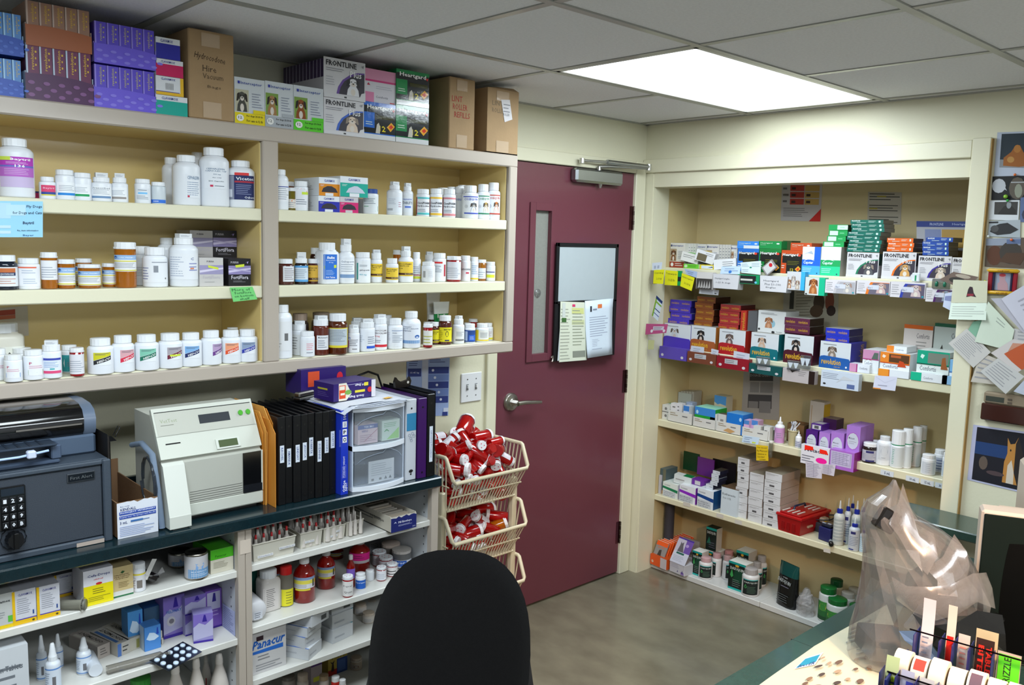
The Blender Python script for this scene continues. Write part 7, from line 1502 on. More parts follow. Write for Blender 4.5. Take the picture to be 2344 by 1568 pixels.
cB(1944,1990,842,FB-.01,.05,'low white flea tablet carton with a pink square','#c9ccd2',f=[('r',0,0,.36,1,'#cf90b4'),('r',.34,0,.4,1,'#a02c70'),('t',.5,.4,.9,.3,'Comfortis','#7a7c88',0)],h=.036)
o = cB(2014,2082,808,FB,.13,'flea tablet carton with orange head and dog-walker photo','#c8ccd0',f=CF('#e8862c','#c84c18',.56)+[('r',.3,.6,.98,.94,'#5a3a20'),('r',.36,.8,.7,.9,'#b85c30'),('p',[(.6,.44),(.66,.7),(.8,.66),(.9,.44)],'#c84820'),('p',[(.06,.8),(.1,.9),(.2,.84),(.14,.74)],'#f0e0d0')])
cB(2030,2076,788,FB+.02,.11,'flat orange and white carton lying on the orange-head carton','#ccd0d4',z=z+o['wdh'][2]+.001,h=.026,f=[('r',0,0,.36,1,'#e8862c'),('t',.45,.3,.85,.3,'Comfortis','#8a8c98',0)])
cB(2010,2080,852,FB-.014,.013,'small orange and white sample strip carton in front','#c9cdd2',f=[('r',0,0,.34,1,'#ec9430'),('r',.34,0,.37,1,'#c8641c')],h=.030)
o = cB(2098,2172,804,FB,.14,'flea tablet carton with green head and woman-with-dog photo','#c4ccca',f=CF('#16a080','#0c5c48',.56)+[('r',.34,.6,.98,.94,'#7a8278'),('p',[(.76,.44),(.78,.8),(.88,.84),(.92,.6),(.98,.44)],'#9a5a30'),('p',[(.1,.78),(.14,.88),(.24,.84),(.18,.72)],'#d8f0e8')])
cB(2084,2168,858,FB-.014,.013,'small green and white sample strip carton in front','#c9cdd2',f=[('r',0,0,.3,1,'#14b48c'),('t',.36,.3,.62,.3,'Comfortis','#8a8c98',0)],h=.034)
cB(2173,2240,826,FB,.12,'flea tablet carton with pale blue head beside the post','#c4ccd8',f=CF('#7ab0dc','#3a6ab0',.5))
cB(2156,2186,862,FB-.014,.013,'small pale blue sample strip carton by the post','#86b4dc',f=[('r',.9,0,1,1,'#3a70b8')],h=.034)
# trays hung in front of shelf 2
for (l,r,t,b_,col,nm) in ((1509,1571,796,823,'#5a48a8','violet'),(1573,1639,808,833,'#74402c','brown'),(1640,1714,819,846,'#8c1424','crimson'),(1714,1790,836,858,'#0d4c4c','dark teal')):
    o = hang(l,r,t,b_,.082,.030,'shallow %s display tray hung on the second shelf edge' % nm,col,f=[('c',.12,.3,.05,.12,'#c8c4c8'),('c',.85,.25,.05,.12,'#c8c4c8')]+([('r',.26,.45,.66,.85,'#b8b8bc'),('l',.28,.5,.62,.8,2,'#555')] if nm != 'violet' else []))
hang(1791,1865,846,876,.082,.03,'dark-edged pale tray with upside-down dog print on shelf edge','#a49c9c',f=[('p',[(.2,.98),(.3,.7),(.36,.8),(.5,.98)],'#2a2424'),('l',.5,.5,.75,.9,3,'#8a8484'),('r',.82,0,1,1,'#22120f')])
hang(1879,1966,852,890,.082,.03,'white inside-out tray with torn flap on second shelf edge','#b4bcc8',f=[('l',.04,.5,.5,.9,4,'#8c94a4'),('r',.7,.08,.9,.34,'#5a6c9c'),('p',[(.4,.3),(.6,.8),(.9,.6),(.55,.55)],'#c9ccd2'),('c',.1,.2,.04,.06,'#333')])
note([(2003,859),(2054,863),(2049,895),(1998,889)],['#c4c4d4',('r',0,0,.35,.08,'#e08830'),('q',.05,.5,.9,.91,.5,.51,'#9a9ab0'),('q',.5,.95,.5,.51,.85,.86,'#9a9ab0'),('l',.2,.2,.7,.4,1,'#a4a4b8')],'white envelope card with orange corner on the second shelf edge',c=.08,name='card',cat='card')
for (p,lb) in (([(1582,791),(1612,795),(1611,811),(1580,807)],'small white slip on the brown display lip'),([(1629,798),(1645,802),(1643,817),(1627,812)],'tiny blue-grey blister slip by the brown tray'),([(1680,803),(1716,810),(1714,828),(1678,823)],'pair of white dose slips below the crimson display')):
    note(p,['#b4b8c4',('l',.2,.2,.8,.8,2,'#98a0b0')],lb,c=.095,name='dose_slip',cat='slip')
for (l,r,t,b_,lb) in ((1722,1768,812,838,'clear double blister with pale droplets over the teal tray'),(1795,1835,821,848,'clear double blister leaning by the maroon display'),(1826,1858,808,845,'clear dose pack tilted against the maroon display')):
    P = onX((l+r)/2,b_,.075); w = (r-l)*2.9/FPX; h = (b_-t)*3.2/FPX
    o = thing('dose_blister',lb,'blister',tuple(P),RZ['B']+.1)
    q = MB(); q.bbox(-w/2,w/2,0,.008,0,h,'#a0a4aa',.002); q.obj('shell',CLEARM,o)
    for sx in (-w*.22,w*.22): q = MB(); q.prism([(sx-.012,h*.8),(sx+.012,h*.8),(sx+.003,h*.25),(sx-.003,h*.25)],-.002,0,'#c4ccd4'); q.obj('droplet',PLAST,o)
note([(1479,741),(1529,742),(1525,762),(1477,766)],['#b04a78',('r',.35,.35,.85,.75,'#c4bcc8'),('l',.38,.4,.8,.7,2,'#6a5060'),('c',.3,.3,.06,.16,'#d8d0d4'),('c',.88,.25,.06,.16,'#d8d0d4')],'pink shelf tag wrapped around the alcove stile',c=-.026,name='shelf_tag',cat='tag')
note([(1503,676),(1517,690),(1506,735),(1492,722)],['#b8c0c8',('r',0,0,.2,1,'#7aa030'),('r',0,.86,1,1,'#1c3060'),('r',0,.7,1,.78,'#7aa030'),('r',.2,.4,1,.44,'#1c3060'),('r',.2,.2,1,.23,'#3a3a90')],'narrow green and navy striped card hanging on the stile',c=-.03,name='hanging_card',cat='card')
note([(1484,778),(1498,779),(1496,800),(1483,800)],['#bcbc88'],'blank pale yellow sticky note low on the stile',c=-.0245)
# ---- shelf 3
z = Z3+.0005
for i,(l,r,t) in enumerate(((1529,1584,943),(1586,1637,958),(1639,1695,968),(1698,1758,982))):
    P,dp,zt = place('B',l,r,t,z,FB); vm = (t+proj((P[0],P[1],z))[1])/2; a,b2 = onX(l,vm,FB),onX(r,vm,FB); w = abs(a[1]-b2[1])-.002; h = zt-z; dep = .14
    o = thing('storage_bin','low white plastic bin of small cartons, %s from the door side' % ORD[i],'bin',(FB,(a[1]+b2[1])/2,z),RZ['B'])
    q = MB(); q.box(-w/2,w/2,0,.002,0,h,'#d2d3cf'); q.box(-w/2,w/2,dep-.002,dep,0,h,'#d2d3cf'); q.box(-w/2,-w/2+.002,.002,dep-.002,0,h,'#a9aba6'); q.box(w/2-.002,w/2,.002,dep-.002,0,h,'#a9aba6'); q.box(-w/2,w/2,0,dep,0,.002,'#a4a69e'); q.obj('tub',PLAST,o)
    q = MB(); paint(q,[('l',.08,.55,.42,.9,2,'#8a7a5a'),('l',.6,.5,.9,.8,1,'#6a6c70')]+([('p',[(.3,.2),(.5,.5),(.8,.3),(.6,.05)],'#c09864')] if i == 2 else []),fm(w,-.0003,h)); q.obj('shelf_label',PAPER,o)
zi = z+.003
cB(1500,1528,925,FB+.02,.1,'small white carton with green top edge by the jamb','#b8bab8',f=[('r',0,.5,1,.54,'#2a2c2e'),('c',.3,.75,.1,.1,'#777'),('c',.3,.25,.1,.1,'#777')],t=[('r',0,.5,1,1,'#2a9a48')])
carton('B',1526,1556,895,z,FB+.155,.075,'white carton end of the eye-drop row at the rear','#a0a6a2',f=[('t',.2,.5,.8,.12,'Optixcare','#3a5a60',.01)],sc='#8a8a80')
for k in range(5): cB(1557+k*6.2,1562.5+k*6.2,895+k*.3,FB+.16,.07,'slim grey-white carton edge in the rear row of five','#98968c')
def up(l,r,t,c,dep,lb,col,f=(),hh=None,tc=None): return cB(l,r,t,c,dep,lb,col,f=f,z=zi,tc=tc)
up(1535,1548,923,FB+.01,.03,'small white carton with a red W mark in first bin','#c0c0c2',[('t',.1,.1,.6,.4,'W','#b83040',.02),('l',.3,.7,.9,.9,1,'#666')])
up(1549,1561,923,FB+.02,.03,'small white carton with grey print in first bin','#bcbcbe',[('l',.1,.1,.5,.9,4,'#666')])
up(1564,1577,929,FB+.008,.04,'small white carton with blue top band in first bin','#b4bcc8',[('r',0,.7,1,1,'#3a7cc8'),('l',.2,.1,.8,.6,4,'#7a8494')])
up(1570,1584,921,FB+.06,.04,'grey-blue carton at the back of first bin','#8a98b0')
up(1590,1637,934,FB+.006,.10,'blue and green striped carton lying in second bin','#1f9a34',[('r',0,.6,1,1,'#3a86d0'),('c',.12,.74,.06,.1,'#a8d8e8'),('r',.35,0,.8,.3,'#9ca0a0')],tc='#8ac8b0')
cB(1634,1661,906,FB+.12,.06,'tall cream carton with blue top behind the bins','#b0aa94',f=[('r',0,.78,1,1,'#4a86c0'),('p',[(0,.78),(.3,.7),(.5,.74),(1,.7),(1,.8)],'#4a86c0'),('l',.1,.3,.55,.6,3,'#33404a')])
up(1625,1641,947,FB+.006,.03,'small white carton with barcode at end of second bin','#b8bab8',[('r',.2,.2,.7,.6,'#777')]); up(1643,1661,948,FB+.006,.04,'small white carton with barcode in third bin','#b4b6b4',[('r',.3,.1,.7,.7,'#888')],tc='#5a4638')
up(1663,1700,947,FB+.006,.09,'bright blue carton with ridged top in third bin','#1c74cc',[('c',.85,.75,.08,.1,'#a8d0ec')],tc='#68a8dc')
up(1702,1714,962,FB+.006,.05,'pink and blue small carton, nearer one','#c09cbc',[('r',0,.75,1,1,'#4a84c8'),('l',.15,.2,.8,.6,3,'#a070a0')]); up(1716,1734,962,FB+.03,.05,'pink and blue small carton, further one','#c09cbc',[('r',0,.7,1,1,'#4a84c8')])
up(1724,1741,975,FB+.006,.03,'small white carton with grey print in the last bin','#b8bab8',[('l',.1,.2,.6,.8,3,'#666')]); up(1748,1762,977,FB+.006,.03,'small white carton at the very end of the last bin','#bcbebc',[('l',.1,.2,.8,.8,3,'#555')])
# cardboard box, cup of syringes, bottles
o = thing('cardboard_carton','small open brown carton behind the syringe cup','box',(FB+.10,onX(1822,965,FB+.10)[1],z),RZ['B']); w = .085; h = .085; dep = .085
q = MB()
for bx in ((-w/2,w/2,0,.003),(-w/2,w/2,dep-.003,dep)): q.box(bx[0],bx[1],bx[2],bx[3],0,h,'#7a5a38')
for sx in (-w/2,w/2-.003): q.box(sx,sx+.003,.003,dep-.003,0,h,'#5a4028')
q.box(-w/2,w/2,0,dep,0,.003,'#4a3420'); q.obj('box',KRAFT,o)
o = thing('syringe_cup','beige specimen cup crammed with white wrapped syringes','cup',(FB+.035,onX(1811,1012,FB+.02)[1],z))
q = MB(); q.lathe([[(.020,0),(.024,.068)],[(.026,.068),(.026,.073),(.023,.073)],[(.023,.073),(.020,.06)]],'#b4ac88',22); q.disc(.02,.05,'#8a8468',20); q.disc(.02,.001,'#b4ac88',20,False); q.obj('cup',PLAST,o)
rn = random.Random(6)
for k in range(7):
    q = MB(); q.bbox(-.004,.004,-.002,.002,-.03,.035,('#c8ccd4','#d0d2d6','#b4b8c4')[k % 3],.001); q.obj('wrapped_syringe',PAPER,o,loc=(rn.uniform(-.012,.012),rn.uniform(-.012,.012),.078),rot=(rn.uniform(-.7,.7),rn.uniform(-.9,.9),rn.uniform(0,3)))
bB(1774,1796,952,'nozzle','white nozzle bottle with a pink band and round label',(.04,.6,160,'#c08cc4',[('c',.5,.5,.36,.42,'#d4d8e0'),('l',.3,.3,.7,.7,3,'#8a8c9c')]),c=FB+.02)
bB(1821,1835,986,'nozzle','tiny white dropper bottle in front of the brown carton',(.05,.45,140,'#c4c8d4',[('l',.1,.1,.9,.9,3,'#5a5c8a')]),c=FB+.012)
cB(1852,1884,919,FB+.13,.06,'tall white carton with a yellow side panel at the rear','#aaa49a',f=[('r',.1,.1,.16,.9,'#b09878')],s=[('r',0,.1,1,.95,'#c09c18')])
DP = '#4a1a78'
MC = lambda c1,big=0: [('c',.5,.42 if not big else .55,.44,.42 if not big else .26,'#a83cb0' if big else c1),('c',.5,.42 if not big else .55,.41,.39 if not big else .245,'#c4ccd8'),('t',.2,.52 if not big else .6,.62,.07,'Metacam','#5a5470',.01),('l',.2,.3 if not big else .45,.8,.48 if not big else .56,2,'#a0a4b0')]
o = cB(1844,1871,985,FB+.012,.08,'deep purple pain-relief carton with a round white label',DP,f=MC(DP)); zz = z+o['wdh'][2]+.001
cB(1857,1882,962,FB+.02,.075,'deep purple carton with barcode lying on the others','#4c2080',z=zz,h=.030,f=[('r',.1,.2,.9,.85,'#c4c4cc'),('r',.3,.3,.7,.75,'#55555c')],t=[('r',.1,.2,.9,.8,'#a8a4ac')])
cB(1884,1915,950,FB+.09,.07,'dark plum carton stacked at the rear','#34123c',z=zz,h=.05,tc='#6a5a58')
cB(1874,1899,990,FB+.006,.09,'lilac pain-relief carton, smaller of the two','#a878cc',f=MC('#a878cc')); cB(1901,1931,990,FB+.0,.10,'lilac pain-relief carton, wider of the two','#a878cc',f=MC('#a878cc'))
cB(1936,1968,975,FB+.0,.13,'tall lilac pain-relief carton with full round label','#a678cc',f=MC('#a678cc',1),s=[('r',.45,.0,.47,1,'#9468bc')])
# front display header and its hanging chart
hd = hang(1833,1898,1022,1066,.088,.022,'white drug display header with crossed-out name and pink stickers','#c4c4cc',f=[('t',.12,.68,.95,.2,'Metacam','#33384a',.02),('p',[(.12,.72),(.12,.98),(.42,.96),(.44,.78)],'#f02814'),('p',[(.66,.7),(.66,.92),(.9,.9),(.97,.7)],'#f02814'),('c',.74,.32,.2,.15,'#f01c9c'),('l',.04,.1,.5,.5,3,'#6a6c7c')])
hang(1899,1955,1032,1076,.090,.11,'lilac display box side with a printed dosing chart','#a868c8',sc='#8c1c84',f=[('r',.04,.18,.9,.92,'#c0b8d8'),('l',.1,.24,.85,.88,7,'#8a84a8')]+[('r',.1+.15*k,.24,.11+.15*k,.88,'#8a84a8') for k in range(6)])
for (p,lb) in (([(1844,1056),(1882,1062),(1881,1096),(1845,1092)],'white table slip hanging below the pink stickers'),([(1882,1062),(1913,1064),(1909,1090),(1882,1084)],'second white table slip hanging beside the first')):
    note(p,['#bcb8c4',('l',.06,.05,.94,.95,9,'#8c88a0'),('r',.48,.05,.5,.95,'#8c88a0')],lb,c=.084,name='table_slip',cat='paper')
cB(1990,2022,992,FB+.19,.03,'dark crimson carton lying at the rear','#4a0c18',h=.05)
bB(1975,2008,1010,'wide','small dark jar with white lid and navy marks on label',(.08,.66,150,'#b8b8c4',[('r',.3,.75,.7,.95,'#2c2c6a'),('l',.1,.2,.9,.7,4,'#8a8ca0'),('r',.3,.0,.75,.15,'#2c2c6a')]),body='#201210',m=GLOSS,name='medicine_jar',cat='jar',c=FB+.026)
bB(1997,2018,1006,'wide','dark jar with white lid behind the small one',body='#201210',m=GLOSS,name='medicine_jar',cat='jar',c=FB+.10)
bB(2008,2041,995,'round','white rounded bottle with a faint grey emblem',(.2,.7,90,'#ccd0d6',[('c',.5,.6,.3,.3,'#a8b0bc'),('l',.3,.1,.7,.2,1,'#8a8c94')]),c=FB+.035,cap='#d4d8dc')
for (l,r,t,c,nm) in ((2041,2070,982,.035,'nearest the emblem bottle'),(2066,2088,979,.06,'second from the emblem bottle'),(2088,2109,974,.12,'third from the emblem bottle'),(2103,2119,972,.17,'last and furthest back')):
    bB(l,r,t,'aero','tall white tube with a green ring, '+nm,(.04,.56,120,'#ccd2d6',[('l',.1,.1,.3,.9,9,'#5aa890')]),ring='#0f8a5c',c=FB+c,name='shampoo_tube',cat='tube',order=None)
bB(2110,2141,1037,'wide','squat plain white bottle standing alone near the post',(.06,.66,110,'#c9cfd8',[('l',.3,.1,.7,.9,5,'#a9b2c0')]),c=FB+.03)
bB(2139,2165,1026,'wide','cloudy white bottle with blurred blue print behind',(.06,.66,130,'#b4bccc',[('l',.1,.1,.9,.9,4,'#4a5c8a')]),c=FB+.11); bB(2158,2186,1034,'wide','white bottle half hidden by the post',(.06,.66,130,'#b8c4d4',[]),c=FB+.05)
note([(1701,996),(1739,1002),(1735,1018),(1698,1012)],['#b4c8dc',('l',.1,.4,.6,.9,2,'#7a90b0'),('l',.1,.1,.5,.3,1,'#55688a'),('r',.62,.1,.84,.3,'#c8dc50')],'pale blue slanted price card on the third shelf edge',c=.09,name='price_card',cat='card')
note([(1731,1018),(1758,1021),(1759,1055),(1731,1054)],['#d8b814',('t',.1,.78,.9,.12,'See special','#33290c',0),('t',.08,.58,.92,.12,'Rx Metronid','#33290c',0),('t',.08,.38,.85,.12,'Clavamox or','#33290c',0),('t',.1,.2,.7,.11,'Surolan!','#33290c',0),('t',.3,.04,.8,.1,'in drawer','#33290c',0)],'mustard yellow handwritten note hanging below the third shelf',c=.09)
o = thing('clear_tube','clear plastic tube with cap hanging at the third shelf edge','tube',tuple(onX(1763,1048,.10)))
q = MB(); q.lathe([[(.004,0),(.009,.008),(.010,.075)]],'#b0b0a4',14); q.obj('tube',CLEARM,o)
q = MB(); q.lathe([[(.011,.072),(.011,.082),(0,.083)]],'#c4c4bc',14); q.obj('cap',PLAST,o)
for k,u_ in enumerate((2030,2088,2122,2155)):
    v_ = 1084+(u_-2030)*.235; note([(u_-14,v_-10),(u_+16,v_-3),(u_+15,v_+9),(u_-15,v_+2)],['#bcc4cc',('t',.3,.25,.75,.5,('5 mL','10 mL','15 mL','30 mL')[k],'#33446a',.02)],'tiny printed price strip on the third shelf edge, %s from the lilac display' % ORD[k],c=AX0-.0005,name='price_strip',cat='tag')
# ---- shelf 4
z = Z4+.0005
DX = lambda c1,a: [('q',0,1,.56,.72,.40,.60,c1),('t',.1,.78,.5,.1,'Deramaxx','#8a8c90',.01),('r',.02,.02,.86,.42,'#c4ccd4'),('t',.06,.28,.7,.09,a[0],'#3a3c46',0),('t',.08,.17,.8,.08,a[1],'#3a3c46',0),('t',.08,.06,.7,.08,a[2],'#3a3c46',0)]
T3 = [('Tobramycin','drops 5 mL','meant for cats'),('Enrofloxacin','Do not dispense','with food'),('Prednisone','See refill note','on box')]
o1 = cB(1517,1551,1106,FB+.005,.13,'white pain tablet carton with green sweep and handwriting','#c4ccc8',f=DX('#117a50',T3[0]))
o2 = cB(1555,1592,1113,FB+.0,.13,'white pain tablet carton with purple sweep and handwriting','#c8ccd4',f=DX('#8c2cc0',T3[1]),sc='#8a30b8')
o3 = cB(1596,1633,1121,FB-.004,.13,'white pain tablet carton with navy sweep and handwriting','#c4ccd8',f=DX('#16468a',T3[2]),sc='#134a80')
tilted(1541,1582,1073,1100,FB+.03,.05,(0,4,12),'small white and green carton lying across the green-sweep carton',[('l',.1,.3,.8,.7,1,'#999')],col='#b8c0c0',t_=[('r',.5,0,1,1,'#0f7a44')]).location.z = z+o1['wdh'][2]+.0008
cB(1584,1612,1085,FB+.05,.06,'small purple carton with barcode on the rear of the row','#6a2c98',z=z+o2['wdh'][2]+.001,h=.030,f=[('r',.25,.1,.7,.8,'#c4c4c8')])
q = hang(1564,1600,1036,1078,FB+.16,.006,'dark green backing card standing behind the tablet cartons','#0c3c20'); hang(1596,1634,1049,1090,FB+.14,.006,'purple backing card standing behind the tablet cartons','#6a2c88')
hang(1630,1684,1055,1108,FB+.19,.006,'black backing card standing behind the dark boxed stack','#141318')
zz = z+o3['wdh'][2]+.001
for k in range(5):
    l = (1611,1620,1622,1621,1623)[k]; hh = .019 if k else .024
    cB(l,l+(26 if k else 25),0,FB+.02,.075,'navy-sided white carton, %s of the little stack on the navy-sweep carton' % ('lowest','second lowest','middle','second highest','topmost open')[k],'#b4bcc4',z=zz,h=hh-.001,f=[('l',.2,.3,.8,.7,1,'#8a8c94')],sc='#20243c',tc='#2a2c2c' if k == 4 else '#9aa0a4') if False else carton('B',0,0,0,0,0,.075,'navy-sided white carton, %s of the little dark-sided stack' % ('lowest','second lowest','middle','second highest','topmost')[k],'#b4bcc4',loc=(FB+.02+.002*k,onX(l+14,1095,FB+.02)[1],zz),w=.042,h=hh-.001,f=[('l',.5,.3,.9,.7,1,'#8a8c94')],sc='#20243c',tc='#26282a' if k == 4 else '#9aa0a4',lab=False)
    zz += hh
o = cB(1650,1688,1118,FB-.004,.11,'open white carton with torn rim and handwriting','#b4c0c8',f=[('t',.08,.72,.86,.08,'Euthanasia','#30363c',0),('t',.12,.58,.6,.07,'1cc 1/2','#30363c',0)],tc='#5a4634')
BX = [('l',.08,.62,.8,.85,2,'#8c8e92')]; BXC = BX+[('r',.3,.18,.6,.42,'#55565a')]
for (l,r,t,n,nm,c,sd) in ((1685,1712,1047,8,'first',FB+.012,5),(1715,1748,1083,6,'second',FB+.006,6),(1750,1789,1082,7,'third',FB,7)):
    P,dp,zt = place('B',l,r,t,z,c); hh = (zt-z)/n; rn = random.Random(sd)
    for k in range(n):
        j = rn.uniform(-1.2,1.2); a,b2 = onX(l+j,1120,c),onX(r+j,1120,c)
        carton('B',0,0,0,0,0,.17,'long white carton, %s in the %s white column' % ('topmost' if k == n-1 else ('lowest' if k == 0 else ORD[k]+' up'),nm),'#b9bcc0',loc=(c,(a[1]+b2[1])/2,z+hh*k),w=abs(a[1]-b2[1])-.0015,h=hh-.0012,f=BXC if rn.random() < .6 else BX,sc='#a09690',tc='#8f8878',lab=False)
# red toolbox with paper strips
tb = thing('toolbox','red plastic toolbox with white paper strips in its lid','toolbox',(FB-.004,-.835,z),RZ['B']+math.radians(-4)); w = .125; dep = .23
q = MB(); hb = .072
q.add([(-w/2*.9,0,0),(w/2*.9,0,0),(w/2*.9,dep,0),(-w/2*.9,dep,0),(-w/2,-.006,hb),(w/2,-.006,hb),(w/2,dep+.006,hb),(-w/2,dep+.006,hb)],[(0,1,5,4),(1,2,6,5),(2,3,7,6),(3,0,4,7),(3,2,1,0),(4,5,6,7)],'#9c0e12')
for k in range(3): q.bbox(-.038+k*.028,-.022+k*.028,-.006,-.001,.012,.05,'#850a0e',.001)
q.obj('body',PLAST,tb)
q = MB(); q.bbox(-w/2-.005,w/2+.005,-.012,dep+.010,hb+.0005,hb+.014,'#b01418',.003); q.bbox(-w/2+.008,w/2-.008,.0,dep-.005,hb+.0145,hb+.020,'#a01014',.002); q.obj('lid',PLAST,tb)
q = MB(); q.tube([(-.02,.06,hb+.02),(-.02,.07,hb+.038),(-.02,.15,hb+.038),(-.02,.16,hb+.02)],.005,'#1c2440',6); q.obj('handle',PLAST,tb)
for k in range(8):
    x_,y_ = (-.045,-.018,.006,.03,-.04,-.012,.014,.036)[k],(.01,.01,.012,.015,.13,.14,.13,.13)[k]
    q = MB(); q.bbox(x_-.004,x_+.004,y_,y_+.06,hb+.0205,hb+.024,'#c8bcb4',.0008); q.obj('paper_strip',PAPER,tb)
q = MB(); q.bbox(w/2*.93,w/2+.006,.05,.09,.03,.04,'#a89078',.002); q.obj('latch',PLAST,tb)
# blue dispenser box and grey device
o = thing('strip_dispenser','dark blue box with two white strips showing at its top','box',(FB+.02,onX(1886,1225,FB+.02)[1],z),RZ['B']+math.radians(-10)); q = MB(); w = .062
q.bbox(-w/2,w/2,0,.07,0,.062,'#22265c',.003); q.obj('body',PLAST,o); q = MB(); q.bbox(-w/2+.004,w/2-.004,.004,.066,.0625,.078,'#1a2230',.006); q.obj('lid',GLOSS,o)
for sx in (-.014,.010): q = MB(); q.box(sx-.009,sx+.009,.015+sx*.3,.024+sx*.3,.0785,.080,'#a8b0c0'); q.obj('strip',PAPER,o)
o = thing('wire_basket','smoky tilted tray of oddments behind the dark blue box','tray',(FB+.11,onX(1878,1195,FB+.11)[1],z),RZ['B']+math.radians(-14)); q = MB()
q.bbox(-.045,.045,0,.10,.0,.045,'#3c4048',.003); q.tube([(-.045,0,.05),(.045,.0,.075),(.045,.10,.085),(-.045,.10,.06),(-.045,0,.05)],.003,'#2c3038',6); q.obj('tray',PLAST,o)
q = MB(); q.bbox(-.02,.01,.01,.05,.0455,.07,'#a89884',.006); q.obj('cloth',PAPER,o); q = MB(); q.bbox(.012,.03,.01,.03,.0455,.062,'#d0a814',.003); q.obj('yellow_block',PAPER,o)
o = thing('ointment_tube','tiny white tube with black cap lying on its side','tube',(FB+.002,onX(1902,1232,FB)[1],z+.011),rot=(math.radians(90),0,math.radians(-60)))
q = MB(); q.lathe([[(0,-.02),(.008,-.02),(.008,.012)]],'#b8c0c4',12); q.obj('body',PLAST,o); q = MB(); q.lathe([[(.0105,.012),(.0105,.030),(0,.030)]],'#121212',14); q.obj('cap',PLAST,o)
NZ = (.04,.64,130,'#c4ccd6',[('r',.2,.8,.6,.93,'#2c2c6c'),('l',.1,.2,.9,.7,6,'#7a88a8'),('r',.1,.0,.5,.06,'#2c3c8c')])
for (l,r,t,c,nm,lb_) in ((1909,1933,1142,.03,'clear nozzle bottle with blue collar and ridged body',None),(1932,1948,1137,.075,'white nozzle bottle with blue collar, second one along',NZ),(1943,1957,1131,.13,'clear nozzle bottle with blue collar in the rear',None),(1949,1971,1143,.06,'clear nozzle bottle with blue collar behind the front one',None),(1966,1982,1138,.10,'clear nozzle bottle with blue collar next to the bag',None),(1944,1968,1181,-.0+.018,'white nozzle bottle with navy label mark standing foremost',NZ),(1969,1984,1200,.025,'pale blue nozzle bottle half hidden by the plastic bag',(.04,.6,130,'#a8c8dc',[('l',.1,.1,.9,.9,6,'#e0e8f0')]))):
    bB(l,r,t,'nozzle',nm,lb_ or (.1,.6,120,'#a8b0b0',[('l',.0,.05,1,.95,6,'#c8ccc8')]),c=FB+c,body='#c4c8c4' if not lb_ else '#ccd4dc',ring='#1c2c94',cap='#d0d4d4')
cB(1503,1516,1071,FB+.03,.1,'teal and grey booklet standing against the jamb','#4a5c60',f=[('r',0,0,1,.14,'#c89860'),('r',.5,.3,1,1,'#6a6c5a')])
cB(1498,1503,1085,FB+.02,.09,'white carton edge touching the jamb','#a8a8b0')
o = thing('paper_roll','brown dispenser with a curl of white paper behind the booklet','dispenser',(FB+.17,onX(1523,1060,FB+.17)[1],z),RZ['B']); q = MB(); q.bbox(-.03,.03,0,.06,0,.075,'#4a3420',.003); q.obj('body',KRAFT,o)
q = MB(); q.tube([(-.005,.02,.075),(-.012,.02,.10),(-.006,.02,.125),(-.012,.02,.14)],.004,'#b8b0a4',6); q.obj('paper_curl',PAPER,o)
for u_,v_ in ((1572,1152),(1648,1178),(1690,1193),(1893,1258)): note([(u_-8,v_-4),(u_+8,v_),(u_+8,v_+9),(u_-8,v_+5)],['#bcb8b0'],'small blank paper tag on the fourth shelf edge',c=AX0-.0004,name='price_strip',cat='tag').__setitem__('group','blank tags on the fourth shelf edge')
# ---- alcove floor
z = Z5+.0005
o = thing('dark_panel','dark grey rolled mat standing in the alcove corner','mat',(AX0+.10,JY-.035,z)); q = MB(); q.lathe([[(0,0),(.026,0)],[(.026,0),(.027,.15),(.026,.31)],[(.026,.31),(.018,.312),(.012,.30)]],'#3a3840',18); q.obj('roll',MATTE,o)
# orange wipes packets in a display and cat litter box
o = thing('treat_display','low white display box filled with orange slanted packets','box',(.092,-.130,z),RZ['B']+math.radians(-6)); w = .115
q = MB(); q.box(-w/2,w/2,0,.24,0,.055,'#c4501c','#e2561a'); paint(q,[('c',.14,.35,.07,.14,'#d8b8a0'),('r',.62,0,1,1,'#c4bcc0')],fm(w,0,.055)); q.obj('tray',CARD,o)
for k in range(10):
    q = MB(); q.bbox(-w/2+.004,w/2-.034,-.0,.008,0,.085,'#e2581c' if k else '#8a8684',.001)
    if not k: paint(q,[('r',0,.72,1,1,'#e2581c'),('t',.2,.55,.8,.12,'AQUAGUARD','#d8693a',.01),('p',[(.35,.1),(.4,.45),(.6,.5),(.68,.1)],'#3c3430')],lambda u,v,of: (-w/2+.004+u*(w-.038),-of,v*.085))
    q.box(-w/2+.006,w/2-.036,.0,.006,.0852,.087,'#e8d8cc'); q.obj('packet',CARD,o,loc=(0,.012+k*.021,.045),rot=(math.radians(-26),0,0))
o = thing('cat_carton','white and purple diffuser carton with grey cat photo, flap raised','box',(.092,-.250,z),RZ['B']+math.radians(-5)); w = .10
q = MB(); q.bbox(-w/2,w/2,0,.13,0,.055,'#c4c4cc',.001); paint(q,[('l',.1,.5,.7,.9,3,'#9a9ab0'),('p',[(.5,.2),(.54,.4),(.58,.2)],'#4a4480'),('r',.75,.05,.95,.3,'#8a70b0'),('p',[(.8,.2),(.85,.5),(.9,.2)],'#3a2c80')],fm(w,0,.055)); q.obj('box',CARD,o)
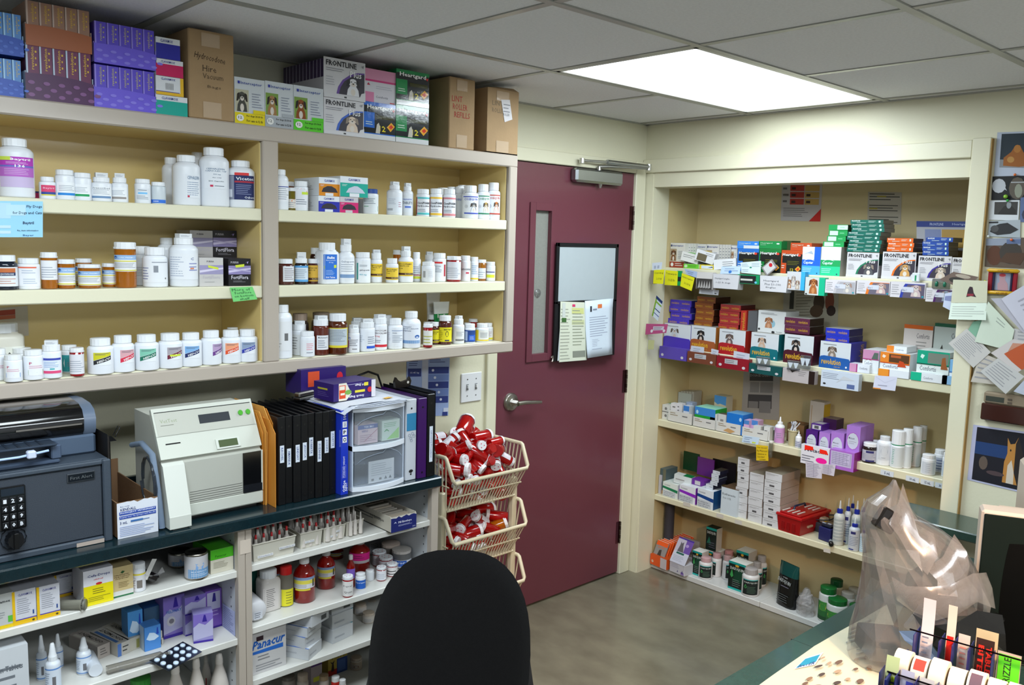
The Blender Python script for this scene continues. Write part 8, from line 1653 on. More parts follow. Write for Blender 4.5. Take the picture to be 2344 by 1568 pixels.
q = MB(); paint(q,[('r',0,0,1,1,'#c4c8d8'),('r',0,.45,1,1,'#6a4ca0'),('p',[(.0,.45),(.0,.95),(.55,.95),(.6,.45)],'#b8b4c4'),('p',[(.2,.45),(.25,.7),(.24,.85),(.32,.78),(.42,.85),(.46,.7),(.6,.45)],'#5c5860'),('r',.2,.36,.7,.43,'#1c5c50'),('l',.1,.08,.8,.3,4,'#a0a4b8'),('r',0,.95,1,1,'#3c2490'),('c',.7,.75,.1,.06,'#a890c8')],lambda u,v,of: (-w/2+w*u,-.002-of+.07*v,.0555+.115*v)); q.obj('raised_lid',CARD,o)
q = carton('B',0,0,0,0,0,.01,'grey display card leaning behind the purple cat carton','#8c8680',loc=(.22,-.24,z),w=.10,h=.15,f=[('t',.12,.45,.8,.14,'Adaptil','#33302e',.03)],lab=False)
def ctn5(l,r,t,c,dep,lb,top='#c9ccc8'):
    return cB(l,r,t,c,dep,lb,'#12201c',tc=top,sc='#a8a49c',f=[('r',0,0,1,.07,'#18a8a0'),('r',0,.92,1,1,'#14948c'),('p',[(.1,.5),(.2,.74),(.3,.5),(.2,.42)],'#3a9a50'),('p',[(.28,.3),(.4,.8),(.8,.8),(.9,.3)],'#10402c'),('t',.1,.7,.92,.12,'DASUQUIN','#c4ccc8',.02),('l',.25,.12,.8,.4,4,'#6a7a74'),('c',.5,.88,.12,.04,'#d09c30')])
ctn5(1584,1606,1262,FB+.02,.06,'black and teal supplement carton at the start of the floor row')
o = ctn5(1610,1640,1262,FB+.10,.09,'black supplement carton behind the pink-capped bottles');
cB(1616,1640,1208,FB+.11,.05,'black and teal supplement carton raised at the rear','#12201c',z=z+o['wdh'][2]+.001,sc='#a8a49c',f=[('r',0,.9,1,1,'#14948c'),('t',.1,.7,.9,.14,'DASUQUIN','#c4ccc8',.02),('p',[(.1,.3),(.3,.6),(.5,.3)],'#1f6a54'),('l',.3,.1,.9,.4,3,'#556')])
DQ = (.08,.62,110,'#141e1c',[('r',0,1.0,1,1.06,'#3aa8a8'),('t',.1,.78,.92,.12,'DASUQUIN','#c9d0cc',.02),('p',[(.1,.5),(.2,.72),(.3,.5),(.2,.4)],'#3a9a50'),('l',.3,.1,.9,.6,5,'#4a6a58')])
def dq(l,r,t,c,nm,cap,la=0,lab=True): return bB(l,r,t,'ved',nm,DQ if lab else None,c=FB+c,cap=cap,body='#d4d4d4',name='supplement_bottle',la=la,seg=26)
dq(1600,1631,1270,.035,'white supplement bottle, black label, pink cap, first on the floor board','#c4a0a4'); dq(1628,1652,1262,.10,'white supplement bottle turned sideways with pink cap','#c09a9e',-60); dq(1654,1676,1268,.11,'white supplement bottle with pink cap before the black carton','#b89a9c',40); dq(1655,1681,1256,.17,'pink-capped supplement bottle at the very rear','#c08a8c',0,False)
ctn5(1667,1706,1288,FB+.012,.07,'largest black and teal supplement carton with gold seal')
ctn5(1684,1712,1262,FB+.12,.08,'supplement carton with printed top behind the largest');
dq(1699,1738,1294,.03,'white supplement bottle, black label, clear-grey cap, foremost','#a8a4a4'); dq(1720,1744,1282,.10,'white supplement bottle with smoky cap behind the foremost','#9a9694',60); dq(1730,1755,1268,.17,'white supplement bottle with smoky cap, rear of the cluster','#a09c9a',70)
o = thing('treat_pouch','tall black foil pouch with crimped dark teal top','pouch',(FB+.055,onX(1803,1360,FB+.05)[1],z),RZ['B']+math.radians(-14)); w = .115; h = .205
q = MB(); n = 7; vs = []; fs = []
for i in range(n+1):
    t = i/n; hw = w/2*(1-.04*math.sin(t*3)); d = .032*(1-t)**.5+.002
    for k in range(14): a = 2*math.pi*k/14; vs.append((math.copysign(abs(math.cos(a))**.6,math.cos(a))*hw,math.copysign(abs(math.sin(a))**.8,math.sin(a))*d,h*t))
    if i: fs += [((i-1)*14+k,(i-1)*14+(k+1) % 14,i*14+(k+1) % 14,i*14+k) for k in range(14)]
q.add(vs,fs[:-28],'#0c0f10',True); q.add(vs,fs[-28:],'#0e4844',True)
paint(q,[('t',.1,.55,.8,.1,'DASUQUIN','#b8c0c0',.02,0,-.04),('l',.3,.44,.75,.5,1,'#778'),('l',.15,.1,.8,.3,4,'#5a6264'),('t',.35,.66,.6,.03,'NUTRAMAX','#a8b0b0',.01)],lambda u,v,of: (-w/2+u*w,-.034*(1-v)**.5-.003-of,h*v)); q.obj('pouch',GLOSS,o)
o = thing('bag_of_applicators','clear bag stuffed with white plastic applicators','bag',(FB+.03,onX(1845,1375,FB+.03)[1],z))
rn = random.Random(12)
for k in range(16):
    q = MB(); L_ = rn.uniform(.03,.05); q.tube([(0,0,-L_/2),(0,0,L_/2)],.005,'#b8b0ac',7); q.obj('applicator_tube',PLAST,o,loc=(rn.uniform(-.018,.018),rn.uniform(-.022,.022),.024+k*.0042),rot=(rn.uniform(0,3),rn.uniform(0,3),rn.uniform(0,3)))
q = MB(); n = 9; vs = []; fs = []
for i in range(n+1):
    t = i/n; rr = .036*(1-.75*max(0,t-.55)/.45)
    for k in range(12): a = 2*math.pi*k/12; r2 = rr*(1+.12*rn.uniform(-1,1)); vs.append((r2*math.cos(a),r2*math.sin(a)*1.1,.125*t))
    if i: fs += [((i-1)*12+k,(i-1)*12+(k+1) % 12,i*12+(k+1) % 12,i*12+k) for k in range(12)]
q.add(vs,fs,'#ccc',False); q.obj('bag',BAGC,o)
GC = (.06,.6,160,'#2c6a34',[('r',.1,.5,.5,1,'#3c8a3a'),('c',.3,.7,.16,.18,'#c8b840'),('r',0,0,1,.2,'#1f4a28'),('l',.55,.3,.95,.8,4,'#88b088')])
for (l,r,t,c,nm,cp,lb_) in ((1875,1914,1336,.05,'white vitamin bottle with green cap, nearest the clear bag','#14642c',GC),(1893,1939,1362,.028,'white vitamin bottle with green cap, foremost','#14642c',GC),(1898,1928,1321,.13,'amber-tinted bottle with dark green cap in the rear','#104420',None),(1924,1955,1350,.13,'white-lidded vitamin bottle behind the foremost','#b8b4ac',None),(1942,1975,1378,.06,'green-capped bottle mostly hidden by desk edge','#14642c',GC),(1940,1968,1341,.19,'pale bottle in the far rear of the floor row','#b0a898',None)):
    bB(l,r,t,'wide',nm,lb_,c=FB+c,cap=cp,body='#ccd0cc' if 'amber' not in nm else '#a89878',name='vitamin_bottle',seg=26)

# ------------------------------------------------------------ papers on the door board
YB = -.036
def ynote(pts,f,label,c=YB,cat='paper',name='paper_sheet',curl=0.,thick=.0006): return sheet(name,pts,PAPER,f,label,cat,onY,c,curl=curl,thick=thick)
ynote([(1283,690),(1338,692),(1343,824),(1280,829)],['#c9cdbb',('l',.02,.02,.4,.9,16,'#a4a898'),('r',.46,.8,.95,.9,'#d2d68c'),('r',.46,.62,.95,.7,'#c9cfa0'),('l',.48,.25,.95,.88,12,'#9aa08c'),('r',.48,.06,.95,.17,'#8c9084'),('r',.06,.66,.24,.73,'#3f6a34'),('r',.08,.74,.2,.98,'#ccd2cc'),('r',.48,.92,.6,.96,'#d83a6c')],'cream printed schedule with green tab on the door board',c=-.036)
ynote([(1286,692),(1340,694),(1342,822),(1276,826)],['#b9bfc2'],'white sheet peeking out behind the cream schedule',c=-.0345)
ynote([(1339,689),(1403,683),(1401,811),(1345,820)],['#c4cfe2',('l',.15,.35,.85,.72,9,'#9aa4b8'),('l',.22,.18,.5,.32,5,'#a4aec0'),('r',.18,.8,.24,.9,'#20242c'),('r',.45,.85,.6,.92,'#e07840'),('r',.28,.82,.42,.85,'#8c94a4'),('l',.2,.12,.75,.16,1,'#a4aec0')],'white typed letter with orange logo hanging on the door board',c=[-.037,-.037,-.050,-.050],curl=.004)
# ------------------------------------------------------------ pictures and papers by the alcove
XW,XS = -.002,-.0245
DOGB = [('p',[(.22,.12),(.24,.45),(.4,.62),(.5,.85),(.66,.9),(.74,.7),(.9,.5),(.98,.2),(.8,.1),(.4,.06)],'#a8642c'),('c',.6,.72,.13,.14,'#b87838'),('c',.4,.35,.1,.12,'#c08850')]
note([(2283,303),(2420,298),(2420,408),(2275,403)],['#a8b0c0',('r',.08,.2,.95,.96,'#26323c'),('r',.08,.2,.95,.38,'#8a8c90')]+[(k[0],)+((k[1]*.0+.5,) if False else ())+k[1:] for k in [('p',[(.14,.24),(.14,.42),(.26,.55),(.32,.68),(.4,.7),(.46,.55),(.56,.42),(.6,.26),(.4,.22)],'#9a5c24'),('c',.36,.62,.06,.09,'#b07434'),('c',.26,.38,.06,.07,'#b88848')]],'white bordered photo of a fluffy ginger animal, topmost on the wall',c=XW,cat='photo',name='photo')
note([(2272,404),(2420,400),(2420,462),(2269,458)],['#17181c',('c',.11,.6,.11,.3,'#b8bcc4'),('p',[(.18,.5),(.24,.4),(.18,.7)],'#b8bcc4'),('c',.4,.5,.13,.45,'#5a5248'),('c',.42,.4,.06,.28,'#8c9080'),('r',.3,.72,.8,.76,'#b0b4b8')],'dark animal photo with a white speech bubble',c=XW-.001,cat='photo',name='photo')
note([(2265,459),(2334,458),(2331,505),(2263,503)],['#c0c4c8',('r',.18,.28,.95,.92,'#3e3c3a'),('p',[(.3,.3),(.5,.7),(.7,.8),(.9,.5),(.9,.3)],'#2a2826'),('c',.66,.76,.08,.18,'#8a9094')],'white bordered print of a dark animal in long grass',c=XW-.002,cat='photo',name='photo')
note([(2336,452),(2420,448),(2420,512),(2334,508)],['#5c6c94',('c',.3,.3,.25,.3,'#3a3c50')],'blue toned photo at the frame edge',c=XW-.0015,cat='photo',name='photo')
note([(2264,506),(2336,503),(2335,544),(2261,541)],['#9aa2a8',('p',[(.06,.3),(.1,.6),(.35,.8),(.6,.85),(.95,.45),(.7,.2),(.3,.1)],'#2c2c2e'),('c',.2,.5,.13,.22,'#4a4a4a'),('r',0,.85,.3,.95,'#2a2a2c')],'photo of a dark grey animal lying on its side',c=XW-.0025,cat='photo',name='photo')
note([(2258,546),(2420,542),(2420,618),(2254,610)],['#5a4c40',('r',.0,.75,.5,1,'#8c94a4'),('c',.13,.4,.11,.35,'#54301c'),('c',.36,.5,.16,.38,'#3a342e'),('p',[(.2,.2),(.5,.1),(.6,.5),(.3,.5)],'#4c3424'),('r',.3,.8,.5,.95,'#5c6c90')],'photo of brown animals curled up, above the toy frame',c=XW-.003,cat='photo',name='photo')
for (u_,v_,cc,nm) in ((2324,400,'#e0702c','orange'),(2303,450,'#8cc438','lime green'),(2307,459,'#2cac44','bright green'),(2316,549,'#e0622c','second orange'),(2263,541,'#d8e0dc','white'),(2255,644,'#c8dc30','yellow-green')):
    P = onX(u_,v_,XW-.004); o = thing('push_pin',nm+' round push pin holding the wall pictures','push pin',tuple(P),rot=(0,math.radians(-90),0))
    q = MB(); q.lathe([[(.001,-.003),(.001,0)]],'#aaa',6); q.obj('needle',METAL,o)
    q = MB(); R_ = .0075 if nm == 'lime green' else .005; q.lathe([[(R_*.6,0),(R_,R_*.5),(R_*.9,R_*1.1),(R_*.5,R_*1.5),(0,R_*1.6)]],cc,12); q.obj('head',GLOSS,o)
P = onX(2296,645,XW-.005); o = thing('picture_frame','crayon-coloured picture frame holding a pink teddy photo','picture frame',tuple(P),RZ['B'])
fw_,fh_ = .048,.038
q = MB(); q.box(-fw_*.72,fw_*.72,-.003,0,-fh_,fh_,'#9098ac'); paint(q,[('p',[(.3,.05),(.25,.4),(.35,.5),(.3,.7),(.45,.9),(.62,.85),(.6,.6),(.75,.4),(.8,.08)],'#b08c94'),('c',.46,.82,.16,.08,'#b03a44'),('r',0,0,1,.1,'#5c4a48')],lambda u,v,of: (-fw_*.72+2*fw_*.72*u,-.0031-of,-fh_+2*fh_*v)); q.obj('picture',PAPER,o)
for sx,cc in ((-1,'#8c1424'),(1,'#8c1424')):
    q = MB(); x_ = sx*fw_*.86; q.bbox(x_-.008,x_+.008,-.010,-.0032,-fh_,fh_,cc,.003); q.obj('side_crayon',PLAST,o)
    q = MB(); x_ = sx*fw_*.62; q.bbox(x_-.0035,x_+.0035,-.009,-.0032,-fh_,fh_,'#1c1c3a',.001); q.obj('inner_crayon',PLAST,o)
for sz in (-1,1):
    q = MB(); q.tube([(-fw_*1.1,-.013,sz*(fh_+.002)),(-fw_*.95,-.013,sz*(fh_+.002)),(fw_*1.0,-.013,sz*(fh_+.002)),(fw_*1.15,-.013,sz*(fh_+.002))],[.002,.007,.007,.003],'#c89a18',8)
    paint(q,[('t',.35,.2,.75,.5,'FOR MY PAWS' if sz > 0 else 'AT LARGE','#7a3c10',.01)],lambda u,v,of: (-fw_+2*fw_*u,-.0203-of,sz*(fh_+.002)-.005+.01*v)); q.obj('crayon',PLAST,o)
# cards, letters
note([(2150,640),(2183,622),(2240,634),(2205,662)],['#6c5a50',('c',.4,.5,.25,.3,'#33302c'),('c',.8,.5,.15,.3,'#a89c8c')],'small photo of a reddish animal tucked behind the folded card',c=-.028,cat='photo',name='photo')
note([(2163,672),(2180,668),(2178,712),(2158,702)],['#b0b8cc',('r',.1,.5,.9,.8,'#7c84ac')],'bluish slip of paper poking out beside the folded card',c=-.027,cat='paper',name='paper_sheet')
note([(2182,640),(2261,643),(2259,693),(2177,693)],['#b9b9a2',('p',[(.42,.25),(.46,.6),(.5,.72),(.58,.7),(.62,.45),(.7,.25),(.55,.3)],'#33202a'),('r',.44,.3,.62,.4,'#8c2838')],'upper half of an open greeting card with a tiny dog picture',c=-.030,cat='card',name='greeting_card')
note([(2177,693.5),(2259,693.5),(2257,733),(2171,731)],['#b9c4b8',('l',.06,.15,.94,.85,5,'#a8b0a8')],'handwritten lower half of the open greeting card',c=[-.031,-.031,-.05,-.05],cat='card',name='greeting_card')
HW = lambda col,n=8: [col,('l',.1,.1,.92,.92,n,'#98989c')]
note([(2228,736),(2250,732),(2238,776),(2214,758)],['#7fae94'],'green card corner between the letters',c=-.033,cat='card',name='greeting_card')
note([(2213,752),(2268,806),(2228,842),(2171,786)],HW('#b4b2ae',10),'square handwritten letter turned like a diamond on the stile',c=-.036,cat='letter',name='letter')
note([(2262,690),(2322,755),(2312,803),(2231,782)],['#b9c4b4',('l',.4,.7,.8,.9,2,'#9aa49a')],'pale green blank sheet fanned beside the diamond letter',c=-.040,cat='letter',name='letter')
note([(2268,683),(2300,682),(2360,756),(2342,762)],['#a3a2ac'],'folded grey letter flap under the top letter',c=-.044,cat='letter',name='letter')
note([(2292,684),(2400,620),(2430,740),(2345,757)],['#b4b4c0',('l',.25,.1,.9,.8,6,'#a0a0ac'),('r',.5,.78,.62,.84,'#d82c8c')],'large curling letter with a pink mark at the frame edge',c=[-.05,-.06,-.06,-.05],cat='letter',name='letter')
note([(2245,806),(2282,822),(2276,880),(2222,874)],HW('#b0aaa0',5),'handwritten sheet mostly covered, above the thermostat',c=-.0345,cat='letter',name='letter')
note([(2320,752),(2420,760),(2420,800),(2320,790)],HW('#aaa8a8',4),'handwritten sheet between green sheet and orange card',c=-.037,cat='letter',name='letter')
note([(2320,776),(2420,800),(2330,852),(2268,808)],['#b8b2b0',('p',[(.25,.25),(.3,1),(1,1),(1,.1),(.6,.15)],'#b8542c'),('p',[(.1,.8),(.25,.4),(.3,.9)],'#c08870')],'white card with rusty orange spray, below green sheet',c=-.046,cat='card',name='greeting_card')
note([(2284,820),(2345,862),(2302,902),(2244,850)],HW('#b2b2b0',7),'square handwritten note tilted over the thermostat',c=-.048,cat='letter',name='letter')
note([(2346,868),(2420,850),(2420,930),(2320,896)],['#a8aebc'],'bluish sheet corner at the frame edge',c=-.046,cat='letter',name='letter')
# thermostat
o = thing('thermostat','brown and beige wall thermostat with a small grey display','thermostat',tuple(onX(2300,960,-.002)),RZ['B'])
q = MB(); q.bbox(-.070,.12,-.028,0,.055,.098,'#8a7c68',.006); q.box(-.062,.0,-.0286,-.028,.064,.083,'#3c4038'); q.obj('display_housing',PLAST,o)
q = MB(); q.bbox(-.074,.12,-.032,0,-.008,.0548,'#3c201a',.004); q.obj('cover',GLOSS,o)
q = MB(); q.box(.012,.026,-.030,-.0281,.064,.071,'#5a5044'); q.box(.012,.026,-.030,-.0281,.076,.083,'#5a5044'); q.obj('button',PLAST,o)
note([(2228,972),(2430,1000),(2430,1150),(2214,1098)],['#a8aac4',('r',.05,.03,.97,.97,'#12121e'),('r',.05,.5,.55,.72,'#1c3a6c'),('p',[(.38,.1),(.39,.45),(.42,.6),(.415,.86),(.45,.76),(.5,.78),(.54,.9),(.555,.62),(.57,.4),(.56,.1)],'#b8803c'),('p',[(.42,.1),(.43,.4),(.47,.5),(.5,.3),(.5,.1)],'#d0c4b4'),('p',[(.5,.3),(.51,.78),(.54,.9),(.6,.6),(.62,.1),(.54,.1)],'#241c1c'),('c',.455,.66,.008,.02,'#141414'),('c',.16,.36,.05,.12,'#5c5048'),('c',.3,.22,.1,.04,'#4a3c40')],'dark print of a calico cat by a blue horizon',c=XW,cat='photo',name='photo')

# ------------------------------------------------------------ desk in the corner
ZD = .725
dk = thing('desk','dark green topped desk running along the right side of room','desk',(-.6,-2.2,0))
def dpart(n,m,x0,x1,y0,y1,z0,z1,col,b=.004):
    q = MB(T=Matrix.Translation((.6,2.2,0))); q.bbox(x0,x1,y0,y1,z0,z1,col,b); return q.obj(n,m,dk)
DG = '#2c463f'
dpart('worktop',LAMI,-2.9,-.485,-2.45,-1.729,ZD-.034,ZD,DG); dpart('side_panel',PAINT,-2.85,-2.82,-2.42,-1.76,.001,ZD-.0345,'#b8b0a0'); dpart('side_panel',PAINT,-.53,-.50,-2.42,-1.76,.001,ZD-.0345,'#b8a070'); dpart('back_panel',PAINT,-2.81,-.54,-2.42,-2.40,.2,ZD-.0345,'#b8b0a0')
q = MB(T=Matrix.Translation((.6,2.2,0))); q.box(-1.49,-1.4888,-2.45,-1.729,ZD-.0335,ZD+.0002,'#141c1c'); q.obj('seam',MATTE,dk)
wc = thing('wall_counter','narrow dark green counter fixed along the shelf wall','countertop',(-.003,-1.40,ZD-.034))
q = MB(); q.bbox(-.229,-.0225,-2.2,0,0,.034,DG,.004); q.obj('worktop',LAMI,wc)
q = MB(); q.bbox(-.20,-.0225,-.40,-.38,-.69,-.001,'#b8b0a0',.002); q.obj('bracket_panel',PAINT,wc)
o = thing('gap_dark_block','black computer tower in the gap behind the desk','computer',(-.36,-2.0,0)); q = MB(); q.bbox(-.10,.10,-.35,.25,.01,.56,'#0c0d0e',.006); q.obj('case',PLAST,o)  # plain black block added to darken the gap between desk and wall counter
q = MB(); q.box(-.09,.09,.2501,.254,.05,.52,'#101113'); q.obj('block_face',GLOSS,o)
# paper chart on the desk
zp = ZD+.0008
Pq = [onZ(*p,zp) for p in ((1862,1480),(2030,1385),(2120,1640),(1640,1640))]
base = sum(Pq)/4; q = MB()
def mpap(u,v,of):
    a = Pq[3]*(1-u)+Pq[2]*u; b_ = Pq[0]*(1-u)+Pq[1]*u; p = a*(1-v)+b_*v
    wv = .010*math.sin(v*7)*(1-u)*(.3+.7*(1-v))*0
    edge = .012*math.sin(v*9.)*(1 if u == 0 else 0)
    return (p[0]-base[0]+edge,p[1]-base[1],of+.0015*math.sin(u*5+v*3)**2)
n = 14; vs = [mpap(j/n,i/n,0) for i in range(n+1) for j in range(n+1)]; q.add(vs,[(i*(n+1)+j,i*(n+1)+j+1,(i+1)*(n+1)+j+1,(i+1)*(n+1)+j) for i in range(n) for j in range(n)],'#c9c4aa',True)
rn = random.Random(8)
D = [('r',.14,.56,.3,.72,'#c4d0dc'),('p',[(.15,.57),(.15,.70),(.28,.70),(.29,.6)],'#1f8aa8'),('t',.16,.57,.29,.04,'BAYER','#22336a',.02),('l',.5,.72,.8,.95,4,'#8c8c84'),('l',.62,.5,.9,.64,3,'#8c8c84')]
for k in range(16): D.append(('c',.34+.09*(k % 5)+rn.uniform(-.03,.03),.30+.1*(k//5)+rn.uniform(-.03,.03),rn.uniform(.015,.035),rn.uniform(.012,.022),('#6a5040','#8a6a50','#4a3a34','#a88c70')[k % 4]))
paint(q,D,mpap,8,o0=.0022,step=.0002)
o = q.obj('wall_chart',PAPER,loc=(base[0],base[1],zp)); tag(o,'cream wall chart with small brown specimens lying on the desk edge','chart')
# big plastic bag
B0 = np.array([-1.36,-1.99]); bu,bv,bd = proj((B0[0],B0[1],.95)); rv = np.array([ROT[0][0],ROT[0][1]]); rv /= np.linalg.norm(rv); fv = np.array([-rv[1],rv[0]])
def vpl(u,v):
    d = ray(u,v); nd = d[0]*fv[0]+d[1]*fv[1]; t = ((B0[0]-CAM[0])*fv[0]+(B0[1]-CAM[1])*fv[1])/nd; p = CAM+d*t
    return float((p[0]-B0[0])*rv[0]+(p[1]-B0[1])*rv[1]),float(p[2])
LV = [(1098,2044,2050,.004),(1112,2036,2056,.012),(1130,2016,2064,.03),(1150,1990,2076,.05),(1175,1978,2096,.065),(1203,1976,2150,.08),(1232,1978,2190,.09),(1270,1980,2218,.10),(1310,1979,2238,.11),(1350,1974,2246,.115),(1400,1965,2246,.12),(1450,1954,2240,.12),(1500,1946,2232,.115),(1550,1944,2222,.10)]
bag = thing('plastic_bag','big crumpled translucent plastic bag standing on the desk','bag',(B0[0],B0[1],ZD+.001),math.atan2(rv[1],rv[0]))
import mathutils
q = MB(); NS = 26; vs = []; fs = []
nz = mathutils.noise
for i,(v_,ul,ur,dp_) in enumerate(LV):
    xl,z_ = vpl(ul,v_); xr,_ = vpl(ur,v_); cx,hw = (xl+xr)/2,(xr-xl)/2
    if i == len(LV)-1: z_ = ZD+.002
    for k in range(NS):
        a = 2*math.pi*(k+.5*(i % 2))/NS; ca,sa = math.cos(a),math.sin(a)
        cr_ = nz.noise(Vector((ca*2.2+5,sa*2.2,z_*7)))*.9+nz.noise(Vector((ca*5,sa*5+9,z_*15)))*.5
        dd = dp_*(1+.35*cr_); x = cx+hw*(math.copysign(abs(ca)**.9,ca))*(1+(.03*cr_ if abs(ca) < .9 else 0)); y = sa*dd
        vs.append((x,y,z_-ZD-.001))
    if i:
        for k in range(NS):
            a0,a1 = (i-1)*NS+k,(i-1)*NS+(k+1) % NS; b0,b1 = a0+NS,a1+NS
            fs += [(a0,a1,b0),(a1,b1,b0)] if i % 2 else [(a0,a1,b1),(a0,b1,b0)]
q.add(vs,fs,'#fff',False); q.obj('film',BAGM,bag)
# overhanging fold and pointed creases on the front
def foldpatch(rows,nm,amp=.012):
    q = MB(); nr,nc = len(rows),len(rows[0]); V_ = []
    for r_ in rows:
        for (u_,v_,y_) in r_: x,z_ = vpl(u_,v_); V_.append((x,y_,z_-ZD-.001))
    q.add(V_,[(i*nc+j,i*nc+j+1,(i+1)*nc+j+1,(i+1)*nc+j) for i in range(nr-1) for j in range(nc-1)],'#fff',True); return q.obj(nm,BAGM,bag)
foldpatch([[(1996,1280,-.105),(2020,1292,-.13),(2065,1290,-.14),(2110,1285,-.14),(2160,1265,-.13),(2200,1270,-.11)],[(2000,1305,-.115),(2024,1318,-.15),(2068,1325,-.165),(2112,1318,-.165),(2165,1292,-.15),(2208,1300,-.12)],[(2006,1330,-.11),(2024,1340,-.145),(2070,1356,-.155),(2115,1340,-.16),(2160,1318,-.15),(2215,1345,-.12)]],'fold')
foldpatch([[(2058,1100,-.02),(2062,1130,-.035),(2070,1180,-.06),(2100,1196,-.08)],[(2040,1135,-.04),(2052,1165,-.085),(2064,1200,-.09),(2090,1230,-.12)],[(2010,1180,-.06),(2022,1200,-.08),(2040,1240,-.10),(2066,1270,-.125)]],'crease')
foldpatch([[(2150,1200,-.07),(2158,1225,-.11),(2165,1260,-.11)],[(2110,1240,-.10),(2132,1262,-.135),(2150,1290,-.12)],[(2070,1262,-.11),(2092,1290,-.15),(2110,1312,-.13)]],'crease')
def inbag(lb,u0,v0,u1,v1,dy,dep,col,tilt,m=PLAST,f=()):
    (x0,z1_),(x1,z0_) = vpl(u0,v0),vpl(u1,v1); cx = (x0+x1)/2
    wx = B0[0]+rv[0]*cx+fv[0]*dy; wy = B0[1]+rv[1]*cx+fv[1]*dy; z0_ = max(z0_,ZD+.012)
    q = MB(); w_,h_ = abs(x1-x0),z1_-z0_; q.bbox(-w_/2,w_/2,-dep/2,dep/2,0,h_,col,.004); paint(q,f,fm(w_,-dep/2,h_)); o = q.obj('foil_packet',m,loc=(wx,wy,z0_),rot=(0,math.radians(tilt),math.atan2(rv[1],rv[0]))); tag(o,lb,'packet'); return o
inbag('black and silver packet pressed against the upper side of the bag',1982,1150,2024,1200,-.035,.03,'#14110f',28,GLOSS)
inbag('large black foil packet slumped in the middle of the plastic bag',2040,1345,2228,1470,-.03,.05,'#101112',22,GLOSS)
inbag('grey-blue foil packet slanting below the black one',2020,1372,2160,1440,-.085,.012,'#4c5c74',34,GLOSS)
inbag('pale grey folded plastic filling the bottom of the bag',1975,1450,2190,1548,0,.10,'#5c6062',4,MATTE)
def foil(lb,rows,col,m):
    q = MB(); nr,nc = len(rows),len(rows[0]); V_ = []
    for r_ in rows:
        for (u_,v_,y_) in r_: x,z_ = vpl(u_,v_); V_.append((x,y_,z_-.95))
    q.add(V_,[(i*nc+j,i*nc+j+1,(i+1)*nc+j+1,(i+1)*nc+j) for i in range(nr-1) for j in range(nc-1)],col,False)
    o = q.obj('foil_wrapper',m,loc=(B0[0],B0[1],.95),rz=math.atan2(rv[1],rv[0])); tag(o,lb,'wrapper')
foil('crumpled black foil wrapper showing under the fold of the plastic bag',[[(2022,1342,-.150),(2062,1364,-.160),(2110,1356,-.165),(2160,1336,-.150),(2222,1352,-.135)],[(2042,1376,-.165),(2075,1396,-.150),(2125,1388,-.172),(2170,1380,-.150),(2226,1392,-.140)],[(2066,1410,-.15),(2098,1424,-.165),(2140,1420,-.15),(2180,1424,-.165),(2228,1432,-.14)],[(2092,1446,-.15),(2115,1454,-.15),(2150,1452,-.16),(2190,1462,-.15),(2222,1468,-.14)]],'#12110f',GLOSS)
foil('crumpled blue-grey foil wrapper slanting beneath the black one',[[(1998,1384,-.140),(2030,1376,-.158),(2052,1398,-.168),(2086,1440,-.160)],[(2006,1400,-.15),(2034,1406,-.160),(2066,1430,-.155),(2104,1456,-.165)],[(2026,1412,-.14),(2056,1436,-.165),(2088,1458,-.150),(2112,1462,-.155)]],'#5a7090',GLOSS)
# old monitor and beige box
M0 = np.array([-1.232,-2.064]); M1 = onZ(2344,1179,1.10)[:2]; ex = (M1-M0)/np.linalg.norm(M1-M0)
mon = thing('monitor','beige computer monitor with dark screen at the desk end','monitor',(M0[0],M0[1],ZD+.001),math.atan2(ex[1],ex[0])); MWd,MH = .40,.374
q = MB(); q.bbox(0,MWd,.0,.06,.0,MH,'#c0b4a6',.006); q.obj('front_bezel',PLAST,mon)
q = MB(); q.bbox(.03,MWd-.03,.0605,.13,.03,MH-.012,'#b4a898',.02); q.obj('rear_housing',PLAST,mon)
q = MB(); q.bbox(.006,MWd-.006,-.004,-.0003,.006,MH-.008,'#101a17',.002); q.obj('mask',DARKM,mon)
q = MB(); vs = []; fs = []
for i in range(9):
    for j in range(9):
        x,z_ = -1+2*j/8,-1+2*i/8; x2 = x*math.sqrt(1-z_*z_*.12)*(MWd/2-.055); z2 = z_*math.sqrt(1-x*x*.12)*(MH/2-.045); vs.append((MWd/2+x2,-.005-.006*(1-x*x)*(1-z_*z_),MH/2-.02+z2))
q.add(vs,[(i*9+j,i*9+j+1,(i+1)*9+j+1,(i+1)*9+j) for i in range(8) for j in range(8)],'#020303',True); q.obj('screen',DARKM,mon)
Q0 = onZ(2284,1088,1.13); o = thing('beige_device','tall beige office device behind the monitor','office machine',(float(Q0[0])+.02,float(Q0[1])-.09,ZD+.001),math.atan2(ex[1],ex[0]))
q = MB(); hQ = 1.13-ZD; q.prism([(0,0),(.30,0),(.30,hQ),(.012,hQ),(0,hQ-.012)],.03,.30,'#c0b2a4','#b4a698'); q.obj('housing',PLAST,o)
q = MB(); q.bbox(.03,.27,.026,.0298,.06,hQ-.06,'#a89c8e',.002); q.obj('front_cover',PLAST,o)
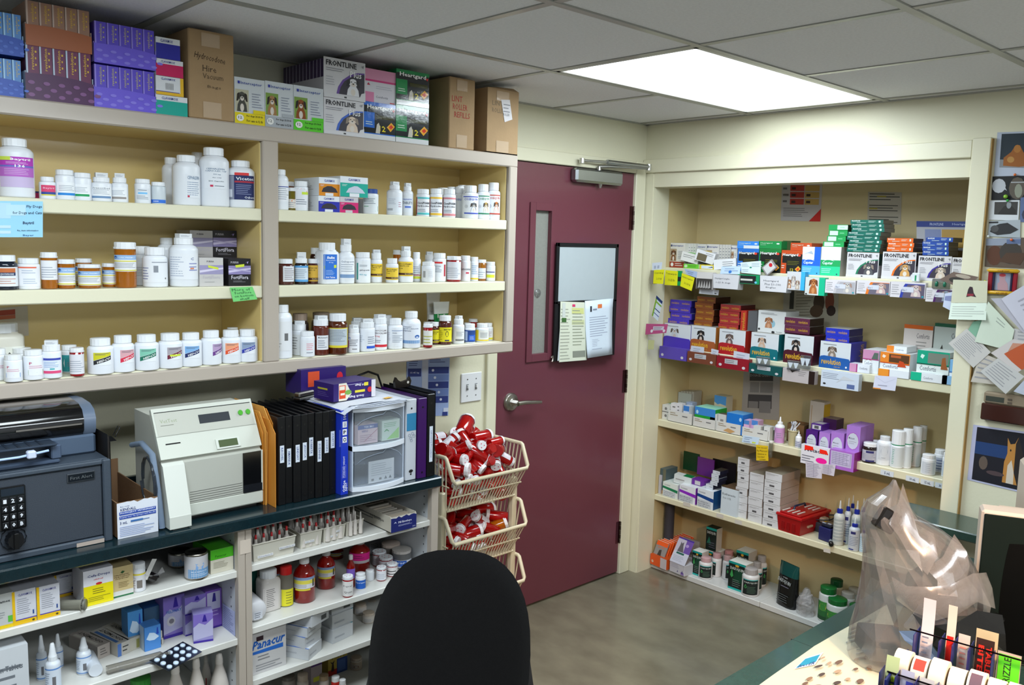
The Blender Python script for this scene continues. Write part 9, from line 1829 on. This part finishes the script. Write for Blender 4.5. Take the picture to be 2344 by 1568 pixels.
# pharmacy label dispenser in the foreground
RA,RB = onZ(2110,1446,1.02),onZ(2344,1512,1.02); ax = (RB-RA)[:2]; LR = float(np.linalg.norm(ax)); ax = ax/LR
ld = thing('label_dispenser','wire rack of warning label rolls with coloured strips standing up','label rack',(float(RA[0]),float(RA[1]),ZD+.001),math.atan2(ax[1],ax[0]))
bz_ = 1.02-ZD-.001
def xs_of(u): return (u-2110)/234*LR
NV = '#1c1e5c'
q = MB(); q.bbox(-.03,LR+.22,-.14,.03,0,.02,'#26262c',.003); q.obj('base',PLAST,ld)
for sx in (-.025,LR+.215): q = MB(); q.bbox(sx-.002,sx+.002,-.13,.02,.0205,bz_-.05,NV,.0005); q.obj('end_plate',PLAST,ld)
for (yy,zz_,x0,x1) in ((.0,bz_,-.02,LR+.2),(-.098,bz_-.048,-.03,LR+.2)): q = MB(); q.tube([(x0,yy-.003,zz_),(x1,yy-.003,zz_)],.0016,'#1c1418',6); q.obj('rod',METAL,ld)
ROW = [(2103,2133,1374,'#d4ccd0',[('l',.2,.0,.8,.3,3,'#8c94a8')]),(2163,2184,1391,'#d0c8bc',[('r',.2,-.45,.95,.12,'#f01c10')]),(2194,2221,1455,'#c8bcb4',[('l',.3,-.3,.7,.3,4,'#d89088')]),(2231,2281,1450,'#c8b894',[]),(2284,2336,1497,'#b4a498',[])]
for i,(l,r,t,col,f) in enumerate(ROW):
    x0,x1 = xs_of(l+2),xs_of(r+2); rodv = 1446+(l+r-4220)/2*.282; h_ = (rodv-t)/FPX*1.62
    q = MB(); n = 8; vs = []
    zlo = -.075
    for k in range(n+1):
        tt = k/n; zz_ = zlo+(h_-zlo)*tt; yy = .004+.010*math.sin(tt*2.2) if h_ > .02 else .004
        vs += [(x0,yy,bz_+zz_),(x1,yy,bz_+zz_)]
    q.add(vs,[(2*k,2*k+1,2*k+3,2*k+2) for k in range(n)],col,True)
    mp = lambda u,v,of,x0=x0,x1=x1,h_=h_: (x0+(x1-x0)*u,.0036-of,bz_+.05*v)
    if i == 3: paint(q,[('r',.08,-1.3,.9,.35,'#2a120e'),('t',.2,-.9,.45,1.0,'BITE','#f02818',.03,-90),('t',.55,-.9,.8,1.0,'TABLE','#f02818',.03,-90)],mp)
    elif i == 4: paint(q,[('r',.06,-1.4,.97,-.0,'#5ad020'),('t',.3,-1.2,.6,1.1,'DRIZZLE','#1c3018',.01,90)],mp)
    elif i == 1: paint(q,[('r',.2,-1.4,.95,.1,'#f01c10')],mp)
    else: paint(q,[('l',.2,-1.3,.85,-.1,6,'#8c94a8' if i == 0 else '#d08880')],mp)
    q.obj('label_strip',PAPER,ld)
    q = MB(); q.bbox(x0-.006,x0-.0045,-.02,.03,.0205,bz_-.002,NV,.0004); q.obj('divider',PLAST,ld)
for i in range(8):
    x0 = -.028+i*.0300; R_ = (.034,.030,.036,.030,.035,.031,.033,.03)[i]
    q = MB(T=Matrix.Translation((x0,-.050,bz_-.058)) @ Matrix.Rotation(math.radians(90),4,'Y')); q.lathe([[(.012,0),(R_,0)],[(R_,0),(R_,.026)],[(R_,.026),(.012,.026)],[(.012,.026),(.012,0)]],'#d8ccb8',26)
    q.T = None
    if i in (1,4): q.add([(x0+.004+.018*u,-.050-(R_+.0006)*math.cos(a),bz_-.058+(R_+.0006)*math.sin(a)) for a in (.6,.85,1.1,1.35) for u in (0,1)],[(2*k,2*k+1,2*k+3,2*k+2) for k in range(3)],'#e03828' if i == 1 else '#5c4450',True)
    q.obj('label_roll',PAPER,ld)
for i,(cx,col,c2) in enumerate(((-.034,'#c8cc90','#c4dc20'),(-.008,'#b8b0c0','#3c3c9c'),(.024,'#c8bcb8','#b0a8b4'),(.056,'#c4b8b4','#a89cb0'),(.088,'#c8bcb0','#a0a4b8'))):
    q = MB(); n = 8; vs = []; tall = (.028,.010,.006,.004,.004)[i]
    for k in range(n+1):
        tt = k/n; zz_ = bz_-.048-.10+(.10+tall)*tt; vs += [(cx,-.100+.012*max(0,tt-.8)*5*.5,zz_),(cx+.022,-.100+.012*max(0,tt-.8)*5*.5,zz_)]
    q.add(vs,[(2*k,2*k+1,2*k+3,2*k+2) for k in range(n)],col,True); paint(q,[('r',.45,-.2,1,.9,c2),('l',.5,0,.95,.8,3,'#3a3c40')],lambda u,v,of,cx=cx: (cx+.022*u,-.1002-of,bz_-.1+.05*v)); q.obj('label_strip',PAPER,ld)
    q = MB(); q.bbox(cx-.005,cx-.0036,-.12,-.085,.0205,bz_-.045,NV,.0004); q.obj('divider',PLAST,ld)
finish_labels()
